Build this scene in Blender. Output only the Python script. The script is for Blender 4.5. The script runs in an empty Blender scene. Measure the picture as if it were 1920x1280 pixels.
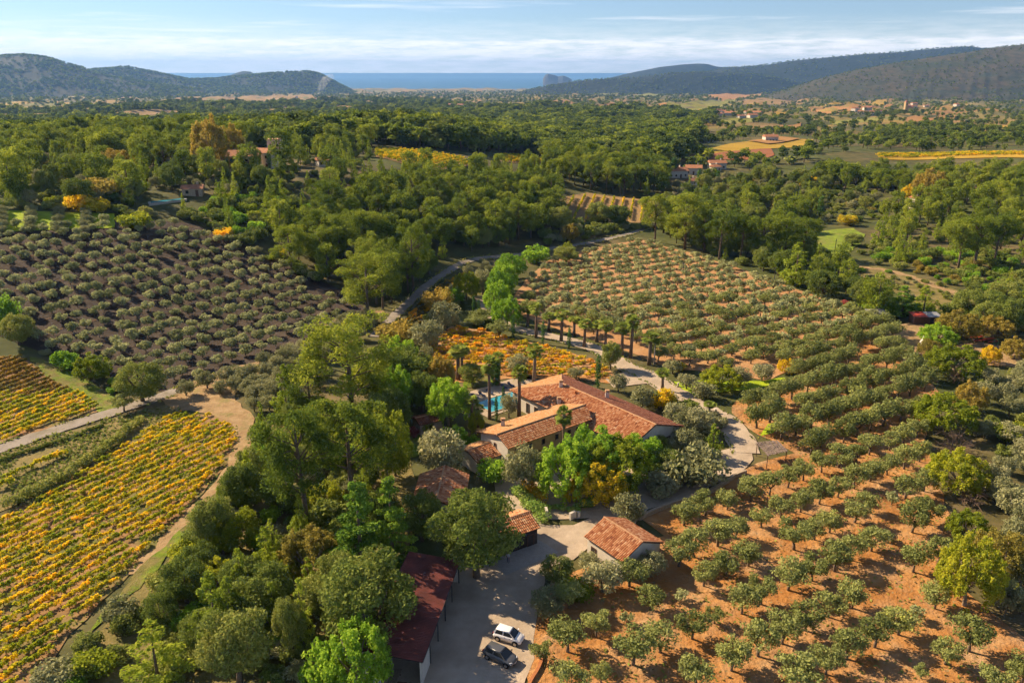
import bpy, bmesh, math, random
import numpy as np
from mathutils import Vector, Matrix
R = math.radians
rng = np.random.default_rng(7)
random.seed(7)
SC = bpy.context.scene
COL = SC.collection

# ------------------------------------------------------------ camera, sky, sun, exposure
CAMZ = 62.0
FPX = 1493.0                                   # 28 mm on a 36 mm wide frame, 1920 wide
PITCH = math.atan(506 / 1493)
cam_d = bpy.data.cameras.new('camera'); cam_d.lens = 28; cam_d.sensor_width = 36
cam_d.clip_start = 0.5; cam_d.clip_end = 200000
cam = bpy.data.objects.new('camera', cam_d); COL.objects.link(cam)
cam.location = (0, 0, CAMZ); cam.rotation_euler = (math.pi / 2 - PITCH, 0, 0)
SC.camera = cam
SUN_EL = R(33)
SUN_H = Vector((-math.cos(R(29)), math.sin(R(29)), 0))      # horizontal direction towards the sun
SUN_V = SUN_H * math.cos(SUN_EL) + Vector((0, 0, math.sin(SUN_EL)))
sun_d = bpy.data.lights.new('sun', 'SUN'); sun_d.energy = 5.0; sun_d.angle = R(0.55); sun_d.color = (1.0, 0.77, 0.5)
sun = bpy.data.objects.new('sun', sun_d); COL.objects.link(sun)
sun.rotation_euler = (-SUN_V).to_track_quat('-Z', 'Y').to_euler()
sun.location = (-200, 150, 200)
W = bpy.data.worlds.new('World'); SC.world = W; W.use_nodes = True
def build_sky():
    nt = W.node_tree; N = nt.nodes; L = nt.links; N.clear()
    out = N.new('ShaderNodeOutputWorld'); bg = N.new('ShaderNodeBackground'); L.new(bg.outputs[0], out.inputs[0])
    bg.inputs[1].default_value = 0.056
    sky = N.new('ShaderNodeTexSky'); sky.sky_type = 'NISHITA'; sky.sun_disc = False
    sky.sun_elevation = SUN_EL; sky.sun_rotation = math.atan2(SUN_H.x, SUN_H.y)
    sky.altitude = 1800; sky.air_density = 1.0; sky.dust_density = 0.1; sky.ozone_density = 5.0
    tc = N.new('ShaderNodeTexCoord')
    sep = N.new('ShaderNodeSeparateXYZ'); L.new(tc.outputs['Generated'], sep.inputs[0])
    def noise(scale, zs, detail, rough, off=0):
        m = N.new('ShaderNodeMapping'); m.inputs['Scale'].default_value = (1, 1, zs); m.inputs['Location'].default_value = (off, off * .7, 0)
        L.new(tc.outputs['Generated'], m.inputs[0])
        n = N.new('ShaderNodeTexNoise'); n.inputs['Scale'].default_value = scale; n.inputs['Detail'].default_value = detail; n.inputs['Roughness'].default_value = rough
        L.new(m.outputs[0], n.inputs['Vector']); return n.outputs['Fac']
    def ramp(sock, pts):
        r = N.new('ShaderNodeValToRGB'); e = r.color_ramp.elements
        while len(e) < len(pts): e.new(0.5)
        for k, (p, v) in enumerate(pts): e[k].position = p; e[k].color = (v, v, v, 1)
        L.new(sock, r.inputs[0]); return r.outputs[0]
    def math_(op, a, b):
        m = N.new('ShaderNodeMath'); m.operation = op; m.use_clamp = True
        for k, s in enumerate((a, b)):
            if isinstance(s, float): m.inputs[k].default_value = s
            else: L.new(s, m.inputs[k])
        return m.outputs[0]
    # the low bank of cloud over the sea: top edge broken by noise
    bank_n = noise(14, 9, 8, .66)
    zz = N.new('ShaderNodeMath'); zz.operation = 'MULTIPLY_ADD'; L.new(bank_n, zz.inputs[0]); zz.inputs[1].default_value = -0.018; L.new(sep.outputs['Z'], zz.inputs[2])
    bank = ramp(zz.outputs[0], [(0.0, 1), (0.023, 1), (0.028, .35), (0.05, 0)])
    bank_tex = ramp(noise(26, 9, 8, .66, 3.1), [(0.36, .35), (0.6, 1)])
    bank = math_('MULTIPLY', bank, bank_tex)
    # thin streaks and lens clouds higher up; unseen overhead part raised to add fill light
    st = ramp(noise(2.6, 26, 5, .58, 1.7), [(0.52, 0), (0.68, .9)])
    st_b = ramp(sep.outputs['Z'], [(0.02, 0), (0.05, .8), (0.1, .4), (0.3, .5), (0.7, .5)])
    st = math_('MULTIPLY', st, st_b)
    fac = math_('MAXIMUM', bank, st)
    fac = math_('MULTIPLY', fac, 0.9)
    mix = N.new('ShaderNodeMix'); mix.data_type = 'RGBA'
    hs = N.new('ShaderNodeHueSaturation'); hs.inputs['Saturation'].default_value = .88; hs.inputs['Value'].default_value = .96; L.new(sky.outputs[0], hs.inputs['Color'])
    L.new(fac, mix.inputs['Factor']); L.new(hs.outputs[0], mix.inputs[6]); mix.inputs[7].default_value = (11.0, 10.6, 10.6, 1)
    L.new(mix.outputs[2], bg.inputs[0])
build_sky()
SC.view_settings.view_transform = 'Standard'; SC.view_settings.look = 'None'
SC.view_settings.gamma = 1; SC.view_settings.exposure = 1.2; SC.view_settings.use_curve_mapping = False
SC.cycles.use_denoising = True
SC.cycles.max_bounces = 7; SC.cycles.diffuse_bounces = 4; SC.cycles.glossy_bounces = 2; SC.cycles.transmission_bounces = 3
SC.cycles.transparent_max_bounces = 4; SC.cycles.volume_bounces = 0
SC.cycles.use_adaptive_sampling = True; SC.cycles.adaptive_threshold = 0.03

# ------------------------------------------------------------ ground function and sight lines
def sm(a, b, x):
    t = np.clip((np.asarray(x, float) - a) / (b - a), 0, 1); return t * t * (3 - 2 * t)
FARY = [0, 700, 1300, 2500, 5000, 9000, 10500, 30000]
FARZ = [0, 0, -12, -42, -84, -119, -150, -200]
def hgt(x, y):
    x = np.asarray(x, float); y = np.asarray(y, float)
    z = np.interp(y, FARY, FARZ)
    s = -.7 * (x + 70) + .71 * (y - 160)
    z = z + 24 * sm(-5, 150, s) * (1 - sm(480, 900, y)) * (1 - .75 * sm(-70, 60, x))
    z = z + 14 * sm(120, 360, x) * sm(150, 420, y) * (1 - sm(420, 800, y))
    far = sm(260, 620, y) * 2.5 + sm(900, 2500, y) * 9
    z = z + far * (np.sin(x * .021 + y * .006 + 1) * np.sin(y * .0137 - x * .004) + .5 * np.sin(x * .047 - y * .031 + 2))
    return z
cs, cc = math.sin(PITCH), math.cos(PITCH)
def rays(u, v):
    u = np.asarray(u, float); v = np.asarray(v, float)
    a = (u - 960) / FPX; b = (640 - v) / FPX
    return np.stack([a, cc + cs * b, -cs + cc * b], -1)
def ground(u, v, dz=0.0):
    """the point of the ground that lies on the sight line through (u, v)"""
    d = rays(np.atleast_1d(u), np.atleast_1d(v))
    ts = np.geomspace(30, 20000, 900)
    P = d[:, None, :] * ts[None, :, None]
    below = P[..., 2] + CAMZ <= hgt(P[..., 0], P[..., 1]) + dz
    below[:, -1] = True; k = np.maximum(1, below.argmax(1)); lo = ts[k - 1].copy(); hi = ts[k].copy()
    for _ in range(18):
        m = (lo + hi) / 2; p = d * m[:, None]
        b = p[:, 2] + CAMZ <= hgt(p[:, 0], p[:, 1]) + dz
        hi = np.where(b, m, hi); lo = np.where(b, lo, m)
    p = d * hi[:, None]; p[:, 2] += CAMZ
    return p
def g1(u, v, dz=0.0): return ground([u], [v], dz)[0]
def at_z(u, v, z):
    d = rays(u, v); t = (z - CAMZ) / d[2]; return np.array([d[0] * t, d[1] * t, z])
def depth_of(p): return p[1] * cc - (p[2] - CAMZ) * cs
def project(p):
    p = np.asarray(p, float); zz = p[..., 2] - CAMZ
    yc = p[..., 1] * cc - zz * cs; up = p[..., 1] * cs + zz * cc
    return 960 + FPX * p[..., 0] / yc, 640 - FPX * up / yc
def height_to(p, vt):
    """height above p at which a vertical reaches image row vt"""
    k = (640 - vt) / FPX
    zz = (k * p[1] * cc - p[1] * cs) / (cc + k * cs)
    return zz + CAMZ - p[2]
def in_poly(x, y, poly):
    x = np.asarray(x); y = np.asarray(y); c = np.zeros(x.shape, bool); n = len(poly); j = n - 1
    for i in range(n):
        xi, yi = poly[i][0], poly[i][1]; xj, yj = poly[j][0], poly[j][1]
        k = ((yi > y) != (yj > y)) & (x < (xj - xi) * (y - yi) / (yj - yi + 1e-12) + xi)
        c ^= k; j = i
    return c
def gpoly(px): 
    a = np.array(px, float); return ground(a[:, 0], a[:, 1])[:, :2]

# ------------------------------------------------------------ materials
MATS = {}
def newmat(name):
    m = bpy.data.materials.new(name); m.use_nodes = True; m.node_tree.nodes.clear(); MATS[name] = m
    return m, m.node_tree.nodes, m.node_tree.links
def ramp_node(N, L, sock, stops):
    r = N.new('ShaderNodeValToRGB'); e = r.color_ramp.elements
    while len(e) < len(stops): e.new(0.5)
    for k, (p, c) in enumerate(stops): e[k].position = p; e[k].color = (*c, 1)
    L.new(sock, r.inputs[0]); return r.outputs[0]
def leaf_mat(name, stops, trans=0.35, varied=0.5, gain=3.4):
    """foliage: leaf tone and the tree's own random pick the colour; some light passes through the leaf"""
    m, N, L = newmat(name)
    at = N.new('ShaderNodeAttribute'); at.attribute_name = 'tone'
    oi = N.new('ShaderNodeObjectInfo')
    mx = N.new('ShaderNodeMix'); mx.data_type = 'FLOAT'; mx.inputs[0].default_value = varied
    L.new(at.outputs['Fac'], mx.inputs[2]); L.new(oi.outputs['Random'], mx.inputs[3])
    col = ramp_node(N, L, mx.outputs[0], [(p, tuple(min(1, q * gain) for q in c)) for p, c in stops])
    d = N.new('ShaderNodeBsdfDiffuse'); t = N.new('ShaderNodeBsdfTranslucent'); s = N.new('ShaderNodeMixShader'); s.inputs[0].default_value = min(.5, trans + .08)
    L.new(col, d.inputs[0]); L.new(col, t.inputs[0]); L.new(d.outputs[0], s.inputs[1]); L.new(t.outputs[0], s.inputs[2])
    o = N.new('ShaderNodeOutputMaterial'); L.new(s.outputs[0], o.inputs[0]); return m
GA = .74
def ground_mat(name, stops, scale=.25, detail=8, rough=.9, bump=.4, stops2=None, scale2=.03, thr=(.45, .6), speck=None, rut=None, parcels=None):
    m, N, L = newmat(name)
    geo = N.new('ShaderNodeNewGeometry')
    def ns(sc, de, off=0.0):
        mp = N.new('ShaderNodeMapping'); mp.inputs['Location'].default_value = (off, off, 0); L.new(geo.outputs['Position'], mp.inputs[0])
        n = N.new('ShaderNodeTexNoise'); n.inputs['Scale'].default_value = sc; n.inputs['Detail'].default_value = de; n.inputs['Roughness'].default_value = .62
        L.new(mp.outputs[0], n.inputs['Vector']); return n.outputs['Fac']
    n1 = ns(scale, detail)
    stops = [(p, tuple(q * GA for q in c)) for p, c in stops]
    if stops2: stops2 = [(p, tuple(q * GA for q in c)) for p, c in stops2]
    col = ramp_node(N, L, n1, stops)
    if stops2:
        n2 = ns(scale2, 6, 31); col2 = ramp_node(N, L, n1, stops2)
        msk = ramp_node(N, L, n2, [(thr[0], (0, 0, 0)), (thr[1], (1, 1, 1))])
        mx = N.new('ShaderNodeMix'); mx.data_type = 'RGBA'; L.new(msk, mx.inputs[0]); L.new(col, mx.inputs[6]); L.new(col2, mx.inputs[7]); col = mx.outputs[2]
    if speck:
        n3 = ns(speck[0], 3, 77); msk = ramp_node(N, L, n3, [(speck[1], (0, 0, 0)), (speck[1] + .06, (1, 1, 1))])
        mx = N.new('ShaderNodeMix'); mx.data_type = 'RGBA'; L.new(msk, mx.inputs[0]); L.new(col, mx.inputs[6]); mx.inputs[7].default_value = (*speck[2], 1); col = mx.outputs[2]
    if parcels:                                           # farm plots of several crops beyond the near hills
        vo = N.new('ShaderNodeTexVoronoi'); vo.inputs['Scale'].default_value = parcels[0]; mp = N.new('ShaderNodeMapping'); mp.inputs['Scale'].default_value = (1, .7, 0); L.new(geo.outputs['Position'], mp.inputs[0]); L.new(mp.outputs[0], vo.inputs['Vector'])
        sx = N.new('ShaderNodeSeparateColor'); L.new(vo.outputs['Color'], sx.inputs[0]); pc_ = ramp_node(N, L, sx.outputs[0], parcels[1])
        sp_ = N.new('ShaderNodeSeparateXYZ'); L.new(geo.outputs['Position'], sp_.inputs[0]); mr = N.new('ShaderNodeMapRange'); mr.inputs['From Min'].default_value = 750; mr.inputs['From Max'].default_value = 1250; L.new(sp_.outputs['Y'], mr.inputs['Value'])
        ml = N.new('ShaderNodeMath'); ml.operation = 'MULTIPLY'; L.new(mr.outputs[0], ml.inputs[0]); ml.inputs[1].default_value = .85
        mx = N.new('ShaderNodeMix'); mx.data_type = 'RGBA'; L.new(ml.outputs[0], mx.inputs[0]); L.new(col, mx.inputs[6]); L.new(pc_, mx.inputs[7]); col = mx.outputs[2]
    if rut:                                               # ploughed and driven lines: angle, wave scale, colour, strength
        mp = N.new('ShaderNodeMapping'); mp.inputs['Rotation'].default_value = (0, 0, R(rut[0])); L.new(geo.outputs['Position'], mp.inputs[0])
        wv = N.new('ShaderNodeTexWave'); wv.bands_direction = 'X'; wv.inputs['Scale'].default_value = rut[1]; wv.inputs['Distortion'].default_value = 3.5; wv.inputs['Detail'].default_value = 3; wv.inputs['Detail Scale'].default_value = .6
        L.new(mp.outputs[0], wv.inputs['Vector']); ms = ramp_node(N, L, wv.outputs['Fac'], [(.55, (0, 0, 0)), (.9, (rut[3],) * 3)])
        mx = N.new('ShaderNodeMix'); mx.data_type = 'RGBA'; L.new(ms, mx.inputs[0]); L.new(col, mx.inputs[6]); mx.inputs[7].default_value = (*rut[2], 1); col = mx.outputs[2]
    b = N.new('ShaderNodeBsdfPrincipled'); b.inputs['Roughness'].default_value = rough; b.inputs['Specular IOR Level'].default_value = .15
    L.new(col, b.inputs['Base Color'])
    if bump:
        nb = ns(max(scale * 6, .6), 6, 5); bp = N.new('ShaderNodeBump'); bp.inputs['Strength'].default_value = bump; bp.inputs['Distance'].default_value = .35
        L.new(nb, bp.inputs['Height']); L.new(bp.outputs[0], b.inputs['Normal'])
    o = N.new('ShaderNodeOutputMaterial'); L.new(b.outputs[0], o.inputs[0]); return m
def flat_mat(name, col, rough=.7, metal=0.0, spec=.3, noise=.18, scale=3.0, tone=None, coat=0.0, alpha_glass=False):
    col = tuple(q * .82 for q in col)
    if tone: tone = [(p, tuple(q * .82 for q in c)) for p, c in tone]
    m, N, L = newmat(name)
    b = N.new('ShaderNodeBsdfPrincipled'); b.inputs['Roughness'].default_value = rough; b.inputs['Metallic'].default_value = metal
    b.inputs['Specular IOR Level'].default_value = spec; b.inputs['Coat Weight'].default_value = coat
    if tone:
        at = N.new('ShaderNodeAttribute'); at.attribute_name = 'tone'; sock = ramp_node(N, L, at.outputs['Fac'], tone)
    else:
        geo = N.new('ShaderNodeNewGeometry'); n = N.new('ShaderNodeTexNoise'); n.inputs['Scale'].default_value = scale; n.inputs['Detail'].default_value = 6
        L.new(geo.outputs['Position'], n.inputs['Vector'])
        sock = ramp_node(N, L, n.outputs['Fac'], [(.3, tuple(c * (1 - noise) for c in col)), (.7, tuple(min(1, c * (1 + noise)) for c in col))])
    L.new(sock, b.inputs['Base Color'])
    o = N.new('ShaderNodeOutputMaterial'); L.new(b.outputs[0], o.inputs[0]); return m

# foliage
leaf_mat('olive_leaf', [(0, (.038, .046, .014)), (.45, (.07, .08, .025)), (.75, (.097, .105, .037)), (1, (.115, .122, .028))], .22)
leaf_mat('olive_grey', [(0, (.05, .055, .025)), (.5, (.09, .092, .045)), (1, (.13, .125, .07))], .2)
leaf_mat('pine_leaf', [(0, (.02, .034, .006)), (.45, (.052, .07, .01)), (.8, (.098, .112, .014)), (1, (.13, .134, .018))], .32)
leaf_mat('pine_young_leaf', [(0, (.04, .058, .008)), (.5, (.085, .108, .013)), (1, (.14, .15, .018))], .35)
leaf_mat('oak_leaf', [(0, (.024, .038, .009)), (.4, (.052, .068, .014)), (.75, (.085, .095, .024)), (1, (.12, .115, .03))], .22)
leaf_mat('fir_leaf', [(0, (.016, .036, .007)), (.5, (.04, .075, .012)), (1, (.1, .135, .015))], .25)
leaf_mat('green_leaf', [(0, (.035, .07, .01)), (.5, (.075, .125, .013)), (1, (.13, .17, .018))], .4)
leaf_mat('lime_leaf', [(0, (.04, .058, .008)), (.5, (.085, .102, .01)), (1, (.145, .138, .012))], .4)
leaf_mat('yellow_leaf', [(0, (.1, .1, .01)), (.4, (.19, .15, .01)), (.8, (.28, .185, .01)), (1, (.29, .14, .01))], .4)
leaf_mat('rust_leaf', [(0, (.055, .055, .012)), (.5, (.105, .088, .02)), (1, (.165, .115, .024))], .35)
leaf_mat('red_leaf', [(0, (.06, .02, .018)), (1, (.15, .04, .035))], .35)
leaf_mat('vine_yellow', [(0, (.05, .075, .008)), (.35, (.1, .12, .01)), (.55, (.2, .175, .01)), (.85, (.29, .2, .01)), (1, (.33, .15, .008))], .4, .5)
leaf_mat('vine_orange', [(0, (.1, .09, .01)), (.4, (.21, .15, .012)), (.75, (.29, .155, .012)), (1, (.29, .2, .012))], .4, .5)
leaf_mat('vine_brown', [(0, (.045, .055, .01)), (.5, (.09, .065, .015)), (1, (.14, .09, .015))], .35, .5)
leaf_mat('cypress_leaf', [(0, (.012, .028, .01)), (.6, (.03, .06, .015)), (1, (.06, .09, .02))], .1)
leaf_mat('palm_leaf', [(0, (.035, .05, .012)), (.5, (.075, .095, .018)), (1, (.13, .14, .03))], .3)
leaf_mat('ivy_leaf', [(0, (.03, .06, .015)), (.6, (.07, .11, .025)), (1, (.14, .16, .04))], .25)
leaf_mat('scrub_leaf', [(0, (.03, .042, .01)), (.4, (.066, .078, .018)), (.8, (.11, .115, .03)), (1, (.15, .12, .04))], .25)
leaf_mat('olive_far', [(0, (.055, .064, .028)), (.5, (.1, .108, .05)), (1, (.15, .152, .075))], .25)
leaf_mat('far_leaf', [(0, (.015, .026, .007)), (.5, (.038, .052, .012)), (1, (.075, .085, .018))], .22)
leaf_mat('twig', [(0, (.035, .025, .02)), (1, (.09, .065, .05))], .1)
flat_mat('bark', (.16, .12, .085), .95, noise=.4, scale=6)
flat_mat('bark_pale', (.3, .24, .18), .95, noise=.35, scale=6)
flat_mat('palm_bark', (.2, .14, .1), .95, noise=.4, scale=8)
# ground
ground_mat('scrub_ground', [(.3, (.07, .06, .028)), (.48, (.13, .115, .045)), (.62, (.2, .155, .075)), (.78, (.3, .22, .12))], .12, 9,
           stops2=[(.3, (.05, .065, .02)), (.6, (.11, .13, .035)), (.8, (.18, .17, .06))], scale2=.012, thr=(.42, .56), parcels=(.0085, [(.0, (.05, .06, .02)), (.3, (.14, .13, .04)), (.45, (.25, .19, .06)), (.6, (.3, .17, .06)), (.75, (.16, .16, .04)), (.9, (.32, .22, .05))]))
ground_mat('orange_soil', [(.25, (.32, .14, .04)), (.45, (.47, .215, .065)), (.62, (.56, .295, .11)), (.8, (.58, .39, .21))], .22, 9, bump=1.0,
           stops2=[(.3, (.36, .2, .095)), (.5, (.5, .3, .15)), (.8, (.58, .42, .26))], scale2=.16, thr=(.45, .64), speck=(1.6, .62, (.26, .2, .1)))
ground_mat('pale_orange_soil', [(.25, (.38, .2, .09)), (.5, (.5, .28, .13)), (.8, (.55, .37, .2))], .2, 9, bump=.6)
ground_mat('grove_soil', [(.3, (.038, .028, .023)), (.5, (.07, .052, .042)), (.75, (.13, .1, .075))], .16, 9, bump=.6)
ground_mat('vineyard_soil', [(.3, (.24, .13, .05)), (.5, (.34, .2, .09)), (.75, (.4, .28, .15))], .25, 8, stops2=[(.3, (.11, .12, .03)), (.7, (.24, .22, .07))], scale2=.14, thr=(.46, .6))
ground_mat('dry_track', [(.3, (.3, .19, .09)), (.6, (.46, .32, .17)), (.8, (.54, .41, .24))], .5, 8, bump=.5, rut=(30, .3, (.32, .23, .12), .3), stops2=[(.3, (.2, .2, .06)), (.7, (.33, .28, .1))], scale2=.25, thr=(.55, .7))
ground_mat('gravel', [(.3, (.44, .355, .27)), (.55, (.57, .47, .365)), (.8, (.65, .54, .43))], .35, 10, bump=.3, stops2=[(.3, (.37, .3, .225)), (.6, (.49, .395, .3)), (.8, (.58, .46, .34))], scale2=.12, thr=(.45, .6), rut=(20, .16, (.36, .3, .23), .35))
ground_mat('road_gravel', [(.3, (.28, .245, .215)), (.55, (.36, .32, .28)), (.8, (.43, .38, .33))], .4, 9, bump=.3, stops2=[(.3, (.2, .18, .13)), (.8, (.34, .3, .22))], scale2=.2, thr=(.5, .65))
ground_mat('asphalt', [(.3, (.2, .19, .19)), (.7, (.28, .265, .25))], .6, 8, bump=.1)
ground_mat('grass_green', [(.3, (.1, .16, .014)), (.55, (.2, .28, .02)), (.8, (.3, .32, .05))], .6, 8, bump=.6, stops2=[(.3, (.14, .14, .03)), (.7, (.3, .25, .09))], scale2=.3, thr=(.46, .58))
ground_mat('grass_bright', [(.3, (.26, .4, .02)), (.7, (.5, .62, .03))], .3, 6, bump=.5)
ground_mat('meadow_grass', [(.3, (.14, .22, .02)), (.55, (.24, .33, .03)), (.8, (.36, .4, .06))], .25, 8, bump=.6, stops2=[(.3, (.2, .2, .05)), (.7, (.36, .32, .1))], scale2=.09, thr=(.5, .66), rut=(25, .12, (.16, .2, .04), .6))
ground_mat('grass_dry', [(.3, (.13, .13, .035)), (.5, (.24, .2, .07)), (.75, (.36, .27, .12))], .35, 9, bump=.6)
ground_mat('leaf_litter', [(.3, (.07, .045, .03)), (.5, (.14, .085, .05)), (.75, (.22, .12, .06))], .5, 9, bump=.6)
ground_mat('field_gold', [(.3, (.38, .25, .03)), (.7, (.55, .36, .04))], .05, 8, bump=.3)
ground_mat('field_tan', [(.3, (.3, .2, .08)), (.7, (.42, .28, .13))], .03, 8, bump=.2)
ground_mat('field_green', [(.3, (.2, .22, .04)), (.7, (.32, .3, .07))], .03, 8, bump=.2)
ground_mat('field_red', [(.3, (.28, .11, .05)), (.7, (.38, .16, .075))], .04, 8, bump=.2)
ground_mat('field_orange', [(.3, (.4, .21, .07)), (.7, (.48, .27, .1))], .04, 8, bump=.2)
ground_mat('forest_hill', [(.3, (.012, .02, .01)), (.5, (.024, .033, .015)), (.7, (.045, .052, .024))], .02, 12, bump=1.0,
           stops2=[(.3, (.03, .035, .018)), (.6, (.05, .052, .028)), (.8, (.1, .09, .05))], scale2=.0025, thr=(.6, .75))
ground_mat('scrub_hill', [(.3, (.035, .042, .018)), (.5, (.085, .075, .035)), (.7, (.14, .105, .055)), (.8, (.2, .15, .08))], .03, 12, bump=1.0,
           stops2=[(.3, (.03, .045, .018)), (.6, (.07, .08, .03)), (.8, (.12, .11, .05))], scale2=.006, thr=(.45, .6))
flat_mat('rock', (.09, .085, .08), .95, noise=.3, scale=.05)
# buildings
flat_mat('plaster_white', (.62, .57, .5), .9, noise=.08, scale=1.2)
flat_mat('plaster_ochre', (.5, .36, .18), .9, noise=.14, scale=1.5)
flat_mat('stone_wall', (.42, .34, .25), .95, noise=.25, scale=2.5)
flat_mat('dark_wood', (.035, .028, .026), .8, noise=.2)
flat_mat('brown_wood', (.13, .07, .045), .85, noise=.3, scale=4)
flat_mat('shutter', (.12, .06, .035), .7)
flat_mat('window_glass', (.03, .035, .04), .08, spec=.6, noise=.02)
flat_mat('roof_pan', (.13, .05, .03), .95, noise=.25)
TILE = [(0, (.2, .055, .028)), (.2, (.38, .13, .055)), (.5, (.54, .23, .1)), (.8, (.66, .36, .19)), (1, (.72, .5, .32))]
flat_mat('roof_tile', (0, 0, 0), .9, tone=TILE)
flat_mat('roof_tile_sunlit', (0, 0, 0), .9, tone=[(0, (.36, .15, .06)), (.4, (.5, .25, .1)), (1, (.6, .38, .2))])  # same tiles with sunlight put into the colour, for slopes facing the sun
flat_mat('roof_tile_dark', (0, 0, 0), .9, tone=[(0, (.15, .05, .03)), (.4, (.27, .095, .05)), (.8, (.36, .15, .085)), (1, (.45, .26, .17))])  # painted shade on the farmhouse's right slope; plain dark tiles on the hut
flat_mat('ridge_tile', (.52, .31, .17), .9, noise=.2)
flat_mat('red_metal', (.17, .04, .03), .6, spec=.35, noise=.42, scale=.7)
flat_mat('grey_metal', (.35, .36, .38), .45, metal=.3)
flat_mat('steel_post', (.05, .045, .045), .6)
flat_mat('concrete', (.4, .37, .33), .95, noise=.12)
flat_mat('brush_thatch', (.22, .17, .15), .95, noise=.4, scale=5)
flat_mat('red_paint', (.45, .06, .03), .5)
flat_mat('green_paint', (.1, .25, .14), .5)
flat_mat('white_paint', (.75, .73, .7), .5, noise=.04)
flat_mat('blue_plastic', (.03, .14, .28), .5)
flat_mat('terracotta', (.42, .16, .06), .85)
flat_mat('car_white', (.95, .95, .97), .25, spec=.5, coat=.6, noise=.01)
flat_mat('car_grey', (.13, .135, .145), .32, metal=.3, spec=.5, coat=.6, noise=.02)
flat_mat('tyre', (.015, .015, .016), .9)
flat_mat('rim', (.45, .45, .46), .35, metal=.8)
flat_mat('headlight', (.7, .7, .72), .1, spec=.8, noise=.02)
flat_mat('taillight', (.35, .01, .01), .2)
flat_mat('plate', (.7, .7, .65), .5)
flat_mat('skin', (.45, .26, .18), .6)
flat_mat('shirt', (.72, .68, .72), .9, noise=.05)
flat_mat('trousers', (.04, .06, .12), .9)
flat_mat('hair', (.04, .025, .015), .8)
def water_mat(name, col, rough, bump, scale):
    m, N, L = newmat(name)
    b = N.new('ShaderNodeBsdfPrincipled'); b.inputs['Base Color'].default_value = (*col, 1); b.inputs['Roughness'].default_value = rough; b.inputs['IOR'].default_value = 1.33
    n = N.new('ShaderNodeTexNoise'); n.inputs['Scale'].default_value = scale; n.inputs['Detail'].default_value = 4
    geo = N.new('ShaderNodeNewGeometry'); L.new(geo.outputs['Position'], n.inputs['Vector'])
    bp = N.new('ShaderNodeBump'); bp.inputs['Strength'].default_value = bump; L.new(n.outputs['Fac'], bp.inputs['Height']); L.new(bp.outputs[0], b.inputs['Normal'])
    o = N.new('ShaderNodeOutputMaterial'); L.new(b.outputs[0], o.inputs[0])
water_mat('pool_water', (.05, .3, .42), .08, .05, 1.5)
water_mat('sea_water', (.03, .12, .22), .45, .3, .02)

# ------------------------------------------------------------ object helpers
def mesh_of(name, verts, faces, mat=None, tone=None, smooth=False, mats=None, midx=None):
    me = bpy.data.meshes.new(name)
    if isinstance(faces, np.ndarray):
        nv, nf, k = len(verts), len(faces), faces.shape[1]
        me.vertices.add(nv); me.vertices.foreach_set('co', np.asarray(verts, np.float32).ravel())
        me.loops.add(nf * k); me.loops.foreach_set('vertex_index', faces.astype(np.int32).ravel())
        me.polygons.add(nf); me.polygons.foreach_set('loop_start', np.arange(0, nf * k, k, dtype=np.int32))
        me.polygons.foreach_set('loop_total', np.full(nf, k, np.int32)); me.update(calc_edges=True)
    else:
        me.from_pydata([tuple(v) for v in verts], [], faces)
    if tone is not None:
        a = me.attributes.new('tone', 'FLOAT', 'FACE' if len(tone) == len(me.polygons) else 'POINT'); a.data.foreach_set('value', np.asarray(tone, np.float32))
    for m in (mats or ([mat] if mat else [])): me.materials.append(MATS[m])
    if midx is not None: me.polygons.foreach_set('material_index', np.asarray(midx, np.int32))
    if smooth: me.polygons.foreach_set('use_smooth', np.ones(len(me.polygons), bool))
    me.update(); return me
def link(name, me, parent=None, loc=None, label=None, cat=None, group=None, kind=None):
    o = bpy.data.objects.new(name, me); COL.objects.link(o)
    if parent is not None: o.parent = parent
    if loc is not None: o.location = loc
    if label: o['label'] = label
    if cat: o['category'] = cat
    if group: o['group'] = group
    if kind: o['kind'] = kind
    return o
def empty(name, loc, rz=0, label=None, cat=None, group=None, scale=None):
    o = link(name, None, None, loc, label, cat, group); o.rotation_euler.z = rz; o.empty_display_size = .3
    if scale is not None: o.scale = scale
    return o
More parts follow.
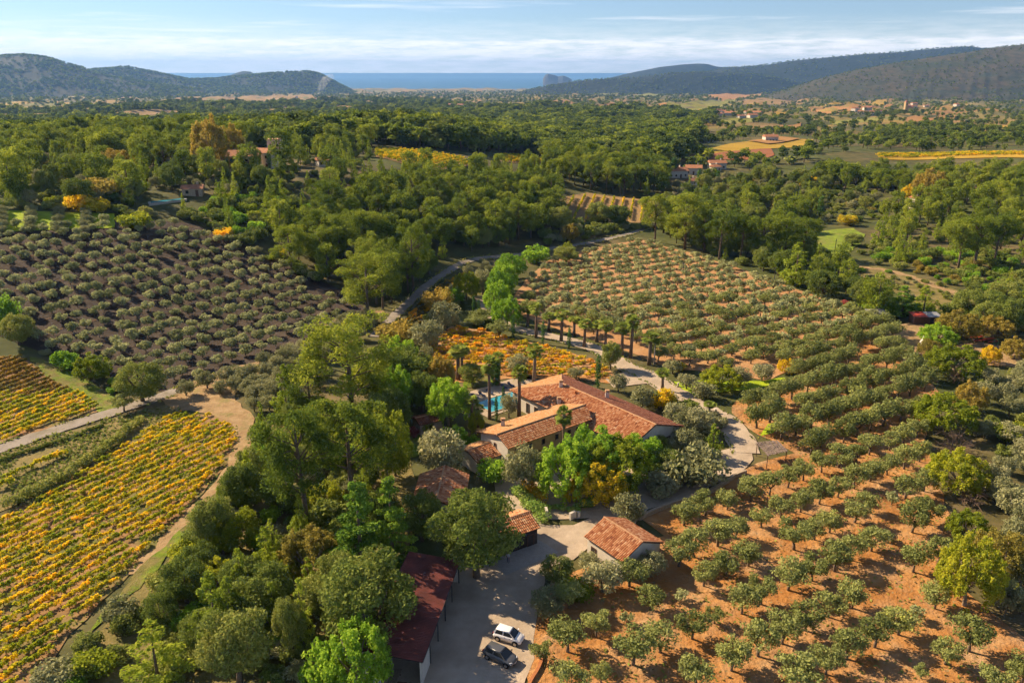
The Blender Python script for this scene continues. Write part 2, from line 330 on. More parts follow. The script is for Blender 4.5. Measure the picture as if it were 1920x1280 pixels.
class MB:
    """collects boxes, prisms and tubes into one mesh"""
    def __init__(s): s.v = []; s.f = []; s.m = []
    def add(s, vs, fs, mi=0):
        b = len(s.v); s.v += [tuple(map(float, v)) for v in vs]; s.f += [tuple(b + i for i in f) for f in fs]; s.m += [mi] * len(fs); return s
    def box(s, x0, x1, y0, y1, z0, z1, mi=0, M=None):
        vs = [Vector((x, y, z)) for z in (z0, z1) for x, y in ((x0, y0), (x1, y0), (x1, y1), (x0, y1))]
        if M is not None: vs = [M @ v for v in vs]
        return s.add(vs, [(0, 3, 2, 1), (4, 5, 6, 7), (0, 1, 5, 4), (1, 2, 6, 5), (2, 3, 7, 6), (3, 0, 4, 7)], mi)
    def tube(s, pts, rad, n=6, mi=0, cap=True):
        pts = [Vector(p) for p in pts]; rings = []
        for k, p in enumerate(pts):
            t = (pts[min(k + 1, len(pts) - 1)] - pts[max(k - 1, 0)]).normalized()
            a = t.orthogonal().normalized() if k == 0 else (pa - t * pa.dot(t)).normalized(); pa = a
            b = t.cross(a); r = rad[k] if isinstance(rad, (list, tuple)) else rad
            rings.append([p + (a * math.cos(2 * math.pi * i / n) + b * math.sin(2 * math.pi * i / n)) * r for i in range(n)])
        vs = [v for r_ in rings for v in r_]; fs = []
        for k in range(len(pts) - 1):
            for i in range(n): fs.append((k * n + i, k * n + (i + 1) % n, (k + 1) * n + (i + 1) % n, (k + 1) * n + i))
        if cap: fs += [tuple(range(n - 1, -1, -1)), tuple((len(pts) - 1) * n + i for i in range(n))]
        return s.add(vs, fs, mi)
    def prism(s, poly, z0, z1, mi=0):
        n = len(poly); vs = [(x, y, z0) for x, y in poly] + [(x, y, z1) for x, y in poly]
        fs = [tuple(range(n - 1, -1, -1)), tuple(range(n, 2 * n))] + [(i, (i + 1) % n, n + (i + 1) % n, n + i) for i in range(n)]
        return s.add(vs, fs, mi)
    def mesh(s, name, mats, smooth=False):
        mats = mats if isinstance(mats, (list, tuple)) else [mats]
        return mesh_of(name, s.v, s.f, mats=mats, midx=s.m, smooth=smooth)
    def obj(s, name, mats, parent=None, smooth=False, **k):
        return link(name, s.mesh(name, mats, smooth), parent, **k)
ORD = ['first', 'second', 'third', 'fourth', 'fifth', 'sixth', 'seventh', 'eighth', 'ninth', 'tenth', 'eleventh', 'twelfth', 'thirteenth', 'fourteenth', 'fifteenth', 'sixteenth', 'seventeenth', 'eighteenth', 'nineteenth', 'twentieth']
def ordinal(i):
    if i < 20: return ORD[i]
    n = i + 1; return '%d%s' % (n, {1: 'st', 2: 'nd', 3: 'rd'}.get(n % 10 if n % 100 not in (11, 12, 13) else 0, 'th'))
# ------------------------------------------------------------ terrain sheet (a fan from behind the camera to past the shore)
def build_terrain():
    ang = np.radians(np.linspace(-66, 66, 264))
    r = np.concatenate([np.geomspace(40, 420, 190), np.geomspace(426, 13000, 130)])
    A, Q = np.meshgrid(ang, r); X = np.sin(A) * Q; Y = np.cos(A) * Q - 25
    V = np.stack([X, Y, hgt(X, Y)], -1).reshape(-1, 3)
    nr, nc = A.shape; i, j = np.meshgrid(np.arange(nr - 1), np.arange(nc - 1), indexing='ij'); b = (i * nc + j).ravel()
    F = np.stack([b, b + 1, b + nc + 1, b + nc], 1)
    link('ground', mesh_of('ground', V, F, 'scrub_ground', smooth=True), kind='structure', label='rolling scrub and farmland ground of the valley', cat='ground')
build_terrain()
link('sea', mesh_of('sea', [(-120000, 7000, -118), (120000, 7000, -118), (120000, 90000, -118), (-120000, 90000, -118)], [(0, 1, 2, 3)], 'sea_water'), kind='structure', label='blue sea beyond the hills up to the horizon', cat='sea')

def sheet(name, px, mat, off=.1, cell=3.0, jit=.5, world=False, label=None, cat='field'):
    P = np.array(px, float) if world else gpoly(px)
    pts = []
    for k in range(len(P)):
        a, b = P[k], P[(k + 1) % len(P)]; n = max(1, int(np.hypot(*(b - a)) / cell))
        for q in range(n):
            p = a + (b - a) * q / n
            if jit and q: p = p + rng.uniform(-jit, jit, 2)
            pts.append(p)
    bm = bmesh.new(); vs = [bm.verts.new((p[0], p[1], 0)) for p in pts]; f = bm.faces.new(vs)
    bmesh.ops.triangulate(bm, faces=[f])
    lo = P.min(0); hi = P.max(0)
    for ax in (0, 1):
        no = (1, 0, 0) if ax == 0 else (0, 1, 0)
        for c in np.arange(lo[ax] + cell, hi[ax], cell):
            co = (c, 0, 0) if ax == 0 else (0, c, 0)
            bmesh.ops.bisect_plane(bm, geom=bm.verts[:] + bm.edges[:] + bm.faces[:], plane_co=co, plane_no=no)
    me = bpy.data.meshes.new(name)
    co = np.array([v.co[:] for v in bm.verts]); z = hgt(co[:, 0], co[:, 1]) + off
    for v, q in zip(bm.verts, z): v.co.z = q
    bmesh.ops.recalc_face_normals(bm, faces=bm.faces)
    if sum(f.normal.z for f in bm.faces) < 0: bmesh.ops.reverse_faces(bm, faces=bm.faces)
    bm.to_mesh(me); bm.free(); me.materials.append(MATS[mat])
    me.polygons.foreach_set('use_smooth', np.ones(len(me.polygons), bool))
    return link(name, me, kind='structure', label=label, cat=cat if label else None)
def spline(P, step):
    P = np.array(P, float); Q = np.vstack([2 * P[0] - P[1], P, 2 * P[-1] - P[-2]]); out = []
    for k in range(1, len(Q) - 2):
        n = max(2, int(np.linalg.norm(Q[k + 1] - Q[k]) / step))
        for t in np.arange(n) / n:
            a, b, c, d = Q[k - 1:k + 3]
            out.append(.5 * (2 * b + (c - a) * t + (2 * a - 5 * b + 4 * c - d) * t * t + (3 * b - a - 3 * c + d) * t ** 3))
    out.append(P[-1]); return np.array(out)
def ribbon(name, px, width, mat, off=.14, step=1.5, wob=.3, world=False, label=None, cat='road'):
    P = np.array(px, float) if world else gpoly(px)
    C = spline(P, step); T = np.gradient(C, axis=0); T /= np.linalg.norm(T, axis=1)[:, None] + 1e-9; Nn = np.stack([-T[:, 1], T[:, 0]], 1)
    w = np.interp(np.linspace(0, 1, len(C)), np.linspace(0, 1, len(np.atleast_1d(width))), np.atleast_1d(width)) / 2
    rows = []
    for k in (-1, -.5, 0, .5, 1):
        q = C + Nn * (w * k)[:, None]
        if abs(k) == 1: q = q + Nn * (rng.uniform(-wob, wob, len(C)))[:, None]
        rows.append(np.stack([q[:, 0], q[:, 1], hgt(q[:, 0], q[:, 1]) + off], 1))
    V = np.stack(rows, 1).reshape(-1, 3); n = len(C); F = []
    for i in range(n - 1):
        for j in range(4): b = i * 5 + j; F.append((b, b + 5, b + 6, b + 1))
    o = link(name, mesh_of(name, V, np.array(F), mat, smooth=True), kind='structure', label=label, cat=cat if label else None)
    return o, C

sheet('olive_field', [(1010, 1150), (1035, 1085), (1105, 1062), (1245, 1005), (1205, 975), (1215, 962), (1290, 940), (1375, 893), (1420, 868), (1490, 850), (1420, 815), (1372, 775), (1380, 752), (1440, 735), (1500, 700), (1600, 650), (1640, 625), (1760, 735), (1735, 800), (1745, 860), (1790, 1010), (1800, 1100), (1860, 1150), (1925, 1200), (1940, 1310), (1000, 1310), (988, 1270), (1000, 1230)],
      'orange_soil', .10, 3, label='bright orange soil of the young olive grove', cat='soil')
sheet('olive_field', [(985, 525), (1030, 488), (1110, 465), (1200, 449), (1300, 475), (1420, 515), (1540, 560), (1650, 608), (1630, 632), (1560, 660), (1440, 715), (1360, 700), (1250, 690), (1190, 664), (1100, 634), (1030, 612), (975, 592), (962, 560)],
      'pale_orange_soil', .10, 4, label='pale orange soil of the far olive grove', cat='soil')
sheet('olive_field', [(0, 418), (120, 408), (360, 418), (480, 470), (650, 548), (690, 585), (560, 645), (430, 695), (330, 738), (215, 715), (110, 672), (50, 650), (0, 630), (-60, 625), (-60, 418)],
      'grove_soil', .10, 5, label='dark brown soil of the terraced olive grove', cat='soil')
sheet('vineyard_field', [(330, 772), (395, 778), (445, 800), (450, 830), (420, 880), (340, 970), (250, 1070), (130, 1190), (20, 1330), (-60, 1330), (-60, 1000), (60, 935), (210, 850)],
      'vineyard_soil', .10, 3, label='reddish soil of the yellow vineyard in the corner', cat='soil')
sheet('vineyard_field', [(0, 668), (45, 672), (80, 700), (120, 725), (200, 757), (190, 770), (0, 832), (-60, 850), (-60, 668)], 'vineyard_soil', .10, 3, label='soil of the brown and yellow vineyard above the road', cat='soil')
sheet('vineyard_field', [(846, 612), (900, 618), (960, 636), (1030, 650), (1120, 678), (1150, 700), (1160, 722), (1090, 712), (1010, 712), (930, 712), (830, 718), (770, 700), (775, 668)], 'orange_soil', .10, 3, label='orange soil of the vineyard beside the pool', cat='soil')
sheet('grass_verge', [(55, 668), (80, 672), (150, 700), (215, 745), (225, 765), (190, 776), (120, 728), (80, 700)], 'grass_green', .11, 2, label='green grassy strip between vineyard and dark grove', cat='grass')
sheet('grass_verge', [(0, 850), (120, 812), (330, 752), (340, 768), (240, 830), (100, 915), (0, 960), (-50, 980), (-50, 868)], 'grass_dry', .09, 2.5, label='dry grass bank between road and yellow vineyard', cat='grass')
sheet('dirt_track', [(300, 748), (345, 722), (395, 703), (430, 712), (440, 745), (478, 785), (480, 812), (455, 865), (380, 960), (270, 1075), (240, 1078), (345, 965), (425, 875), (447, 825), (436, 796), (395, 776), (330, 770)], 'dry_track', .13, 2, label='dusty track curving round the yellow vineyard', cat='track')
sheet('grass_verge', [(482, 800), (486, 815), (462, 868), (385, 965), (275, 1085), (200, 1160), (165, 1190), (250, 1078), (375, 962), (455, 862)], 'grass_green', .15, 2, label='bright green grass edge beside the dusty track', cat='grass')
sheet('wood_floor', [(470, 800), (560, 790), (700, 800), (770, 860), (800, 960), (740, 1060), (760, 1290), (100, 1300), (200, 1170), (350, 1010)], 'grass_dry', .08, 4, label='dry grass and litter under the near wood', cat='ground')
sheet('gravel_yard', [(925, 900), (950, 905), (962, 925), (1000, 968), (1022, 985), (1075, 985), (1105, 972), (1170, 925), (1225, 890), (1265, 850), (1330, 852), (1405, 832), (1412, 862), (1385, 888), (1290, 932), (1215, 955), (1190, 985), (1150, 1000), (1100, 1030), (1075, 1050), (1020, 1066), (1022, 1092), (1008, 1150), (1000, 1200), (1002, 1235), (985, 1275), (975, 1310), (700, 1330), (740, 1200), (800, 1060), (880, 1055), (960, 1020), (985, 990), (962, 955), (930, 925)],
      'gravel', .12, 2.5, .2, label='pale gravel yard between the sheds and the house', cat='yard')
sheet('courtyard', [(925, 905), (1000, 868), (1100, 850), (1225, 890), (1170, 930), (1105, 972), (1022, 975), (962, 925)], 'gravel', .135, 2.5, .1, label='shady gravel courtyard in front of the house', cat='yard')
sheet('concrete_apron', [(925, 1052), (1002, 1008), (1048, 1036), (948, 1080)], 'concrete', .15, 2.5, 0, label='grey concrete apron in front of the garage', cat='yard')
sheet('lawn', [(1262, 716), (1330, 712), (1430, 715), (1470, 708), (1475, 716), (1420, 728), (1330, 738), (1310, 752), (1285, 735)], 'grass_bright', .12, 2, .3, label='bright lawn beside the drive under the olive trees', cat='lawn')
sheet('lawn', [(1440, 795), (1462, 795), (1450, 812), (1425, 818)], 'grass_bright', .13, 2, .3, label='small patch of bright grass among olive trees', cat='lawn')
sheet('lawn', [(760, 815), (790, 815), (800, 850), (770, 860)], 'grass_green', .12, 2, .3, label='small lawn beside the garden hut', cat='lawn')
sheet('lawn', [(870, 705), (925, 705), (925, 725), (870, 728)], 'grass_green', .12, 2, .3, label='small lawn below the pool palms', cat='lawn')
way1, way1C = ribbon('road', [(-90, 872), (0, 842), (100, 808), (200, 777), (290, 748), (335, 732)], 3.6, 'road_gravel', .18, label='pale farm road passing between the two vineyards')
way2, way2C = ribbon('track', [(335, 732), (415, 701), (480, 683), (550, 664), (617, 612), (660, 592), (720, 585)], [2.6, 3, 2.5, 2], 'dry_track', .16, label='earth track along the foot of the terraced grove', cat='track')
way3, way3C = ribbon('road', [(700, 632), (733, 600), (776, 559), (803, 535), (837, 511), (874, 491), (918, 483), (982, 477), (1040, 466), (1108, 455), (1175, 440), (1215, 428)], 3.0, 'road_gravel', .16, label='narrow lane winding between wood and far grove')
way4, way4C = ribbon('drive', [(900, 556), (910, 572), (937, 603), (985, 621), (1040, 633), (1090, 646), (1130, 661), (1170, 686), (1215, 706), (1262, 735), (1320, 765), (1362, 792), (1388, 825), (1398, 850)], [3.6, 4.2, 4.2, 4.6, 5.5, 5, 5.2], 'gravel', .17, label='pale gravel drive lined with palms', cat='drive')
def weeds(C, half, seed, h=.3, mat='scrub_leaf', dens=9, name='roadside_weeds', label='dry weeds along the road edge'):
    """tufts along both edges of a way"""
    r_ = np.random.default_rng(seed); T = np.gradient(C, axis=0); T /= np.linalg.norm(T, axis=1)[:, None] + 1e-9; Nn = np.stack([-T[:, 1], T[:, 0]], 1); VS = []; TN = []
    for c, n_, t_ in zip(C, Nn, T):
        for _ in range(dens):
            sd = r_.choice((-1, 1)); q = c + n_ * sd * (half + abs(r_.normal()) * .45 - .22) + t_ * r_.uniform(-.8, .8)
            if math.sin(q[0] * .9 + seed) + math.sin(q[1] * .7) < -.7: continue
            z = float(hgt(*q)) + .16; a = r_.uniform(0, 3.14); w_ = r_.uniform(.12, .3); k = h * r_.uniform(.5, 1.4); dx, dy = math.cos(a) * w_, math.sin(a) * w_
            VS += [(q[0] - dx, q[1] - dy, z), (q[0] + dx, q[1] + dy, z), (q[0] + dx * .6 + r_.normal() * .08, q[1] + dy * .6, z + k), (q[0] - dx * .6, q[1] - dy * .6 + r_.normal() * .08, z + k)]; TN.append(r_.random())
    link(name, mesh_of(name, VS, np.arange(len(VS)).reshape(-1, 4), mat, TN), kind='stuff', label=label, cat='weeds')
sheet('parking', [(1135, 712), (1190, 690), (1225, 700), (1235, 718), (1190, 722), (1150, 728)], 'gravel', .15, 2, .2, label='gravel turning place beside the drive', cat='yard')
weeds(way1C, 1.8, 1, label='dry weeds along the farm road'); weeds(way2C, 1.3, 2, label='dry weeds along the earth track'); weeds(way3C, 1.5, 3, .35, label='weeds along the lane'); weeds(way4C, 2.2, 4, .28, label='weeds along the palm drive')
sheet('play_yard', [(1665, 612), (1705, 606), (1745, 612), (1740, 640), (1790, 648), (1830, 640), (1905, 655), (1925, 690), (1850, 685), (1800, 672), (1745, 700), (1735, 718), (1700, 690), (1680, 660), (1650, 650)], 'dry_track', .14, 2.5, .3, label='sandy yard by the wooden sheds', cat='yard')
sheet('dry_slope', [(1580, 492), (1640, 498), (1760, 530), (1870, 575), (1860, 590), (1780, 590), (1700, 560), (1600, 515)], 'grass_dry', .16, 4, .8, label='dry stony slope with pale banks', cat='slope')
sheet('meadow', [(1530, 435), (1600, 428), (1622, 440), (1600, 470), (1545, 492), (1520, 470)], 'meadow_grass', .2, 4, .8, label='green mown meadow below the pines', cat='meadow')
sheet('meadow', [(0, 396), (215, 402), (215, 428), (0, 436)], 'grass_bright', .25, 3, .3, label='vivid green grass between grey olive rows', cat='meadow')
sheet('vineyard_field', [(1052, 372), (1100, 362), (1225, 375), (1232, 420), (1120, 415), (1050, 420)], 'field_tan', .25, 5, .5, label='tan ploughed field with a few yellow rows', cat='field')
sheet('vineyard_field', [(705, 280), (760, 282), (870, 297), (882, 312), (820, 322), (760, 310), (705, 296)], 'field_tan', .25, 5, .5, label='yellow striped vineyard in the pine wood clearing', cat='field')
sheet('vineyard_field', [(925, 290), (990, 293), (1018, 302), (1010, 310), (940, 304)], 'field_tan', .25, 5, .5, label='small yellow vineyard behind the pines', cat='field')
FAR = [([(1644, 289), (1800, 286), (1925, 287), (1925, 297), (1780, 298), (1650, 300)], 'field_gold', 'long golden field across the valley'),
       ([(1340, 288), (1445, 279), (1452, 292), (1430, 300), (1360, 300), (1330, 300)], 'field_red', 'red ploughed field beyond the pines'),
       ([(1360, 272), (1420, 262), (1525, 262), (1520, 276), (1450, 279), (1345, 288), (1310, 290)], 'field_gold', 'yellow vineyard strip beyond the pines'),
       ([(1305, 280), (1350, 277), (1342, 284), (1307, 287)], 'field_green', 'green plot beside the yellow vineyard strip'),
       ([(1462, 237), (1502, 231), (1498, 247), (1458, 247)], 'field_orange', 'orange plot in the middle of the valley'),
       ([(1400, 266), (1460, 258), (1500, 262), (1440, 272)], 'field_orange', 'orange vineyard beside the pink farmhouse'),
       ([(1250, 193), (1385, 186), (1375, 194), (1330, 205), (1250, 206)], 'field_green', 'broad yellow-green field in the valley'),
       ([(1160, 196), (1250, 194), (1245, 202), (1165, 204)], 'field_orange', 'orange field on the valley floor'),
       ([(1325, 180), (1430, 173), (1425, 180), (1330, 184)], 'field_orange', 'thin orange field below the hill'),
       ([(1520, 205), (1590, 201), (1680, 196), (1670, 202), (1600, 208), (1530, 211)], 'field_orange', 'orange field before the church'),
       ([(1450, 209), (1480, 206), (1475, 215), (1455, 217)], 'field_gold', 'small golden plot near the village'),
       ([(1820, 238), (1900, 234), (1890, 244), (1825, 246)], 'field_gold', 'pale golden clearing among the pines'),
       ([(1180, 180), (1270, 162), (1330, 165), (1290, 178)], 'field_green', 'pale green slope under the hill houses'),
       ([(105, 242), (180, 244), (340, 236), (330, 240), (200, 249), (110, 249)], 'field_tan', 'pale field strip in the hazy wood'),
       ([(330, 184), (430, 182), (585, 178), (590, 187), (420, 192), (330, 191)], 'field_tan', 'pale fields under the headland hill'),
       ([(840, 190), (900, 187), (905, 192), (850, 197)], 'field_tan', 'pale field by the far hamlet'),
       ([(0, 158), (140, 152), (240, 157), (200, 166), (0, 172)], 'field_tan', 'hazy fields under the big left hill'),
       ([(1100, 190), (1170, 186), (1180, 190), (1110, 195)], 'field_tan', 'pale plot left of the valley fields'),
       ([(1555, 228), (1640, 222), (1650, 229), (1560, 236)], 'field_green', 'green plot before the far village'),
       ([(1560, 192), (1660, 187), (1665, 191), (1570, 197)], 'field_gold', 'golden strip behind the far village'),
       ([(1390, 190), (1500, 182), (1505, 188), (1400, 197)], 'field_tan', 'tan strip behind the yellow-green field'),
       ([(1700, 222), (1790, 216), (1795, 222), (1705, 229)], 'field_orange', 'orange strip right of the church'),
       ([(1395, 240), (1450, 236), (1448, 244), (1400, 249)], 'field_tan', 'tan plot left of the orange plot'),
       ([(1340, 226), (1420, 222), (1425, 228), (1345, 233)], 'field_green', 'green plot below the village'),
       ([(1120, 176), (1180, 172), (1185, 176), (1125, 180)], 'field_green', 'far green field near the sea plain'),
       ([(600, 196), (700, 192), (705, 196), (610, 201)], 'field_tan', 'far tan field left of the hamlet'),
       ([(200, 214), (330, 209), (335, 214), (210, 220)], 'field_tan', 'hazy tan field in the left plain'),
       ([(20, 224), (110, 220), (112, 225), (25, 230)], 'field_tan', 'hazy field at the left edge'),
       ([(470, 226), (560, 222), (565, 227), (480, 232)], 'field_tan', 'hazy field above the hillside house'),
       ([(1620, 160), (1740, 153), (1742, 158), (1650, 166)], 'field_tan', 'bare pale clearing on the hillside')]
for px, m, lab in FAR: sheet('far_field', px, m, .35 if px[0][1] > 270 else 1.2, 12 if px[0][1] > 230 else 60, 0, label=lab)

ribbon('track', [(1600, 500), (1680, 512), (1760, 540), (1830, 566), (1880, 585)], [2, 3, 2.5], 'dry_track', .24, wob=.9, label='pale eroded bank on the dry slope', cat='bank')
# ------------------------------------------------------------ distant hills
HILL_PTS = []
def hill(pts, D, thick, base, mat, label, rough=1.0, seed=0, front=1.0):
    r_ = np.random.default_rng(seed); us = np.linspace(pts[0][0], pts[-1][0], 200)
    vs = np.interp(us, [p[0] for p in pts], [p[1] for p in pts])
    k = np.ones(9) / 9; vs = np.convolve(np.pad(vs, 4, 'edge'), k, 'valid')
    d = rays(us, vs); X = d[:, 0] / d[:, 1] * D; Z = CAMZ + d[:, 2] / d[:, 1] * D
    js = np.linspace(-1, 1, 56); V = []
    ph = r_.uniform(0, 6.28, (7, 3))
    for j in js:
        b = (.5 + .5 * math.cos(math.pi * abs(j) ** (.85 if j < 0 else 1.1))) if j else 1.0
        y = D + (j * thick * (front if j < 0 else 1.0))
        z = base + (Z - base) * b
        x = X * (y / D) 
        amp = (Z - base).clip(0) * .07 * rough * (1 - b * .75)
        for q in range(7):
            f = 2.2 ** q / thick
            z = z + amp * .7 ** q * np.sin(x * f * 2.1 + ph[q, 0]) * np.sin(y * f * 2.7 + ph[q, 1] + x * f * .6)
        V.append(np.stack([x, np.full_like(x, y), z], 1))
    V = np.stack(V, 0); nr, nc = V.shape[:2]; i, j = np.meshgrid(np.arange(nr - 1), np.arange(nc - 1), indexing='ij'); b = (i * nc + j).ravel()
    F = np.stack([b, b + 1, b + nc + 1, b + nc], 1)
    link('hill', mesh_of('hill', V.reshape(-1, 3), F, mat, smooth=True), kind='structure', label=label, cat='hill')
    return V
HV = {}
HV['left'] = hill([(-260, 135), (-120, 112), (0, 106), (50, 104), (90, 111), (150, 128), (200, 145), (280, 158), (380, 170)], 5200, 1100, -88, 'forest_hill', 'rounded wooded hill at the far left skyline', 1, 1)
HV['left2'] = hill([(90, 150), (170, 132), (235, 126), (290, 137), (345, 148), (420, 160), (500, 168)], 6300, 900, -97, 'forest_hill', 'lower wooded hill behind the first left hill', 1, 2)
HV['small'] = hill([(340, 155), (390, 147), (430, 142), (455, 133), (470, 134), (480, 141), (520, 146), (600, 158)], 8600, 700, -118, 'forest_hill', 'small far hilltop above the headland', 1, 3)
HV['head'] = hill([(200, 182), (300, 158), (345, 151), (400, 149), (480, 140), (530, 136), (580, 134), (605, 141), (625, 153), (650, 166), (672, 178)], 6600, 800, -100, 'forest_hill', 'long wooded headland in front of the sea', 1, 4)
HV['rfar'] = hill([(1120, 152), (1175, 139), (1240, 126), (1290, 121), (1325, 119), (1345, 126), (1400, 125), (1500, 140), (1600, 150)], 9000, 900, -116, 'forest_hill', 'hazy blue hill far behind the valley', 1, 5)
HV['rlong'] = hill([(1270, 150), (1360, 127), (1440, 122), (1500, 113), (1640, 102), (1700, 98), (1760, 90), (1830, 86), (1850, 93), (2000, 96), (2200, 100)], 7200, 1600, -105, 'forest_hill', 'long dark wooded ridge on the right skyline', 1, 6)
HV['rnear'] = hill([(1420, 186), (1480, 166), (1530, 150), (1600, 132), (1700, 115), (1780, 103), (1860, 92), (1920, 84), (2100, 62), (2350, 50)], 4300, 1300, -78, 'scrub_hill', 'brown scrubby hillside sloping down from the right', 1, 7, .8)
HV['mid'] = hill([(980, 172), (1040, 158), (1100, 150), (1180, 146), (1260, 138), (1340, 136), (1420, 140), (1470, 148), (1520, 160)], 6000, 500, -95, 'forest_hill', 'low wooded hill with villas before the sea', 1, 8)
HV['island'] = hill([(1018, 148), (1022, 141), (1028, 138.5), (1034, 140), (1040, 141), (1046, 144), (1056, 142), (1064, 145), (1072, 149)], 11500, 250, -122, 'rock', 'rocky islets standing in the sea', .3, 9)
# ------------------------------------------------------------ plants: one prototype of each kind, then copies
def leaves(clumps, n, leaf, r_, shell=.5, aspect=.6, up=.25, droop=0.0):
    """n small leaf-spray quads spread through the shells of the clumps"""
    C = np.array(clumps, float); a = (C[:, 3] * C[:, 4] + C[:, 3] * C[:, 5] + C[:, 4] * C[:, 5]); k = r_.choice(len(C), n, p=a / a.sum())
    d = r_.normal(size=(n, 3)); d[:, 2] += up; d /= np.linalg.norm(d, axis=1)[:, None]
    rad = shell + (1.06 - shell) * r_.random(n) ** .6
    P = C[k, :3] + d * C[k, 3:6] * rad[:, None]
    nrm = d * .8 + r_.normal(size=(n, 3)) * .75; nrm /= np.linalg.norm(nrm, axis=1)[:, None]
    t = np.cross(nrm, r_.normal(size=(n, 3))); t /= np.linalg.norm(t, axis=1)[:, None] + 1e-9; t[:, 2] -= droop
    b = np.cross(nrm, t); s = leaf * r_.uniform(.55, 1.35, n)[:, None]
    V = np.stack([P - t * s, P + b * s * aspect, P + t * s, P - b * s * aspect], 1).reshape(-1, 3)
    F = np.arange(4 * n).reshape(n, 4)
    tone = np.clip(.5 + (r_.random(len(C))[k] - .5) * .55 + (r_.random(n) - .5) * .75, 0, 1)
    return V, F, tone
def dome(r_, n, w, z0, z1, cr, flat=.75, hollow=.35, squash=1.0):
    """clumps spread through an uneven dome: w half width, z0..z1"""
    out = []
    zc = (z0 + z1) / 2; hz = (z1 - z0) / 2
    while len(out) < n:
        d = r_.normal(size=3); d /= np.linalg.norm(d); q = r_.uniform(hollow, 1) ** .5
        x, y, z = d * q
        c = cr * r_.uniform(.65, 1.3)
        out.append((x * (w - c * .7), y * (w - c * .7), zc + z * (hz - c * .6) , c, c * r_.uniform(.8, 1.1), c * flat))
    return out
PROTO = {}
def proto(kind, clumps, n, leaf, mat, trunk, bark, seed, H, Wd, **k):
    r_ = np.random.default_rng(seed); V, F, t = leaves(clumps, n, leaf, r_, **k)
    H = float(np.percentile(V[:, 2], 99.5)); Wd = float(np.percentile(np.abs(V[:, :2]), 96) * 2)      # true size
    PROTO.setdefault(kind, []).append(dict(crown=mesh_of(kind + '_crown', V, F, mat, t), trunk=trunk.mesh(kind + '_trunk', bark, True), H=H, W=Wd))
def limbs(tk, base_h, H, w, r_, n, r0, lean=.06):
    top = Vector((r_.uniform(-lean, lean) * H, r_.uniform(-lean, lean) * H, base_h))
    tk.tube([(0, 0, -.4), (top.x * .3, top.y * .3, base_h * .5), top], [r0 * 1.25, r0, r0 * .8], 6)
    for i in range(n):
        a = 2 * math.pi * (i + r_.uniform(-.3, .3)) / n; q = r_.uniform(.45, .75) * w
        e = Vector((math.cos(a) * q, math.sin(a) * q, base_h + (H - base_h) * r_.uniform(.4, .75)))
        tk.tube([top, top.lerp(e, .5) + Vector((0, 0, -.05 * H)), e], [r0 * .6, r0 * .4, r0 * .15], 5)
    return top
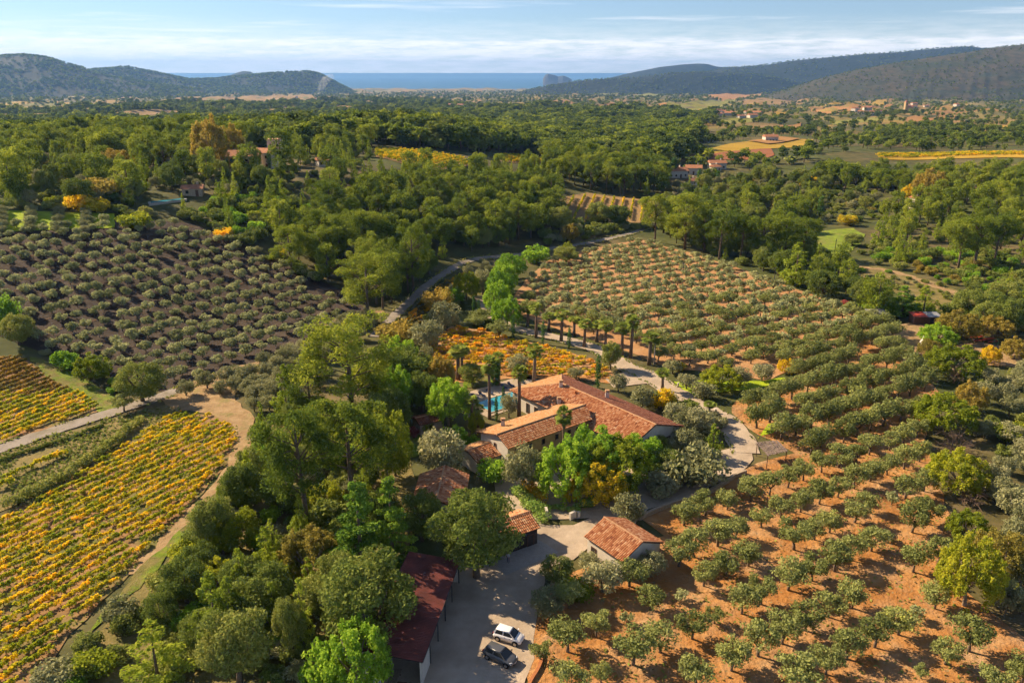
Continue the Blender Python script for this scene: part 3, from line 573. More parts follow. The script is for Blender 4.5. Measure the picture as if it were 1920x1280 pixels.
def make_protos():
    for s in range(5):                                   # olive
        r_ = np.random.default_rng(100 + s); tk = MB(); limbs(tk, 1.15, 3.6, 1.7, r_, 4, .14, .06)
        cl = dome(r_, 20, 2.05, 1.15, 4.0, .68, .8)
        proto('olive_tree', cl, 1900, .15, 'olive_leaf', tk, 'bark', 200 + s, 3.75, 4.0, aspect=.5, shell=.35)
        PROTO.setdefault('grey_olive', []).append(None)
        V, F, t = leaves(dome(r_, 30, 2.0, .5, 3.8, .7, .85), 3000, .14, r_, shell=.4, aspect=.5)
        PROTO['grey_olive'][-1] = dict(crown=mesh_of('grey_olive_crown', V, F, 'olive_grey', t), trunk=PROTO['olive_tree'][-1]['trunk'], H=3.8, W=4.0)
    for s in range(3):                                   # light olives for the stuff groves
        r_ = np.random.default_rng(140 + s); tk = MB(); tk.tube([(0, 0, -.3), (0, 0, 1.2)], [.16, .12], 4)
        proto('olive_far', dome(r_, 11, 2.0, .7, 3.7, .85, .8), 520, .28, 'olive_far', tk, 'bark', 240 + s, 3.75, 4.0, shell=.4)
    for s in range(4):                                   # tall pine, crown in flat broken layers
        r_ = np.random.default_rng(300 + s); tk = MB(); H = 14.0
        top = Vector((r_.uniform(-.8, .8), r_.uniform(-.8, .8), 11.5))
        tk.tube([(0, 0, -.8), (top.x * .2, top.y * .2, 4), (top.x * .6, top.y * .6, 8), top], [.34, .27, .2, .09], 7)
        cl = []
        for i in range(24):
            h = r_.uniform(4.6, 12.4); a = r_.uniform(0, 6.28); q = 4.3 * math.sin(math.pi * min(1, max(.12, (h - 2.6) / 12.2))) ** .8 * r_.uniform(.55, 1)
            e = Vector((math.cos(a) * q + top.x * h / 12, math.sin(a) * q + top.y * h / 12, h)); b = Vector((top.x * (h - 2) / 12, top.y * (h - 2) / 12, h - 1.6))
            tk.tube([b, b.lerp(e, .6) + Vector((0, 0, .2)), e], [.09, .06, .03], 4)
            for _ in range(4):
                o = r_.normal(size=3) * (.7, .7, .6); c = r_.uniform(.65, 1.15)
                cl.append((e.x + o[0], e.y + o[1], e.z + o[2] + .3, c, c, c * .82))
        for _ in range(10): c = r_.uniform(.8, 1.25); cl.append((top.x + r_.normal() * 1.3, top.y + r_.normal() * 1.3, 12.2 + r_.uniform(-1.2, 1.0), c, c, c * .85))
        proto('pine_tree', cl, 12000, .185, 'pine_leaf', tk, 'bark', 320 + s, H, 9.6, aspect=.38, shell=.35, up=.45)
    for s in range(3):                                   # dense rounded pine of the woods
        r_ = np.random.default_rng(340 + s); tk = MB(); tk.tube([(0, 0, -.6), (.1, .05, 5), (.2, .1, 8)], [.26, .2, .08], 5)
        proto('round_pine', dome(r_, 42, 3.7, 1.8, 11.0, 1.15, .85, .4), 3000, .3, 'pine_leaf', tk, 'bark', 360 + s, 11, 8.0, aspect=.4, up=.4)
    for s in range(3):                                   # young pine, pointed
        r_ = np.random.default_rng(380 + s); tk = MB(); tk.tube([(0, 0, -.5), (0, 0, 7.5)], [.16, .03], 5); cl = []
        for i in range(75):
            h = 8.5 * r_.random() ** 1.15 + .5; q = 2.5 * max(0, 1 - h / 9.2) ** .75 * min(1, h / 1.5) * r_.uniform(.35, 1.05); a = r_.uniform(0, 6.28); c = r_.uniform(.32, .6) * (1.15 - h / 14)
            cl.append((math.cos(a) * q, math.sin(a) * q, h, c, c, c * 1.2))
        proto('young_pine', cl, 3000, .2, 'pine_young_leaf', tk, 'bark', 390 + s, 8.8, 5.0, aspect=.38, up=.6)
    for s in range(3):                                   # holm oak
        r_ = np.random.default_rng(400 + s); tk = MB(); limbs(tk, 2.0, 7.5, 3.6, r_, 6, .32)
        proto('holm_oak', dome(r_, 58, 4.4, 1.0, 8.7, 1.15, .85, .45), 13000, .155, 'oak_leaf', tk, 'bark', 420 + s, 8.8, 8.8, aspect=.6, shell=.55)
    for s in range(2):                                   # fir
        r_ = np.random.default_rng(440 + s); tk = MB(); tk.tube([(0, 0, -.5), (0, 0, 10.5)], [.24, .03], 6); cl = []
        for i in range(80):
            h = r_.uniform(.6, 11); q = 3.1 * (1 - h / 11.6) ** .85 * r_.uniform(.35, 1.05); a = r_.uniform(0, 6.28); c = r_.uniform(.5, .8) * (1.1 - h / 20)
            cl.append((math.cos(a) * q, math.sin(a) * q, h - q * .18, c * 1.1, c * 1.1, c * .5))
        proto('fir_tree', cl, 9000, .175, 'fir_leaf', tk, 'bark', 450 + s, 11.5, 6.6, aspect=.42, droop=.25)
    for s in range(2):                                   # plane / mulberry with upright shoots
        r_ = np.random.default_rng(460 + s); tk = MB(); limbs(tk, 2.1, 7, 3.5, r_, 7, .26); cl = []
        for i in range(170):
            d = r_.normal(size=3); d[2] = abs(d[2]) * .95 - .3; d /= np.linalg.norm(d); q = r_.uniform(.62, 1)
            cl.append((d[0] * 4.0 * q, d[1] * 4.0 * q, 3.1 + d[2] * 4.2 * q, .5, .5, r_.uniform(.6, .85)))
        for mk, mt in (('plane_tree', 'green_leaf'), ('lime_tree', 'lime_leaf'), ('yellow_tree', 'yellow_leaf'), ('rust_tree', 'rust_leaf')):
            proto(mk, cl, 13000, .14, mt, tk, 'bark_pale', 470 + s, 8.0, 8.4, aspect=.75, shell=.3, up=.5)
    for s in range(3):                                   # shrubs of several colours
        r_ = np.random.default_rng(500 + s); tk = MB()
        for i in range(5): a = i * 1.26; tk.tube([(0, 0, -.3), (math.cos(a) * .5, math.sin(a) * .5, .9)], [.06, .03], 4)
        cl = dome(r_, 18, 1.75, .05, 2.3, .65, .85, .3)
        for mk, mt in (('shrub', 'scrub_leaf'), ('green_shrub', 'green_leaf'), ('oak_shrub', 'oak_leaf'), ('grey_shrub', 'olive_grey'), ('yellow_shrub', 'yellow_leaf'), ('lime_shrub', 'lime_leaf'), ('red_shrub', 'red_leaf'), ('rust_shrub', 'rust_leaf')):
            proto(mk, cl, 2000, .135, mt, tk, 'bark', 510 + s, 2.3, 3.4, shell=.45)
    for s in range(2):                                   # cypress
        r_ = np.random.default_rng(540 + s); tk = MB(); tk.tube([(0, 0, -.3), (0, 0, 6.5)], [.1, .02], 5)
        cl = [(r_.normal() * .08, r_.normal() * .08, h, .5 * math.sin(math.pi * min(.97, (h + .5) / 8.2)) ** .6 * r_.uniform(.85, 1.1), .5 * math.sin(math.pi * min(.97, (h + .5) / 8.2)) ** .6, .5) for h in np.linspace(.35, 6.7, 22)]
        proto('cypress', cl, 1300, .14, 'cypress_leaf', tk, 'bark', 550 + s, 7.1, 1.05, shell=.7, aspect=.4)
    for s in range(3):                                   # fan palm
        r_ = np.random.default_rng(560 + s); tk = MB(); H = 7.0
        tk.tube([(0, 0, -.3), (.06, .02, 2.3), (.1, .05, 4.6), (.12, .06, 6.2)], [.33, .25, .23, .27], 8)
        VS, FS, TN = [], [], []
        for i in range(46):
            a = r_.uniform(0, 6.28); el = r_.uniform(-.95, 1.35); L = r_.uniform(.75, 1.0)
            d = np.array([math.cos(a) * math.cos(el), math.sin(a) * math.cos(el), math.sin(el)]); o = np.array([.12, .06, 6.2]); h = o + d * L * .75
            side = np.cross(d, [0, 0, 1.]); side /= np.linalg.norm(side); upv = np.cross(side, d); b = len(VS)
            VS += [o - side * .03, o + side * .03, h + side * .03, h - side * .03]; FS.append((b, b + 1, b + 2, b + 3)); TN.append(.4)
            for j in np.linspace(-1.15, 1.15, 9):
                w = d * math.cos(j) + side * math.sin(j); q = .95 * L * (1 - .18 * abs(j)); tip = h + w * q - np.array([0, 0, .28 * q]) + upv * .06
                sd = np.cross(w, upv) * .09; m = h + w * q * .55; b = len(VS)
                VS += [h, m + sd, tip, m - sd]; FS.append((b, b + 1, b + 2, b + 3)); TN.append(float(np.clip((.35 if el < -.35 else .6) + r_.normal() * .2, 0, 1)))
        PROTO.setdefault('palm_tree', []).append(dict(crown=mesh_of('palm_crown', VS, np.array(FS), 'palm_leaf', TN), trunk=tk.mesh('palm_trunk', 'palm_bark', True), H=7.8, W=3.6))
    for s in range(2):                                   # leafless shrub
        r_ = np.random.default_rng(590 + s); tk = MB(); tk.tube([(0, 0, -.3), (0, 0, .4)], [.15, .12], 5); tw = MB()
        def grow(p, d, L, r, lev):
            e = p + d * L; tw.tube([p, e], [r, r * .6], 3, cap=False)
            if lev:
                for _ in range(3): grow(p.lerp(e, r_.uniform(.5, 1)), (d + Vector(r_.normal(size=3) * .55)).normalized(), L * r_.uniform(.6, .8), r * .6, lev - 1)
        for i in range(15): a = i * .42; grow(Vector((0, 0, .25)), Vector((math.cos(a), math.sin(a), r_.uniform(.35, 1.3))).normalized(), r_.uniform(.75, 1.0), .035, 3)
        for mk in ('bare_shrub',):
            PROTO.setdefault(mk, []).append(dict(crown=mesh_of('bare_crown', tw.v, [tuple(f) for f in tw.f], 'twig', r_.random(len(tw.f))), trunk=tk.mesh('bare_trunk', 'bark'), H=2.4, W=3.8))
    for s in range(6):                                   # grape vine, long axis X along its row
        r_ = np.random.default_rng(600 + s); tk = MB(); tk.tube([(0, 0, -.2), (.04, .03, .35), (0, 0, .7)], [.06, .05, .04], 4)
        cl = [(x_, r_.normal() * .1, r_.uniform(.5, 1.0), r_.uniform(.2, .3), r_.uniform(.15, .25), r_.uniform(.17, .28)) for x_ in np.linspace(-.7, .7, 9)]
        for mk, mt in (('vine_yellow', 'vine_yellow'), ('vine_orange', 'vine_orange'), ('vine_brown', 'vine_brown')):
            proto(mk, cl, 240, .115, mt, tk, 'bark', 610 + s, 1.4, 1.6, aspect=.8, shell=.3)
    for s in range(4):                                   # far trees for the woods seen as one mass
        r_ = np.random.default_rng(640 + s); tk = MB(); tk.tube([(0, 0, -1), (0, 0, 5)], [.28, .18], 4)
        proto('far_pine', dome(r_, 14, 3.9, 1.6, 10.5, 1.7, .7, .4), 480, .7, 'far_leaf' if s % 2 else 'pine_leaf', tk, 'bark', 650 + s, 11, 8, aspect=.55, up=.4)
        proto('far_oak', dome(r_, 10, 3.3, .2, 6.0, 1.5, .8, .4), 300, .65, 'oak_leaf', tk, 'bark', 660 + s, 6.2, 6.6, aspect=.6, up=.3)
make_protos()

PLANTS = []          # (kind, x, y, z, height, width, label, group, name, category)
STEM = {'pine_tree', 'palm_tree', 'cypress', 'young_pine', 'round_pine', 'fir_tree', 'olive_tree'}     # kinds whose foot was measured; for the others vb is the crown's lower edge
def plant(kind, u, vb, vt, w, label=None, group=None, name=None, cat=None, rot=None):
    if kind in STEM:
        p = g1(u, vb); D = depth_of(p); wd = w * D / FPX; th = PITCH + math.atan((vb - 640) / FPX)
        f = {'pine_tree': .35, 'palm_tree': .7, 'olive_tree': .25}.get(kind, .1); T = (vb - vt) * D / FPX; lo, hi = .2, 60
        pk = .45 if kind in ('fir_tree', 'young_pine', 'cypress') else 1.0
        for _ in range(40):
            h = (lo + hi) / 2; t = math.cos(th) * (1 + f) / 2 * h + math.hypot(math.cos(th) * (1 - f) / 2 * h, wd / 2 * math.sin(th) * pk)
            if t < T: lo = h
            else: hi = h
        h = max(h, .45 * wd)
    else:
        vm = (vt + vb) / 2; p = g1(u, vb); D = depth_of(p); wd = w * D / FPX; th = PITCH + math.atan((vm - 640) / FPX); E_ = (vb - vt) * D / FPX / 2
        a = math.sqrt(max(E_ ** 2 - (wd / 2 * math.sin(th)) ** 2, (.3 * wd) ** 2)) / math.cos(th); h = 2.1 * a
        p = g1(u, vm, 1.1 * a); p[2] -= 1.1 * a
    PLANTS.append(dict(kind=kind, p=p, h=h, w=wd, label=label, group=group, name=name, cat=cat, rot=rot))
NAME = {'grey_olive': 'olive_tree', 'olive_far': 'olive_tree', 'round_pine': 'pine_tree', 'young_pine': 'young_pine_tree', 'far_pine': 'pine_tree', 'cypress': 'cypress_tree', 'plane_tree': 'plane_tree', 'lime_tree': 'broadleaf_tree', 'yellow_tree': 'autumn_tree', 'rust_tree': 'autumn_tree',
        'vine_yellow': 'grapevine', 'vine_orange': 'grapevine', 'vine_brown': 'grapevine'}
for _k in ('shrub', 'green_shrub', 'oak_shrub', 'grey_shrub', 'yellow_shrub', 'lime_shrub', 'red_shrub', 'rust_shrub', 'bare_shrub'): NAME[_k] = 'shrub'
CAT = {'olive_tree': 'olive tree', 'pine_tree': 'pine tree', 'young_pine_tree': 'pine tree', 'holm_oak': 'oak tree', 'fir_tree': 'fir tree', 'plane_tree': 'tree', 'broadleaf_tree': 'tree', 'autumn_tree': 'tree', 'shrub': 'shrub', 'cypress_tree': 'cypress', 'palm_tree': 'palm tree', 'grapevine': 'grapevine'}
def place(d):
    kind = d['kind']; nm = d['name'] or NAME.get(kind, kind); pr = PROTO[kind][random.randrange(len(PROTO[kind]))]
    sx = d['w'] / pr['W']; sy = d['wy'] / pr['W'] if d.get('wy') else sx; sz = d['h'] / pr['H']; rz = d['rot'] if d['rot'] is not None else random.uniform(0, 6.28)
    e = empty(nm, tuple(d['p']), rz, d['label'], d['cat'] or CAT.get(nm, 'tree'), d['group'], (sx, sy * random.uniform(.84, 1.16), sz * random.uniform(.93, 1.08)))
    link('trunk', pr['trunk'], e)
    link('leaves' if nm == 'grapevine' else 'crown', pr['crown'], e)
    return e
def gn_instances(name, kinds, items, label, cat, group=None):
    """one object for plants nobody could count: points carrying kind, turn and size, instanced by geometry nodes"""
    c = bpy.data.collections.new(name + '_kinds'); idx = {}
    for k in kinds:
        idx[k] = []
        for pr in PROTO[k]:
            idx[k].append((len(c.objects), pr))
            o = bpy.data.objects.new('%03d_%s' % (len(c.objects), k), None)
            # crown and trunk in one mesh for the instance
            bm = bmesh.new(); bm.from_mesh(pr['crown']); lay = bm.verts.layers.float.get('tone'); nf = len(bm.faces); bm.from_mesh(pr['trunk'])
            bm.faces.ensure_lookup_table()
            for f in bm.faces[nf:]: f.material_index = 1
            me = bpy.data.meshes.new(k + '_plant'); bm.to_mesh(me); bm.free()
            me.materials.append(pr['crown'].materials[0]); me.materials.append(pr['trunk'].materials[0])
            bpy.data.objects.remove(o); o = bpy.data.objects.new('%03d_%s' % (len(c.objects), k), me); c.objects.link(o)
    n = len(items); co = np.zeros((n, 3)); ids = np.zeros(n, np.int32); sc = np.zeros((n, 3)); rt = np.zeros((n, 3))
    for i, (k, p, h, w, rz, *wy) in enumerate(items):
        j, pr = idx[k][random.randrange(len(idx[k]))]; co[i] = p; ids[i] = j; sc[i] = (w / pr['W'], (wy[0] if wy and wy[0] else w) / pr['W'], h / pr['H']); rt[i, 2] = rz if rz is not None else random.uniform(0, 6.28)
    me = bpy.data.meshes.new(name); me.vertices.add(n); me.vertices.foreach_set('co', co.astype(np.float32).ravel())
    a = me.attributes.new('pick', 'INT', 'POINT'); a.data.foreach_set('value', ids)
    a = me.attributes.new('size', 'FLOAT_VECTOR', 'POINT'); a.data.foreach_set('vector', sc.astype(np.float32).ravel())
    a = me.attributes.new('turn', 'FLOAT_VECTOR', 'POINT'); a.data.foreach_set('vector', rt.astype(np.float32).ravel())
    me.update()
    o = link(name, me, kind='stuff', label=label, cat=cat, group=group)
    ng = bpy.data.node_groups.new(name, 'GeometryNodeTree')
    ng.interface.new_socket('Geometry', in_out='INPUT', socket_type='NodeSocketGeometry'); ng.interface.new_socket('Geometry', in_out='OUTPUT', socket_type='NodeSocketGeometry')
    N = ng.nodes; L = ng.links; gi = N.new('NodeGroupInput'); go = N.new('NodeGroupOutput')
    ci = N.new('GeometryNodeCollectionInfo'); ci.inputs['Collection'].default_value = c; ci.inputs['Separate Children'].default_value = True; ci.inputs['Reset Children'].default_value = True
    ip = N.new('GeometryNodeInstanceOnPoints'); ip.inputs['Pick Instance'].default_value = True
    def attr(nm, ty): q = N.new('GeometryNodeInputNamedAttribute'); q.data_type = ty; q.inputs['Name'].default_value = nm; return q.outputs['Attribute']
    L.new(gi.outputs[0], ip.inputs['Points']); L.new(ci.outputs[0], ip.inputs['Instance']); L.new(attr('pick', 'INT'), ip.inputs['Instance Index'])
    er = N.new('FunctionNodeEulerToRotation'); L.new(attr('turn', 'FLOAT_VECTOR'), er.inputs[0]); L.new(er.outputs[0], ip.inputs['Rotation'])
    L.new(attr('size', 'FLOAT_VECTOR'), ip.inputs['Scale']); L.new(ip.outputs[0], go.inputs[0])
    md = o.modifiers.new('plants', 'NODES'); md.node_group = ng
    return o
def scatter(px, spacing, world=False, seed=0, avoid=(), jitter=.45):
    """jittered lattice points inside a ground polygon"""
    P = np.array(px, float) if world else gpoly(px); lo = P.min(0); hi = P.max(0); r_ = np.random.default_rng(seed)
    gx, gy = np.meshgrid(np.arange(lo[0], hi[0], spacing), np.arange(lo[1], hi[1], spacing * .87)); gx[1::2] += spacing / 2
    x = gx.ravel() + r_.uniform(-jitter, jitter, gx.size) * spacing; y = gy.ravel() + r_.uniform(-jitter, jitter, gx.size) * spacing
    m = in_poly(x, y, P)
    for a in avoid: m &= ~in_poly(x, y, a)
    x, y = x[m], y[m]; return np.stack([x, y, hgt(x, y)], 1)
# ------------------------------------------------------------ buildings
def V3(*a): return Vector(a)
def tile_slope(corners, seed=0, pitch=.3, course=.45, pick=None):
    """rows of barrel tiles over the planar polygon `corners` (first edge is the eave)"""
    C = [Vector(c) for c in corners]; e = (C[1] - C[0]).normalized(); n = e.cross(C[-1] - C[0]).normalized()
    if n.z < 0: n = -n
    s = n.cross(e).normalized()
    if s.z < 0: s = -s
    poly = [((c - C[0]).dot(e), (c - C[0]).dot(s)) for c in C]; r_ = np.random.default_rng(seed)
    a0, a1 = min(p[0] for p in poly), max(p[0] for p in poly); b1 = max(p[1] for p in poly)
    vs, fs, tn = [], [], []
    A, B = np.meshgrid(np.arange(a0 + pitch / 2, a1, pitch), np.arange(0, b1 - .1, course), indexing='ij')
    inside = in_poly(A.ravel(), B.ravel() + course * .5, poly)
    R_ = pitch * .43
    for a, b, k in zip(A.ravel(), B.ravel(), inside):
        if not k: continue
        base = len(vs); da = r_.normal() * .012
        for q, (bb, lift, rr) in enumerate(((b - .04, .05, R_), (b + course, .005, R_ * .85))):
            for th in (0, 55, 125, 180):
                vs.append(C[0] + e * (a + da + math.cos(R(th)) * rr) + s * bb + n * (math.sin(R(th)) * rr * .85 + lift + .02))
        fs += [(base + i, base + i + 1, base + i + 5, base + i + 4) for i in range(3)] + [(base, base + 1, base + 2, base + 3)]
        t = float(np.clip(r_.beta(2.6, 2.3), 0, 1)); tn += [t] * 4
    return vs, fs, tn
def roof(parent, slopes, mat='roof_tile', thick=.12, ridge=None, seed=0, name='roof'):
    """pan slabs as the roof, tiles and ridge caps as its sub-parts"""
    mb = MB()
    for C in slopes:
        C = [Vector(c) for c in C]; n = (C[1] - C[0]).cross(C[-1] - C[0]).normalized()
        if n.z < 0: n = -n
        k = len(C); vs = [c for c in C] + [c - n * thick for c in C]
        mb.add(vs, [tuple(range(k)), tuple(range(2 * k - 1, k - 1, -1))] + [(i, k + i, k + (i + 1) % k, (i + 1) % k) for i in range(k)])
    ro = mb.obj(name, 'roof_pan', parent)
    for q, C in enumerate(slopes):
        vs, fs, tn = tile_slope(C, seed + q)
        m = mat[q] if isinstance(mat, (list, tuple)) else mat
        o = link('roof_tiles', mesh_of('roof_tiles', vs, fs, m, tn), ro, kind='stuff')
    if ridge:
        rb = MB()
        for a, b in ridge:
            a, b = Vector(a), Vector(b); n = max(2, int((b - a).length / .45))
            for i in range(n): rb.tube([a.lerp(b, i / n) + V3(0, 0, .06), a.lerp(b, (i + 1.08) / n) + V3(0, 0, .04)], [.15, .13], 6)
        rb.obj('ridge_caps', 'ridge_tile', ro)
    return ro
class Frame:
    def __init__(s, o, d):
        s.o = Vector((o[0], o[1], 0)); s.d = Vector((d[0], d[1], 0)).normalized(); s.n = Vector((-s.d.y, s.d.x, 0))
    def __call__(s, a, p, z): return s.o + s.d * a + s.n * p + V3(0, 0, z)
def wall_poly(parent, pts, z0, tops, mat, name='wall'):
    """one solid wall body: footprint pts with a top height per corner"""
    n = len(pts); mb = MB(); vs = [V3(p.x, p.y, z0) for p in pts] + [V3(p.x, p.y, t) for p, t in zip(pts, tops)]
    mb.add(vs, [tuple(range(n - 1, -1, -1)), tuple(range(n, 2 * n))] + [(i, (i + 1) % n, n + (i + 1) % n, n + i) for i in range(n)])
    return mb.obj(name, mat, parent)
def opening(parent, c, along, w, h, name='window', frame='shutter', pane='window_glass', shutters=False):
    """a window or door standing proud of the wall: frame, recessed pane, sill"""
    al = Vector(along).normalized(); out = V3(al.y, -al.x, 0); c = Vector(c); M = Matrix((( al.x, out.x, 0, c.x), (al.y, out.y, 0, c.y), (0, 0, 1, c.z), (0, 0, 0, 1)))
    f = MB(); t = .09
    f.box(-w / 2, -w / 2 + t, -.05, .07, 0, h, M=M); f.box(w / 2 - t, w / 2, -.05, .07, 0, h, M=M); f.box(-w / 2 + t, w / 2 - t, -.05, .07, h - t, h, M=M); f.box(-w / 2 + t, w / 2 - t, -.05, .07, 0, t, M=M)
    fo = f.obj(name, frame, parent)
    g = MB(); g.box(-w / 2 + t, w / 2 - t, -.04, .025, t, h - t, M=M); g.obj('pane' if name == 'window' else 'leaf', pane, fo)
    if name == 'window': s = MB(); s.box(-w / 2 - .08, w / 2 + .08, -.05, .14, -.08, -.002, M=M); s.obj('sill', 'stone_wall', fo)
    if shutters:
        for k in (-1, 1): s = MB(); s.box(k * (w / 2 + .26) - .24, k * (w / 2 + .26) + .24, .0, .05, 0, h, M=M); s.obj('shutter', 'shutter', parent)
    return fo
def chimney(parent, base, h=1.3, w=.6, mat='plaster_white', top='ridge_tile'):
    b = Vector(base); c = MB(); c.box(b.x - w / 2, b.x + w / 2, b.y - w * .4, b.y + w * .4, b.z - .6, b.z + h); co = c.obj('chimney', mat, parent)
    t = MB(); t.box(b.x - w * .62, b.x + w * .62, b.y - w * .52, b.y + w * .52, b.z + h, b.z + h + .1)
    for k in (-1, 1): t.box(b.x + k * w * .35 - .06, b.x + k * w * .35 + .06, b.y - w * .3, b.y + w * .3, b.z + h + .1, b.z + h + .3)
    t.box(b.x - w * .6, b.x + w * .6, b.y - w * .5, b.y + w * .5, b.z + h + .3, b.z + h + .38); t.obj('chimney_cap', top, co)

# the farmhouse: long main range with a hipped far end, a wing and a low annex
HF = Frame((9.27, 140.68), (.6196, -.7849))
house = empty('farmhouse', (9.27, 140.68, 0), 0, 'long white farmhouse with terracotta roofs, wing and chimneys beside the pool', 'house')
INV = house.matrix_world.inverted()
def hp(a, p, z): return HF(a, p, z) - V3(9.27, 140.68, 0)
wall_poly(house, [hp(-7.6, -5.6, 0), hp(23.4, -5.6, 0), hp(23.4, 6.8, 0), hp(-7.6, 6.8, 0)], -.3, [3.4, 3.4, 3.4, 3.4], 'plaster_white')
gb = MB(); ga = [hp(23.39, -5.6, 3.4), hp(23.39, 0, 5.75), hp(23.39, 6.8, 3.4)]; gbk = [hp(1.0, -5.6, 3.4), hp(1.0, 0, 5.75), hp(1.0, 6.8, 3.4)]
gb.add(ga + gbk, [(0, 2, 1), (3, 4, 5), (0, 1, 4, 3), (1, 2, 5, 4)]); gb.obj('gable', 'plaster_white', house)
A_ = hp(-8.1, 7.4, 3.55); B_ = hp(-8.1, -6.15, 3.5); CN = hp(24.0, -6.15, 3.5); DN = hp(24.0, 7.4, 3.55); R0 = hp(.2, 0, 6.0); R1 = hp(24.0, 0, 6.0)
roof(house, [[B_, CN, R1, R0], [DN, A_, R0, R1], [A_, B_, R0]], ['roof_tile', 'roof_tile_dark', 'roof_tile_sunlit'], ridge=[(R0, R1), (A_, R0), (B_, R0)], seed=11)  # right slope coloured as shaded, hip end coloured as sunlit
# wing
wall_poly(house, [hp(5.6, -22.9, 0), hp(13.0, -22.9, 0), hp(13.0, -4.5, 0), hp(5.6, -4.5, 0)], -.3, [4.35, 4.55, 4.55, 4.35], 'plaster_ochre')
gb = MB(); gb.add([hp(5.6, -22.91, 4.35), hp(13.0, -22.91, 4.55), hp(10.7, -22.91, 5.85), hp(5.6, -6.4, 4.35), hp(13.0, -6.4, 4.55), hp(10.7, -6.4, 5.85)], [(0, 1, 2), (5, 4, 3), (0, 2, 5, 3), (2, 1, 4, 5)]); gb.obj('gable', 'plaster_white', house)
gp = MB(); gp.add([hp(5.62, -22.93, -.3), hp(12.98, -22.93, -.3), hp(12.98, -22.93, 4.5), hp(5.62, -22.93, 4.3), hp(5.62, -22.9, -.3), hp(12.98, -22.9, -.3), hp(12.98, -22.9, 4.5), hp(5.62, -22.9, 4.3)], [(0, 1, 2, 3), (4, 7, 6, 5), (0, 4, 5, 1), (1, 5, 6, 2), (2, 6, 7, 3), (3, 7, 4, 0)]); gp.obj('wall', 'plaster_white', house)
w0 = hp(4.9, -23.4, 4.45); w1 = hp(4.9, -4.2, 4.45); w2 = hp(10.7, -23.4, 6.08); w3 = hp(10.7, -3.6, 6.08); w4 = hp(13.7, -23.4, 4.7); w5 = hp(13.7, -6.9, 4.7); w5b = hp(13.7, -5.0, 4.7)
roof(house, [[w1, w0, w2, w3], [w4, w5b, w3, w2]], ['roof_tile_sunlit', 'roof_tile'], ridge=[(w2, w3)], seed=21, name='wing_roof')  # back slope coloured as sunlit
# annex
wall_poly(house, [hp(6.2, -27.2, 0), hp(11.0, -27.2, 0), hp(11.0, -22.95, 0), hp(6.2, -22.95, 0)], -.3, [2.8, 2.5, 2.5, 2.8], 'plaster_white', 'annex_wall')
x0 = hp(5.7, -27.8, 2.95); x1 = hp(5.7, -22.95, 2.95); x2 = hp(8.4, -27.8, 3.65); x3 = hp(8.4, -22.95, 3.65); x4 = hp(11.4, -27.8, 2.6); x5 = hp(11.4, -22.95, 2.6)
roof(house, [[x1, x0, x2, x3], [x4, x5, x3, x2]], ['roof_tile_sunlit', 'roof_tile'], ridge=[(x2, x3)], seed=31, name='annex_roof')  # sunlight painted into the back slope's tiles here too
for a, p, z, h in ((.9, -.8, 5.7, 1.0), (4.7, -4.6, 4.0, 1.5), (8.6, 3.8, 4.7, 1.3), (7.0, -19.3, 5.0, 1.2)): chimney(house, hp(a, p, z), h, .65)
cw = MB(); b = hp(5.1, -.9, 5.6); cw.tube([b, b + V3(0, 0, .7)], [.22, .2], 8); cw.obj('roof_cowl', 'terracotta', house)
for p in (-21.0, -18.2, -15.4, -12.4, -9.6, -7.6): opening(house, hp(13.02, p, 2.9), HF.n, .7, .95)
for p in (-20.2, -16.6, -11.0): opening(house, hp(13.02, p, -.1), HF.n, 1.1, 2.1, 'door', pane='dark_wood')
opening(house, hp(9.6, -22.95, 3.35), HF.d, .6, .75)
for a in (-6.3, -3.0, -.6, 2.5): opening(house, hp(a, -5.62, .3), HF.d, .9, 2.0, 'door', pane='window_glass')
for p in (-3.6, .2, 3.6): opening(house, hp(23.42, p, 1.3), HF.n, .95, 1.2, shutters=True)
for a in (14.8, 17.6, 20.6): opening(house, hp(a, -5.62, .1), HF.d, 1.3, 2.2, 'door', pane='dark_wood')
for a in (-4, 1, 6, 11, 16, 21):
    opening(house, hp(a, 6.82, 1.2), -HF.d, .9, 1.2)

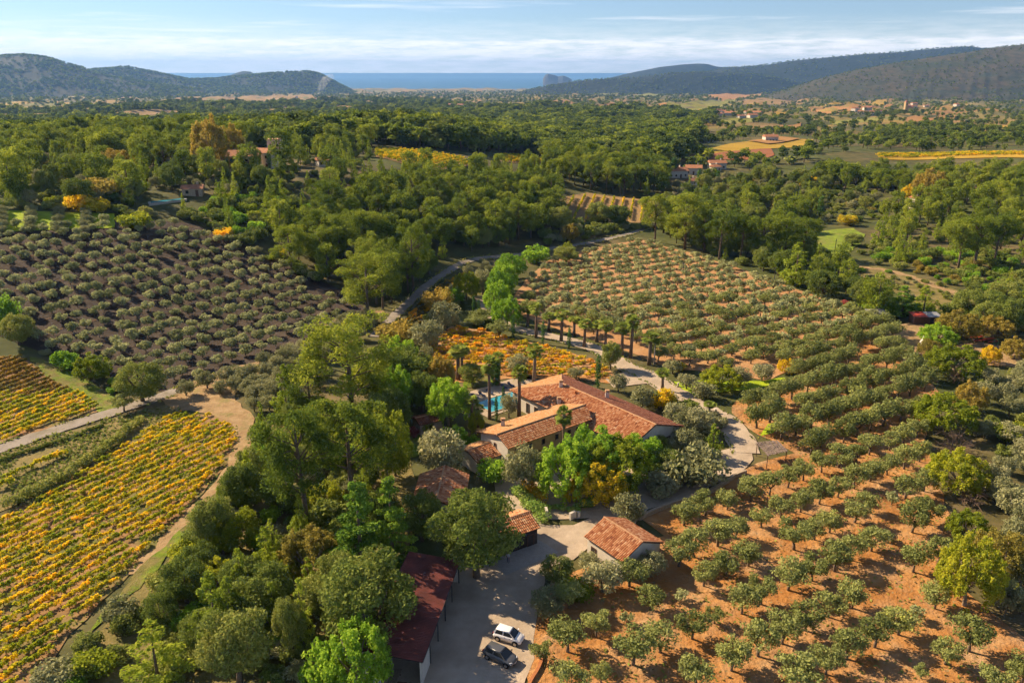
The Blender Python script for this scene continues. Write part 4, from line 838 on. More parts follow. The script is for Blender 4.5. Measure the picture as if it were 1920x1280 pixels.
def gable_house(name, label, o, d, L, wl, wr, ze, zr, wall='plaster_white', over=.4, seed=0, mat='roof_tile', wins=(), cat='house', parent_pos=True, wall_name='wall'):
    """gabled building: ridge starts at o and runs L along d; wl and wr are the half widths"""
    F_ = Frame(o, d); z0 = float(hgt(o[0], o[1])); e = empty(name, (o[0], o[1], z0), 0, label, cat); O = V3(o[0], o[1], 0)
    q = lambda a, p, z: F_(a, p, z) - O
    wall_poly(e, [q(.3, -wl + over, 0), q(L - .3, -wl + over, 0), q(L - .3, wr - over, 0), q(.3, wr - over, 0)], -.4, [ze - .06] * 4, wall, wall_name)
    gb = MB(); gb.add([q(.3, -wl + over, ze - .06), q(.3, 0, zr - .25), q(.3, wr - over, ze - .06), q(L - .3, -wl + over, ze - .06), q(L - .3, 0, zr - .25), q(L - .3, wr - over, ze - .06)], [(0, 1, 2), (5, 4, 3), (0, 3, 4, 1), (1, 4, 5, 2)]); gb.obj('gable', wall, e)
    a, b, c, dd, r0, r1 = q(0, -wl, ze), q(L, -wl, ze), q(L, wr, ze), q(0, wr, ze), q(0, 0, zr), q(L, 0, zr)
    roof(e, [[a, b, r1, r0], [c, dd, r0, r1]], mat, ridge=[(r0, r1)], seed=seed)
    for side, t, z, w_, h_, nm in wins:
        if side == 'l': opening(e, q(t, -wl + over - .02, z), F_.d, w_, h_, nm, pane='window_glass' if nm == 'window' else 'dark_wood')
        if side == 'r': opening(e, q(t, wr - over + .02, z), -F_.d, w_, h_, nm, pane='window_glass' if nm == 'window' else 'dark_wood')
        if side == 'n': opening(e, q(L - .28, t, z), F_.n, w_, h_, nm, pane='window_glass' if nm == 'window' else 'dark_wood')
        if side == 'f': opening(e, q(.28, t, z), -F_.n, w_, h_, nm, pane='window_glass' if nm == 'window' else 'dark_wood')
    return e
gable_house('outbuilding', 'small white outbuilding with striped terracotta roof by the gravel yard', (12.5, 94.9), (.588, -.809), 7.4, 3.5, 4.0, 2.95, 4.6, seed=41, wins=[('l', 1.6, -.1, 1.0, 2.0, 'door'), ('n', 1.2, 1.2, .8, .9, 'window')], cat='outbuilding')
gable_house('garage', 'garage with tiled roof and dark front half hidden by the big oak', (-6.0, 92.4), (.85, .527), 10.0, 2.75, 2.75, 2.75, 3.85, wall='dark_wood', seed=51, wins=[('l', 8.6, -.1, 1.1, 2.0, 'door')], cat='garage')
gable_house('cottage', 'tiled cottage behind the big oak with the terracotta roof half in shade', (-10.65, 98.9), (.03, 1.0), 10.4, 3.75, 3.75, 3.4, 4.9, seed=61, mat=['roof_tile', 'roof_tile'], wins=[('r', 3, 1.2, .9, 1.1, 'window'), ('r', 7, -.1, 1.0, 2.0, 'door'), ('l', 5, 1.2, .9, 1.1, 'window')])
hut_o = at_z(806, 779, 3.0)
gable_house('garden_hut', 'small garden hut with dark tiled roof left of the pool', (hut_o[0] - 2.6, hut_o[1] - 1.0), (.86, .5), 5.0, 2.0, 2.0, 2.3, 2.9, wall='stone_wall', seed=71, mat='roof_tile_dark', wins=[('l', 2.5, -.1, .9, 1.9, 'door')], cat='hut')

# pool, deck and loungers
pool_c = [HF(a, p, 0) for a, p in ((-7.8, -10.6), (-7.8, .4), (-13.4, .4), (-13.4, -10.6))]
deck_c = [HF(a, p, 0) for a, p in ((-6.6, -12.6), (-6.6, -6.2), (-7.9, -6.2), (-7.9, 3.4), (-8.2, 9), (-19.5, 7.5), (-19.0, -9.5), (-14.8, -12.6))]
sheet('pool_deck', [(c.x, c.y) for c in deck_c], 'gravel', .1, 2, 0, world=True, label='pale stone deck around the pool', cat='deck')
pool = empty('swimming_pool', tuple(sum(pool_c, V3(0, 0, 0)) / 4), 0, 'bright blue swimming pool behind the farmhouse', 'pool'); PO = pool.location
pm = MB(); cen = sum(pool_c, V3(0, 0, 0)) / 4
inner = [c - PO for c in pool_c]; outer = [(c - PO) * 1.07 for c in pool_c]
for i in range(4):
    a, b, c, d = inner[i], inner[(i + 1) % 4], outer[(i + 1) % 4], outer[i]
    pm.add([V3(a.x, a.y, .12), V3(b.x, b.y, .12), V3(c.x, c.y, .12), V3(d.x, d.y, .12), V3(a.x, a.y, .24), V3(b.x, b.y, .24), V3(c.x, c.y, .24), V3(d.x, d.y, .24)], [(4, 5, 6, 7), (0, 4, 7, 3), (0, 1, 5, 4), (2, 3, 7, 6), (1, 2, 6, 5)])
pm.obj('coping', 'stone_wall', pool)
pw = MB(); pw.add([V3(c.x, c.y, .17) for c in inner], [(0, 1, 2, 3)]); pw.obj('water', 'pool_water', pool)
def lounger(a, p, rz, label):
    e = empty('sun_lounger', tuple(HF(a, p, .12)), rz, label, 'sun lounger', 'sun loungers by the pool')
    f = MB(); f.box(-.33, .33, -.95, .45, .28, .34); M = Matrix.Translation((0, .45, .31)) @ Matrix.Rotation(R(38), 4, 'X'); f.box(-.33, .33, 0, .6, -.03, .03, M=M); f.obj('mattress', 'trousers', e)
    for x in (-.28, .28):
        for y in (-.85, .3): l = MB(); l.box(x - .03, x + .03, y - .03, y + .03, 0, .28); l.obj('leg', 'white_paint', e)
for k, (a, p) in enumerate(((-15.5, -9.0), (-15.6, -7.2), (-15.8, -5.2), (-16.0, -1.2), (-16.1, .6), (-16.3, 3.6))):
    lounger(a, p, .7, '%s dark sun lounger from the left along the pool' % ordinal(k))

# open machine shed under the long red metal roof
sd = V3(.152, .988, 0).normalized(); sw = V3(-sd.y, sd.x, 0)
S0 = V3(-9.45, 68.42, 0); shed = empty('machine_shed', tuple(S0), 0, 'long open shed with dark red corrugated metal roof beside the parked cars', 'shed')
LS = 18.6; WS = 6.6
sp = lambda a, p, z: sd * a + sw * p + V3(0, 0, z)
rf = MB(); nC = 74
for i in range(nC):
    a0 = LS * i / nC; a1 = LS * (i + .5) / nC; a2 = LS * (i + 1) / nC
    for (aa, ab, za, zb) in ((a0, a1, 0, .07), (a1, a2, .07, 0)):
        rf.add([sp(aa, -.1, 3.3 + za), sp(ab, -.1, 3.3 + zb), sp(ab, WS, 3.95 + zb), sp(aa, WS, 3.95 + za)], [(0, 3, 2, 1)])
ro = rf.obj('roof', 'red_metal', shed)
fl = MB(); 
for p_, z_ in ((-.12, 3.2), (WS, 3.85)): fl.add([sp(0, p_, z_), sp(LS, p_, z_), sp(LS, p_ + .04, z_), sp(0, p_ + .04, z_), sp(0, p_, z_ + .16), sp(LS, p_, z_ + .16), sp(LS, p_ + .04, z_ + .16), sp(0, p_ + .04, z_ + .16)], [(0, 1, 5, 4), (2, 3, 7, 6), (4, 5, 6, 7), (0, 3, 2, 1), (0, 4, 7, 3), (1, 2, 6, 5)])
fl.obj('gutter', 'steel_post', ro)
for a in (3.6, 7.2, 10.8, 14.4, 18.3):
    q = MB(); c = sp(a, .12, 0); q.box(c.x - .07, c.x + .07, c.y - .07, c.y + .07, -.1, 3.25); q.obj('post', 'steel_post', shed)
for a in (.15, 9, 18.3):
    bm_ = MB(); bm_.tube([sp(a, 0, 3.12), sp(a, WS, 3.77)], .08, 4); bm_.obj('beam', 'steel_post', shed)
wall_poly(shed, [sp(0.1, WS - .25, 0), sp(LS, WS - .25, 0), sp(LS, WS, 0), sp(.1, WS, 0)], -.1, [3.8] * 4, 'plaster_white', 'back_wall')
wall_poly(shed, [sp(LS - .2, .2, 0), sp(LS, .2, 0), sp(LS, WS - .26, 0), sp(LS - .2, WS - .26, 0)], -.1, [3.2, 3.2, 3.7, 3.7], 'plaster_white', 'end_wall')
wall_poly(shed, [sp(.05, .12, 0), sp(3.4, .12, 0), sp(3.4, .3, 0), sp(.05, .3, 0)], -.1, [3.15] * 4, 'plaster_white', 'side_wall')
# things stored at its near end
def stored(name, label, cat, p, build):
    e = empty(name, tuple(S0 + p + V3(0, 0, .12)), math.atan2(sd.y, sd.x) - math.pi / 2, label, cat); build(e)
def planks(e):
    for k in range(4): q = MB(); q.box(-.5 + k * .26, -.28 + k * .26, -1.2, 2.6, .1 + .02 * k, .16 + .02 * k); q.obj('plank', 'bark_pale', e)
    for y in (-.6, 1.8): q = MB(); q.box(-.55, .6, y, y + .1, 0, .1); q.obj('bearer', 'brown_wood', e)
stored('plank_stack', 'pale planks lying in the open end of the red shed', 'planks', sp(-.6, 3.4, 0), planks)
def barrel(e):
    q = MB(); q.tube([(0, 0, 0), (0, 0, .3), (0, 0, .6), (0, 0, .88)], [.27, .29, .29, .27], 12); b_ = q.obj('drum', 'blue_plastic', e)
    q = MB(); q.tube([(0, 0, .88), (0, 0, .92)], [.28, .28], 12); q.obj('lid', 'steel_post', b_)
stored('barrel', 'blue drum standing at the shed corner', 'barrel', sp(-.9, 1.2, 0), barrel)
def crate(e):
    for z in (0, .22, .44):
        for s_ in (-1, 1): q = MB(); q.box(-.5, .5, s_ * .38 - .02, s_ * .38 + .02, z, z + .17); q.obj('slat', 'brown_wood', e); q = MB(); q.box(s_ * .5 - .02, s_ * .5 + .02, -.36, .36, z, z + .17); q.obj('slat', 'brown_wood', e)
    q = MB(); q.box(-.5, .5, -.4, .4, -.03, 0); q.obj('base', 'brown_wood', e)
stored('wooden_crate', 'brown wooden crate by the blue drum', 'crate', sp(-.7, 2.15, 0), crate)
def tarp(e):
    q = MB(); q.box(-.6, .6, -.8, .8, 0, .5); q.add([(-.6, -.8, .5), (.6, -.8, .5), (.6, .8, .5), (-.6, .8, .5), (0, -.7, .75), (0, .7, .75)], [(0, 1, 4), (1, 2, 5, 4), (2, 3, 5), (3, 0, 4, 5)]); q.obj('cover', 'white_paint', e)
    for k in (-.3, .3): q = MB(); q.box(-.62, .62, k - .03, k + .03, .02, .515); q.obj('strap', 'blue_plastic', e)
stored('covered_trailer', 'small white covered load in the shed opening', 'trailer', sp(-.3, 5.2, 0), tarp)

# walls of the courtyard and of the drive
def low_wall(px, h, w, mat, label, name='garden_wall', z0=0.0, cap=None):
    P = gpoly(px); C = spline(P, 1.2); mb = MB(); T = np.gradient(C, axis=0); T /= np.linalg.norm(T, axis=1)[:, None]; N_ = np.stack([-T[:, 1], T[:, 0]], 1)
    vs = []
    for c, n_ in zip(C, N_):
        z = float(hgt(*c))
        for k, zz in ((-1, z - .3), (1, z - .3), (1, z + h), (-1, z + h)): vs.append((c[0] + n_[0] * k * w / 2, c[1] + n_[1] * k * w / 2, zz))
    fs = []
    for i in range(len(C) - 1):
        for j in range(4): fs.append((i * 4 + j, i * 4 + (j + 1) % 4, i * 4 + 4 + (j + 1) % 4, i * 4 + 4 + j))
    e = (len(C) - 1) * 4; fs += [(3, 2, 1, 0), (e, e + 1, e + 2, e + 3)]
    mb.add(vs, fs); o = mb.obj(name, mat, None, label=label, cat='wall')
    return o, C
wall1, _ = low_wall([(1197, 975), (1250, 952), (1330, 925), (1375, 897), (1398, 888)], .75, .45, 'stone_wall', 'low stone wall between the drive and the orange grove')
wall2, _ = low_wall([(1284, 898), (1300, 915), (1330, 908)], .6, .4, 'stone_wall', 'short stone kerb wall at the end of the drive')
wall3, _ = low_wall([(1012, 1215), (1016, 1235), (1010, 1255), (998, 1275), (985, 1300)], .45, .35, 'terracotta', 'curved terracotta edging wall beside the dark car')
gatew = low_wall([(1023, 964), (1025, 972)], 1.3, .4, 'plaster_white', 'left white gate pillar of the courtyard', 'gate_pillar')
gatew2 = low_wall([(1068, 974), (1079, 969)], 1.1, .4, 'plaster_white', 'right white gate pillar of the courtyard', 'gate_pillar')
def post(px, h, r, mat, label, name, cat, top=None):
    p = g1(*px); e = empty(name, tuple(p), 0, label, cat); q = MB(); q.tube([(0, 0, -.2), (0, 0, h)], r, 8); q.obj('shaft', mat, e)
    q = MB(); q.tube([(0, 0, h), (0, 0, h + .12)], [r * 1.25, r * 1.1], 8); q.obj('cap', top or mat, e); return e
post((1085, 970), .9, .22, 'plaster_white', 'short white stone post beside the courtyard gate', 'stone_post', 'post')
post((1271, 725), .8, .2, 'plaster_white', 'white stone post on the lawn edge', 'stone_post', 'post')
post((1341, 775), .9, .25, 'plaster_white', 'white stone post on the bend of the drive', 'stone_post', 'post')
post((1226, 684), 6.0, .13, 'concrete', 'pale concrete pole among the drive palms', 'pole', 'pole')
def utility_pole(u, v, vt, label):
    p = g1(u, v); h = height_to(p, vt); e = empty('utility_pole', tuple(p), random.uniform(0, 3), label, 'pole'); q = MB(); q.tube([(0, 0, -.3), (0, 0, h)], [.13, .09], 6); q.obj('shaft', 'steel_post', e)
    q = MB(); q.box(-.7, .7, -.05, .05, h - .5, h - .4); a = q.obj('crossarm', 'steel_post', e)
    for x in (-.6, 0, .6): q = MB(); q.tube([(x, 0, h - .4), (x, 0, h - .2)], .04, 5); q.obj('insulator', 'white_paint', a)
utility_pole(1563, 488, 448, 'dark utility pole on the green meadow'); utility_pole(1284, 628, 598, 'thin utility pole in the far olive grove'); utility_pole(1280, 516, 492, 'utility pole at the top of the far grove')
utility_pole(1450, 540, 500, 'utility pole beside the dark oaks')
# dense hedge on the courtyard wall
def hedge(name, px, h, w, mat, label, n, leaf=.16, cat='hedge'):
    P = gpoly(px); C = spline(P, .5); r_ = np.random.default_rng(len(px) * 7 + n); cl = [(c[0] + r_.normal() * w * .15, c[1] + r_.normal() * w * .15, float(hgt(*c)) + h * r_.uniform(.25, .8), w * .55, w * .55, h * .38) for c in C]
    V, F, t = leaves(cl, n, leaf, r_, shell=.6); m = V.mean(0); m[2] = float(hgt(m[0], m[1]))
    o = link(name, mesh_of(name, V - m, F, mat, t), None, tuple(m), label, cat); return o
hedge('hedge', [(1082, 962), (1120, 946), (1150, 930), (1185, 908)], 1.9, 1.1, 'ivy_leaf', 'clipped ivy hedge on the right of the courtyard gate', 3800)
hedge('hedge', [(1140, 942), (1170, 926), (1200, 906)], 1.0, .7, 'rust_leaf', 'rust coloured creeper at the foot of the ivy hedge', 1200, cat='creeper')
hedge('hedge', [(1020, 957), (1045, 955), (1070, 962)], .8, .9, 'ivy_leaf', 'ivy beam over the courtyard gate', 900)
hedge('flower_bed', [(972, 925), (985, 938), (1005, 958), (1022, 975)], 1.6, 2.2, 'ivy_leaf', 'green flower bed left of the courtyard gate', 2600, cat='flower bed')
hedge('flower_bed', [(985, 922), (1000, 932), (1015, 945)], 2.1, 1.8, 'vine_orange', 'orange flowering bed left of the courtyard gate', 1500, cat='flower bed')
hedge('bank_scrub', [(20, 950), (80, 922), (150, 880), (210, 838), (262, 792)], 1.6, 1.6, 'scrub_leaf', 'dark scrubby bank along the top of the yellow vineyard', 6000, .2, cat='scrub')
hedge('grass_tussocks', [(0, 868), (60, 846), (130, 824), (190, 800)], .7, .9, 'scrub_leaf', 'low weedy bank beside the farm road', 2500, .18, cat='weeds')

# brushwood canopy
pc = [at_z(u, v, 2.5) for u, v in ((1418, 829), (1460, 826), (1477, 845), (1439, 854))]; pm_ = sum(pc) / 4
per = empty('brushwood_canopy', (pm_[0], pm_[1], 0), 0, 'grey brushwood canopy on posts beside the drive', 'canopy')
q = MB(); n_ = 60; r_ = np.random.default_rng(5)
P4 = [Vector((c[0] - pm_[0], c[1] - pm_[1], 2.5)) for c in pc]
for i in range(n_):
    t = i / n_; a = P4[0].lerp(P4[1], t); b = P4[3].lerp(P4[2], t); j = r_.normal(size=2) * .12
    q.tube([a + V3(j[0], j[1], r_.uniform(-.03, .06)), b + V3(-j[1], j[0], r_.uniform(-.03, .06))], r_.uniform(.03, .06), 4)
for i in range(40):
    t = r_.random(); s_ = r_.random(); c = P4[0].lerp(P4[1], t).lerp(P4[3].lerp(P4[2], t), s_); d = V3(*r_.normal(size=2), 0).normalized() * .6
    q.tube([c - d + V3(0, 0, .08), c + d + V3(0, 0, .06)], .03, 3)
q.obj('thatch', 'brush_thatch', per)
for c in P4: k = MB(); k.tube([c * .93 + V3(0, 0, -2.6 + .17), c * .93 + V3(0, 0, .15)], .07, 6); k.obj('post', 'brown_wood', per)

# wooden sheds and play things on the sandy yard
def plank_shed(name, u0, u1, vb, vt, label, roofmats, dep=3.0):
    a = g1(u0, vb); b = g1(u1, vb); d = Vector((b[0] - a[0], b[1] - a[1], 0)); L = d.length; h = height_to(a, vt); e = empty(name, tuple(a), math.atan2(d.y, d.x), label, 'shed')
    n = 14
    for i in range(n): q = MB(); q.box(L * i / n + .01, L * (i + 1) / n - .01, 0, .05, 0, h * .82); q.obj('plank', 'brown_wood', e)
    q = MB(); q.box(0, L, .06, dep, 0, h * .8); q.obj('body', 'brown_wood', e)
    k = len(roofmats)
    for i, m in enumerate(roofmats):
        q = MB(); m0 = 10
        for j in range(m0):
            x0_ = -.3 + (L + .6) * (i + j / m0) / k; x1_ = -.3 + (L + .6) * (i + (j + .5) / m0) / k; x2_ = -.3 + (L + .6) * (i + (j + 1) / m0) / k
            for xa, xb, za, zb in ((x0_, x1_, 0, .05), (x1_, x2_, .05, 0)): q.add([(xa, -.4, h * .86 + za), (xb, -.4, h * .86 + zb), (xb, dep + .3, h + zb), (xa, dep + .3, h + za)], [(0, 1, 2, 3)])
        q.obj('roof_sheet', m, e)
    q = MB(); q.box(L * .6, L * .6 + .9, -.03, 0, 0, h * .7); dd = q.obj('door', 'dark_wood', e); q = MB(); q.box(L * .6 + .7, L * .6 + .8, -.07, -.03, h * .33, h * .37); q.obj('handle', 'grey_metal', dd)
plank_shed('wooden_shed', 1713, 1762, 609, 591, 'brown plank shed with red and grey metal roof at the sandy yard', ['red_paint', 'grey_metal'])
plank_shed('wooden_shed', 1630, 1662, 603, 586, 'low shed with pale metal roof under dark trees', ['grey_metal'])
def picnic(u, v, label, s=1.0):
    e = empty('picnic_table', tuple(g1(u, v)), .3, label, 'table', 'red picnic tables', (s, s, s))
    for k in range(4): q = MB(); q.box(-1.0, 1.0, -.4 + k * .21, -.21 + k * .21, .72, .77); q.obj('top_board', 'red_paint', e)
    for y in (-.75, .75): q = MB(); q.box(-1.0, 1.0, y - .14, y + .14, .42, .47); q.obj('bench_board', 'red_paint', e)
    for x in (-.7, .7):
        q = MB(); q.tube([(x, -.75, 0), (x, -.2, .72)], .05, 4); q.obj('leg', 'brown_wood', e); q = MB(); q.tube([(x, .75, 0), (x, .2, .72)], .05, 4); q.obj('leg', 'brown_wood', e); q = MB(); q.box(x - .04, x + .04, -.8, .8, .36, .42); q.obj('brace', 'brown_wood', e)
picnic(1829, 640, 'left red picnic table in the shade by the fence', 1.7); picnic(1854, 642, 'smaller right red picnic table by the green frame', 1.4)
e = empty('play_frame', tuple(g1(1866, 650)), .2, 'pale green square play frame beside the picnic tables', 'play frame')
q = MB(); q.tube([(-.6, 0, 0), (-.6, 0, 1.9)], .06, 6).tube([(.6, 0, 0), (.6, 0, 1.9)], .06, 6); q.obj('post', 'green_paint', e); q = MB(); q.tube([(-.6, 0, 1.85), (.6, 0, 1.85)], .06, 6); q.obj('top_bar', 'green_paint', e); q = MB(); q.tube([(-.6, 0, .7), (.6, 0, .7)], .05, 6); q.obj('low_bar', 'green_paint', e)
e = empty('white_tent', tuple(g1(1729, 648)), .5, 'white triangular canvas tent beside the green bush', 'tent')
q = MB(); q.add([(-.8, -.8, 0), (.8, -.8, 0), (.8, .8, 0), (-.8, .8, 0), (0, 0, 2.6)], [(0, 1, 4), (1, 2, 4), (2, 3, 4), (3, 0, 4), (3, 2, 1, 0)]); q.obj('canvas', 'white_paint', e); q = MB(); q.tube([(0, 0, 2.5), (0, 0, 2.9)], .04, 5); q.obj('pole', 'brown_wood', e)
fence = empty('rail_fence', tuple(g1(1785, 628)), 0, 'low wooden rail fence behind the picnic tables', 'fence'); FC = spline(gpoly([(1785, 632), (1820, 627), (1870, 630), (1900, 636), (1925, 640)]), 2.4); FO = fence.location
pp = [V3(c[0] - FO.x, c[1] - FO.y, float(hgt(*c)) - FO.z) for c in FC]
for c in pp: q = MB(); q.tube([c + V3(0, 0, -.2), c + V3(0, 0, 1.1)], .07, 5); q.obj('post', 'brown_wood', fence)
for a, b in zip(pp[:-1], pp[1:]):
    for z in (.5, .95): q = MB(); q.tube([a + V3(0, 0, z), b + V3(0, 0, z)], .05, 4); q.obj('rail', 'brown_wood', fence)
for k, (u, v) in enumerate(((1741, 703), (1752, 715), (1730, 712), (1795, 770), (1785, 742), (1770, 756), (1782, 815))):
    p = g1(u, v); r_ = np.random.default_rng(k); bm = bmesh.new(); bmesh.ops.create_icosphere(bm, subdivisions=2, radius=.75)
    for v_ in bm.verts: v_.co = Vector((v_.co.x * 1.3, v_.co.y, v_.co.z * .7)) * (1 + .25 * math.sin(v_.co.x * 5 + k) * math.sin(v_.co.y * 4 + k * 2) + r_.normal() * .05)
    me = bpy.data.meshes.new('boulder'); bm.to_mesh(me); bm.free(); me.materials.append(MATS['dry_track']); link('boulder', me, None, tuple(p), '%s pale boulder down the stony bank by the mid rows' % ordinal(k), 'boulder', 'boulders on the bank')

# ------------------------------------------------------------ two parked cars
def car(label, pos, ang, L, Wd, Hh, paint, seed):
    e = empty('parked_car', pos, ang, label, 'car', 'cars parked in the yard'); w = Wd / 2
    # half section stations along x: (x, sill z, shoulder z, half width)
    st = [(-.5, .42, .62, .74), (-.49, .3, .86, .86), (-.43, .24, .93, .95), (-.25, .2, .95, 1.0), (0, .2, .94, 1.0), (.2, .2, .92, 1.0), (.34, .22, .84, .97), (.44, .26, .72, .9), (.49, .32, .62, .78), (.5, .4, .54, .66)]
    k = Hh / 1.5; vs, fs = [], []
    for x, z0, z1, q in st:
        for s_, z, qq in ((-1, z0, .9), (-1, (z0 * .45 + z1 * .55), 1.0), (-1, z1, .93), (-.55, z1 + .05, 1), (.55, z1 + .05, 1), (1, z1, .93), (1, (z0 * .45 + z1 * .55), 1.0), (1, z0, .9)):
            vs.append((x * L, s_ * w * q * qq, z * k))
    m = 8
    for i in range(len(st) - 1):
        for j in range(m): fs.append((i * m + j, i * m + (j + 1) % m, (i + 1) * m + (j + 1) % m, (i + 1) * m + j))
    fs += [tuple(range(m - 1, -1, -1)), tuple((len(st) - 1) * m + j for j in range(m))]
    bm = bmesh.new(); me = bpy.data.meshes.new('body'); bv = [bm.verts.new(v) for v in vs]; [bm.faces.new([bv[i] for i in f]) for f in fs]; bmesh.ops.recalc_face_normals(bm, faces=bm.faces); bm.to_mesh(me); bm.free(); me.materials.append(MATS[paint])
    me.polygons.foreach_set('use_smooth', np.ones(len(me.polygons), bool)); body = link('body', me, e)
    # cabin: glass house with painted roof and pillars
    zb = .95 * k; zt = Hh; xs = ((-.465, -.40), (.285, .10)); yb = w * .9; yt = w * .7
    def P(t, s, h): 
        xb, xt = xs[0] if t == 0 else xs[1]; return V3((xb + (xt - xb) * h) * L, s * (yb + (yt - yb) * h), zb + (zt - .06 - zb) * h)
    g = MB(); q = [P(0, -1, 0), P(1, -1, 0), P(1, 1, 0), P(0, 1, 0), P(0, -1, 1), P(1, -1, 1), P(1, 1, 1), P(0, 1, 1)]
    g.add(q, [(4, 5, 6, 7), (0, 1, 5, 4), (2, 3, 7, 6)]); g.obj('cabin', paint, e)
    o_ = .012
    def pane(name, a, b, c, d, n):
        z = MB(); n = V3(*n).normalized() * o_; z.add([a + n, b + n, c + n, d + n, a - n, b - n, c - n, d - n], [(0, 1, 2, 3), (4, 7, 6, 5), (0, 4, 5, 1), (1, 5, 6, 2), (2, 6, 7, 3), (3, 7, 4, 0)]); z.obj(name, 'window_glass', e)
    pane('windscreen', P(1, -.93, .02), P(1, .93, .02), P(1, .9, .94), P(1, -.9, .94), (.8, 0, .6)); pane('rear_window', P(0, .9, .1), P(0, -.9, .1), P(0, -.86, .92), P(0, .86, .92), (-1, 0, .25))
    def side(s, t0, t1, h0=.08, h1=.88):
        f = lambda t, h: P(0, s, h).lerp(P(1, s, h), t); pane('side_window', f(t0[0], h0), f(t1[0], h0), f(t1[1], h1), f(t0[1], h1), (0, s, .3))
    for s in (-1, 1): side(s, (.06, .08), (.43, .5)); side(s, (.48, .56), (.93, .95))
    r = MB(); q = [P(0, -1, 1), P(1, -1, 1), P(1, 1, 1), P(0, 1, 1)]; mid = sum(q, V3(0, 0, 0)) / 4
    top = [mid + (c - mid) * .82 + V3(0, 0, .055) for c in q]; q = [mid + (c - mid) * 1.03 for c in q]; r.add(q + top, [(4, 5, 6, 7), (0, 1, 5, 4), (1, 2, 6, 5), (2, 3, 7, 6), (3, 0, 4, 7), (3, 2, 1, 0)]); r.obj('roof', paint, e, True)
    for x in (-.31, .315):
        for s in (-1, 1):
            wh = MB(); c = V3(x * L, s * w * .93, .3); 
            wh.tube([c + V3(0, -.1, 0), c + V3(0, .1, 0)], .31, 16); we = wh.obj('wheel', 'tyre', e)
            ri = MB(); ri.tube([c + V3(0, s * .085, 0), c + V3(0, s * .115, 0)], .2, 10); ri.obj('rim', 'rim', we)
            ar = MB(); ar.tube([c + V3(0, -s * .06, .02), c + V3(0, s * .075, .02)], .36, 14); ar.obj('wheel_arch', 'tyre', e)
    for s in (-1, 1):
        h = MB(); h.add([V3(.47 * L, s * w * .55, .62 * k), V3(.43 * L, s * w * .86, .62 * k), V3(.41 * L, s * w * .87, .76 * k), V3(.455 * L, s * w * .55, .74 * k), V3(.5 * L, s * w * .55, .58 * k), V3(.465 * L, s * w * .88, .6 * k), V3(.425 * L, s * w * .9, .765 * k), V3(.475 * L, s * w * .55, .735 * k)], [(0, 1, 2, 3), (4, 7, 6, 5), (0, 4, 5, 1), (1, 5, 6, 2), (2, 6, 7, 3), (3, 7, 4, 0)]); h.obj('headlight', 'headlight', e)
        h = MB(); h.box(-.5 * L, -.47 * L, s * w * .72 - .1, s * w * .72 + .1, .68 * k, .92 * k); h.obj('taillight', 'taillight', e)
        h = MB(); h.box(.2 * L, .2 * L + .12, s * (w + .12) - .1, s * (w + .12) + .08, .93 * k, 1.07 * k); mo = h.obj('mirror', paint, e)
        for x in (-.08, .1): h = MB(); h.box(x * L, x * L + .16, s * w * .985 - .015, s * w * .985 + .02, .78 * k, .81 * k); h.obj('door_handle', 'steel_post', e)
    h = MB(); h.box(.49 * L, .505 * L, -.4, .4, .34 * k, .46 * k); h.obj('grille', 'tyre', e)
    h = MB(); h.box(.502 * L, .512 * L, -.25, .25, .47 * k, .55 * k); h.obj('number_plate', 'plate', e)
    return e
cA = g1(951, 1208); cB = g1(934, 1247)
def heading(u0, v0, u1, v1): a, b = g1(u0, v0), g1(u1, v1); return math.atan2(b[1] - a[1], b[0] - a[0])
car('white small hatchback parked beside the grey car', (cA[0] + .2, cA[1] + .75, .13), heading(933.6, 1201, 968.6, 1212), 3.5, 1.65, 1.47, 'car_white', 1)
car('dark grey hatchback parked beside the white car', (cB[0] + .25, cB[1] + .85, .13), heading(915, 1236.3, 952.8, 1253.8), 3.95, 1.74, 1.47, 'car_grey', 2)

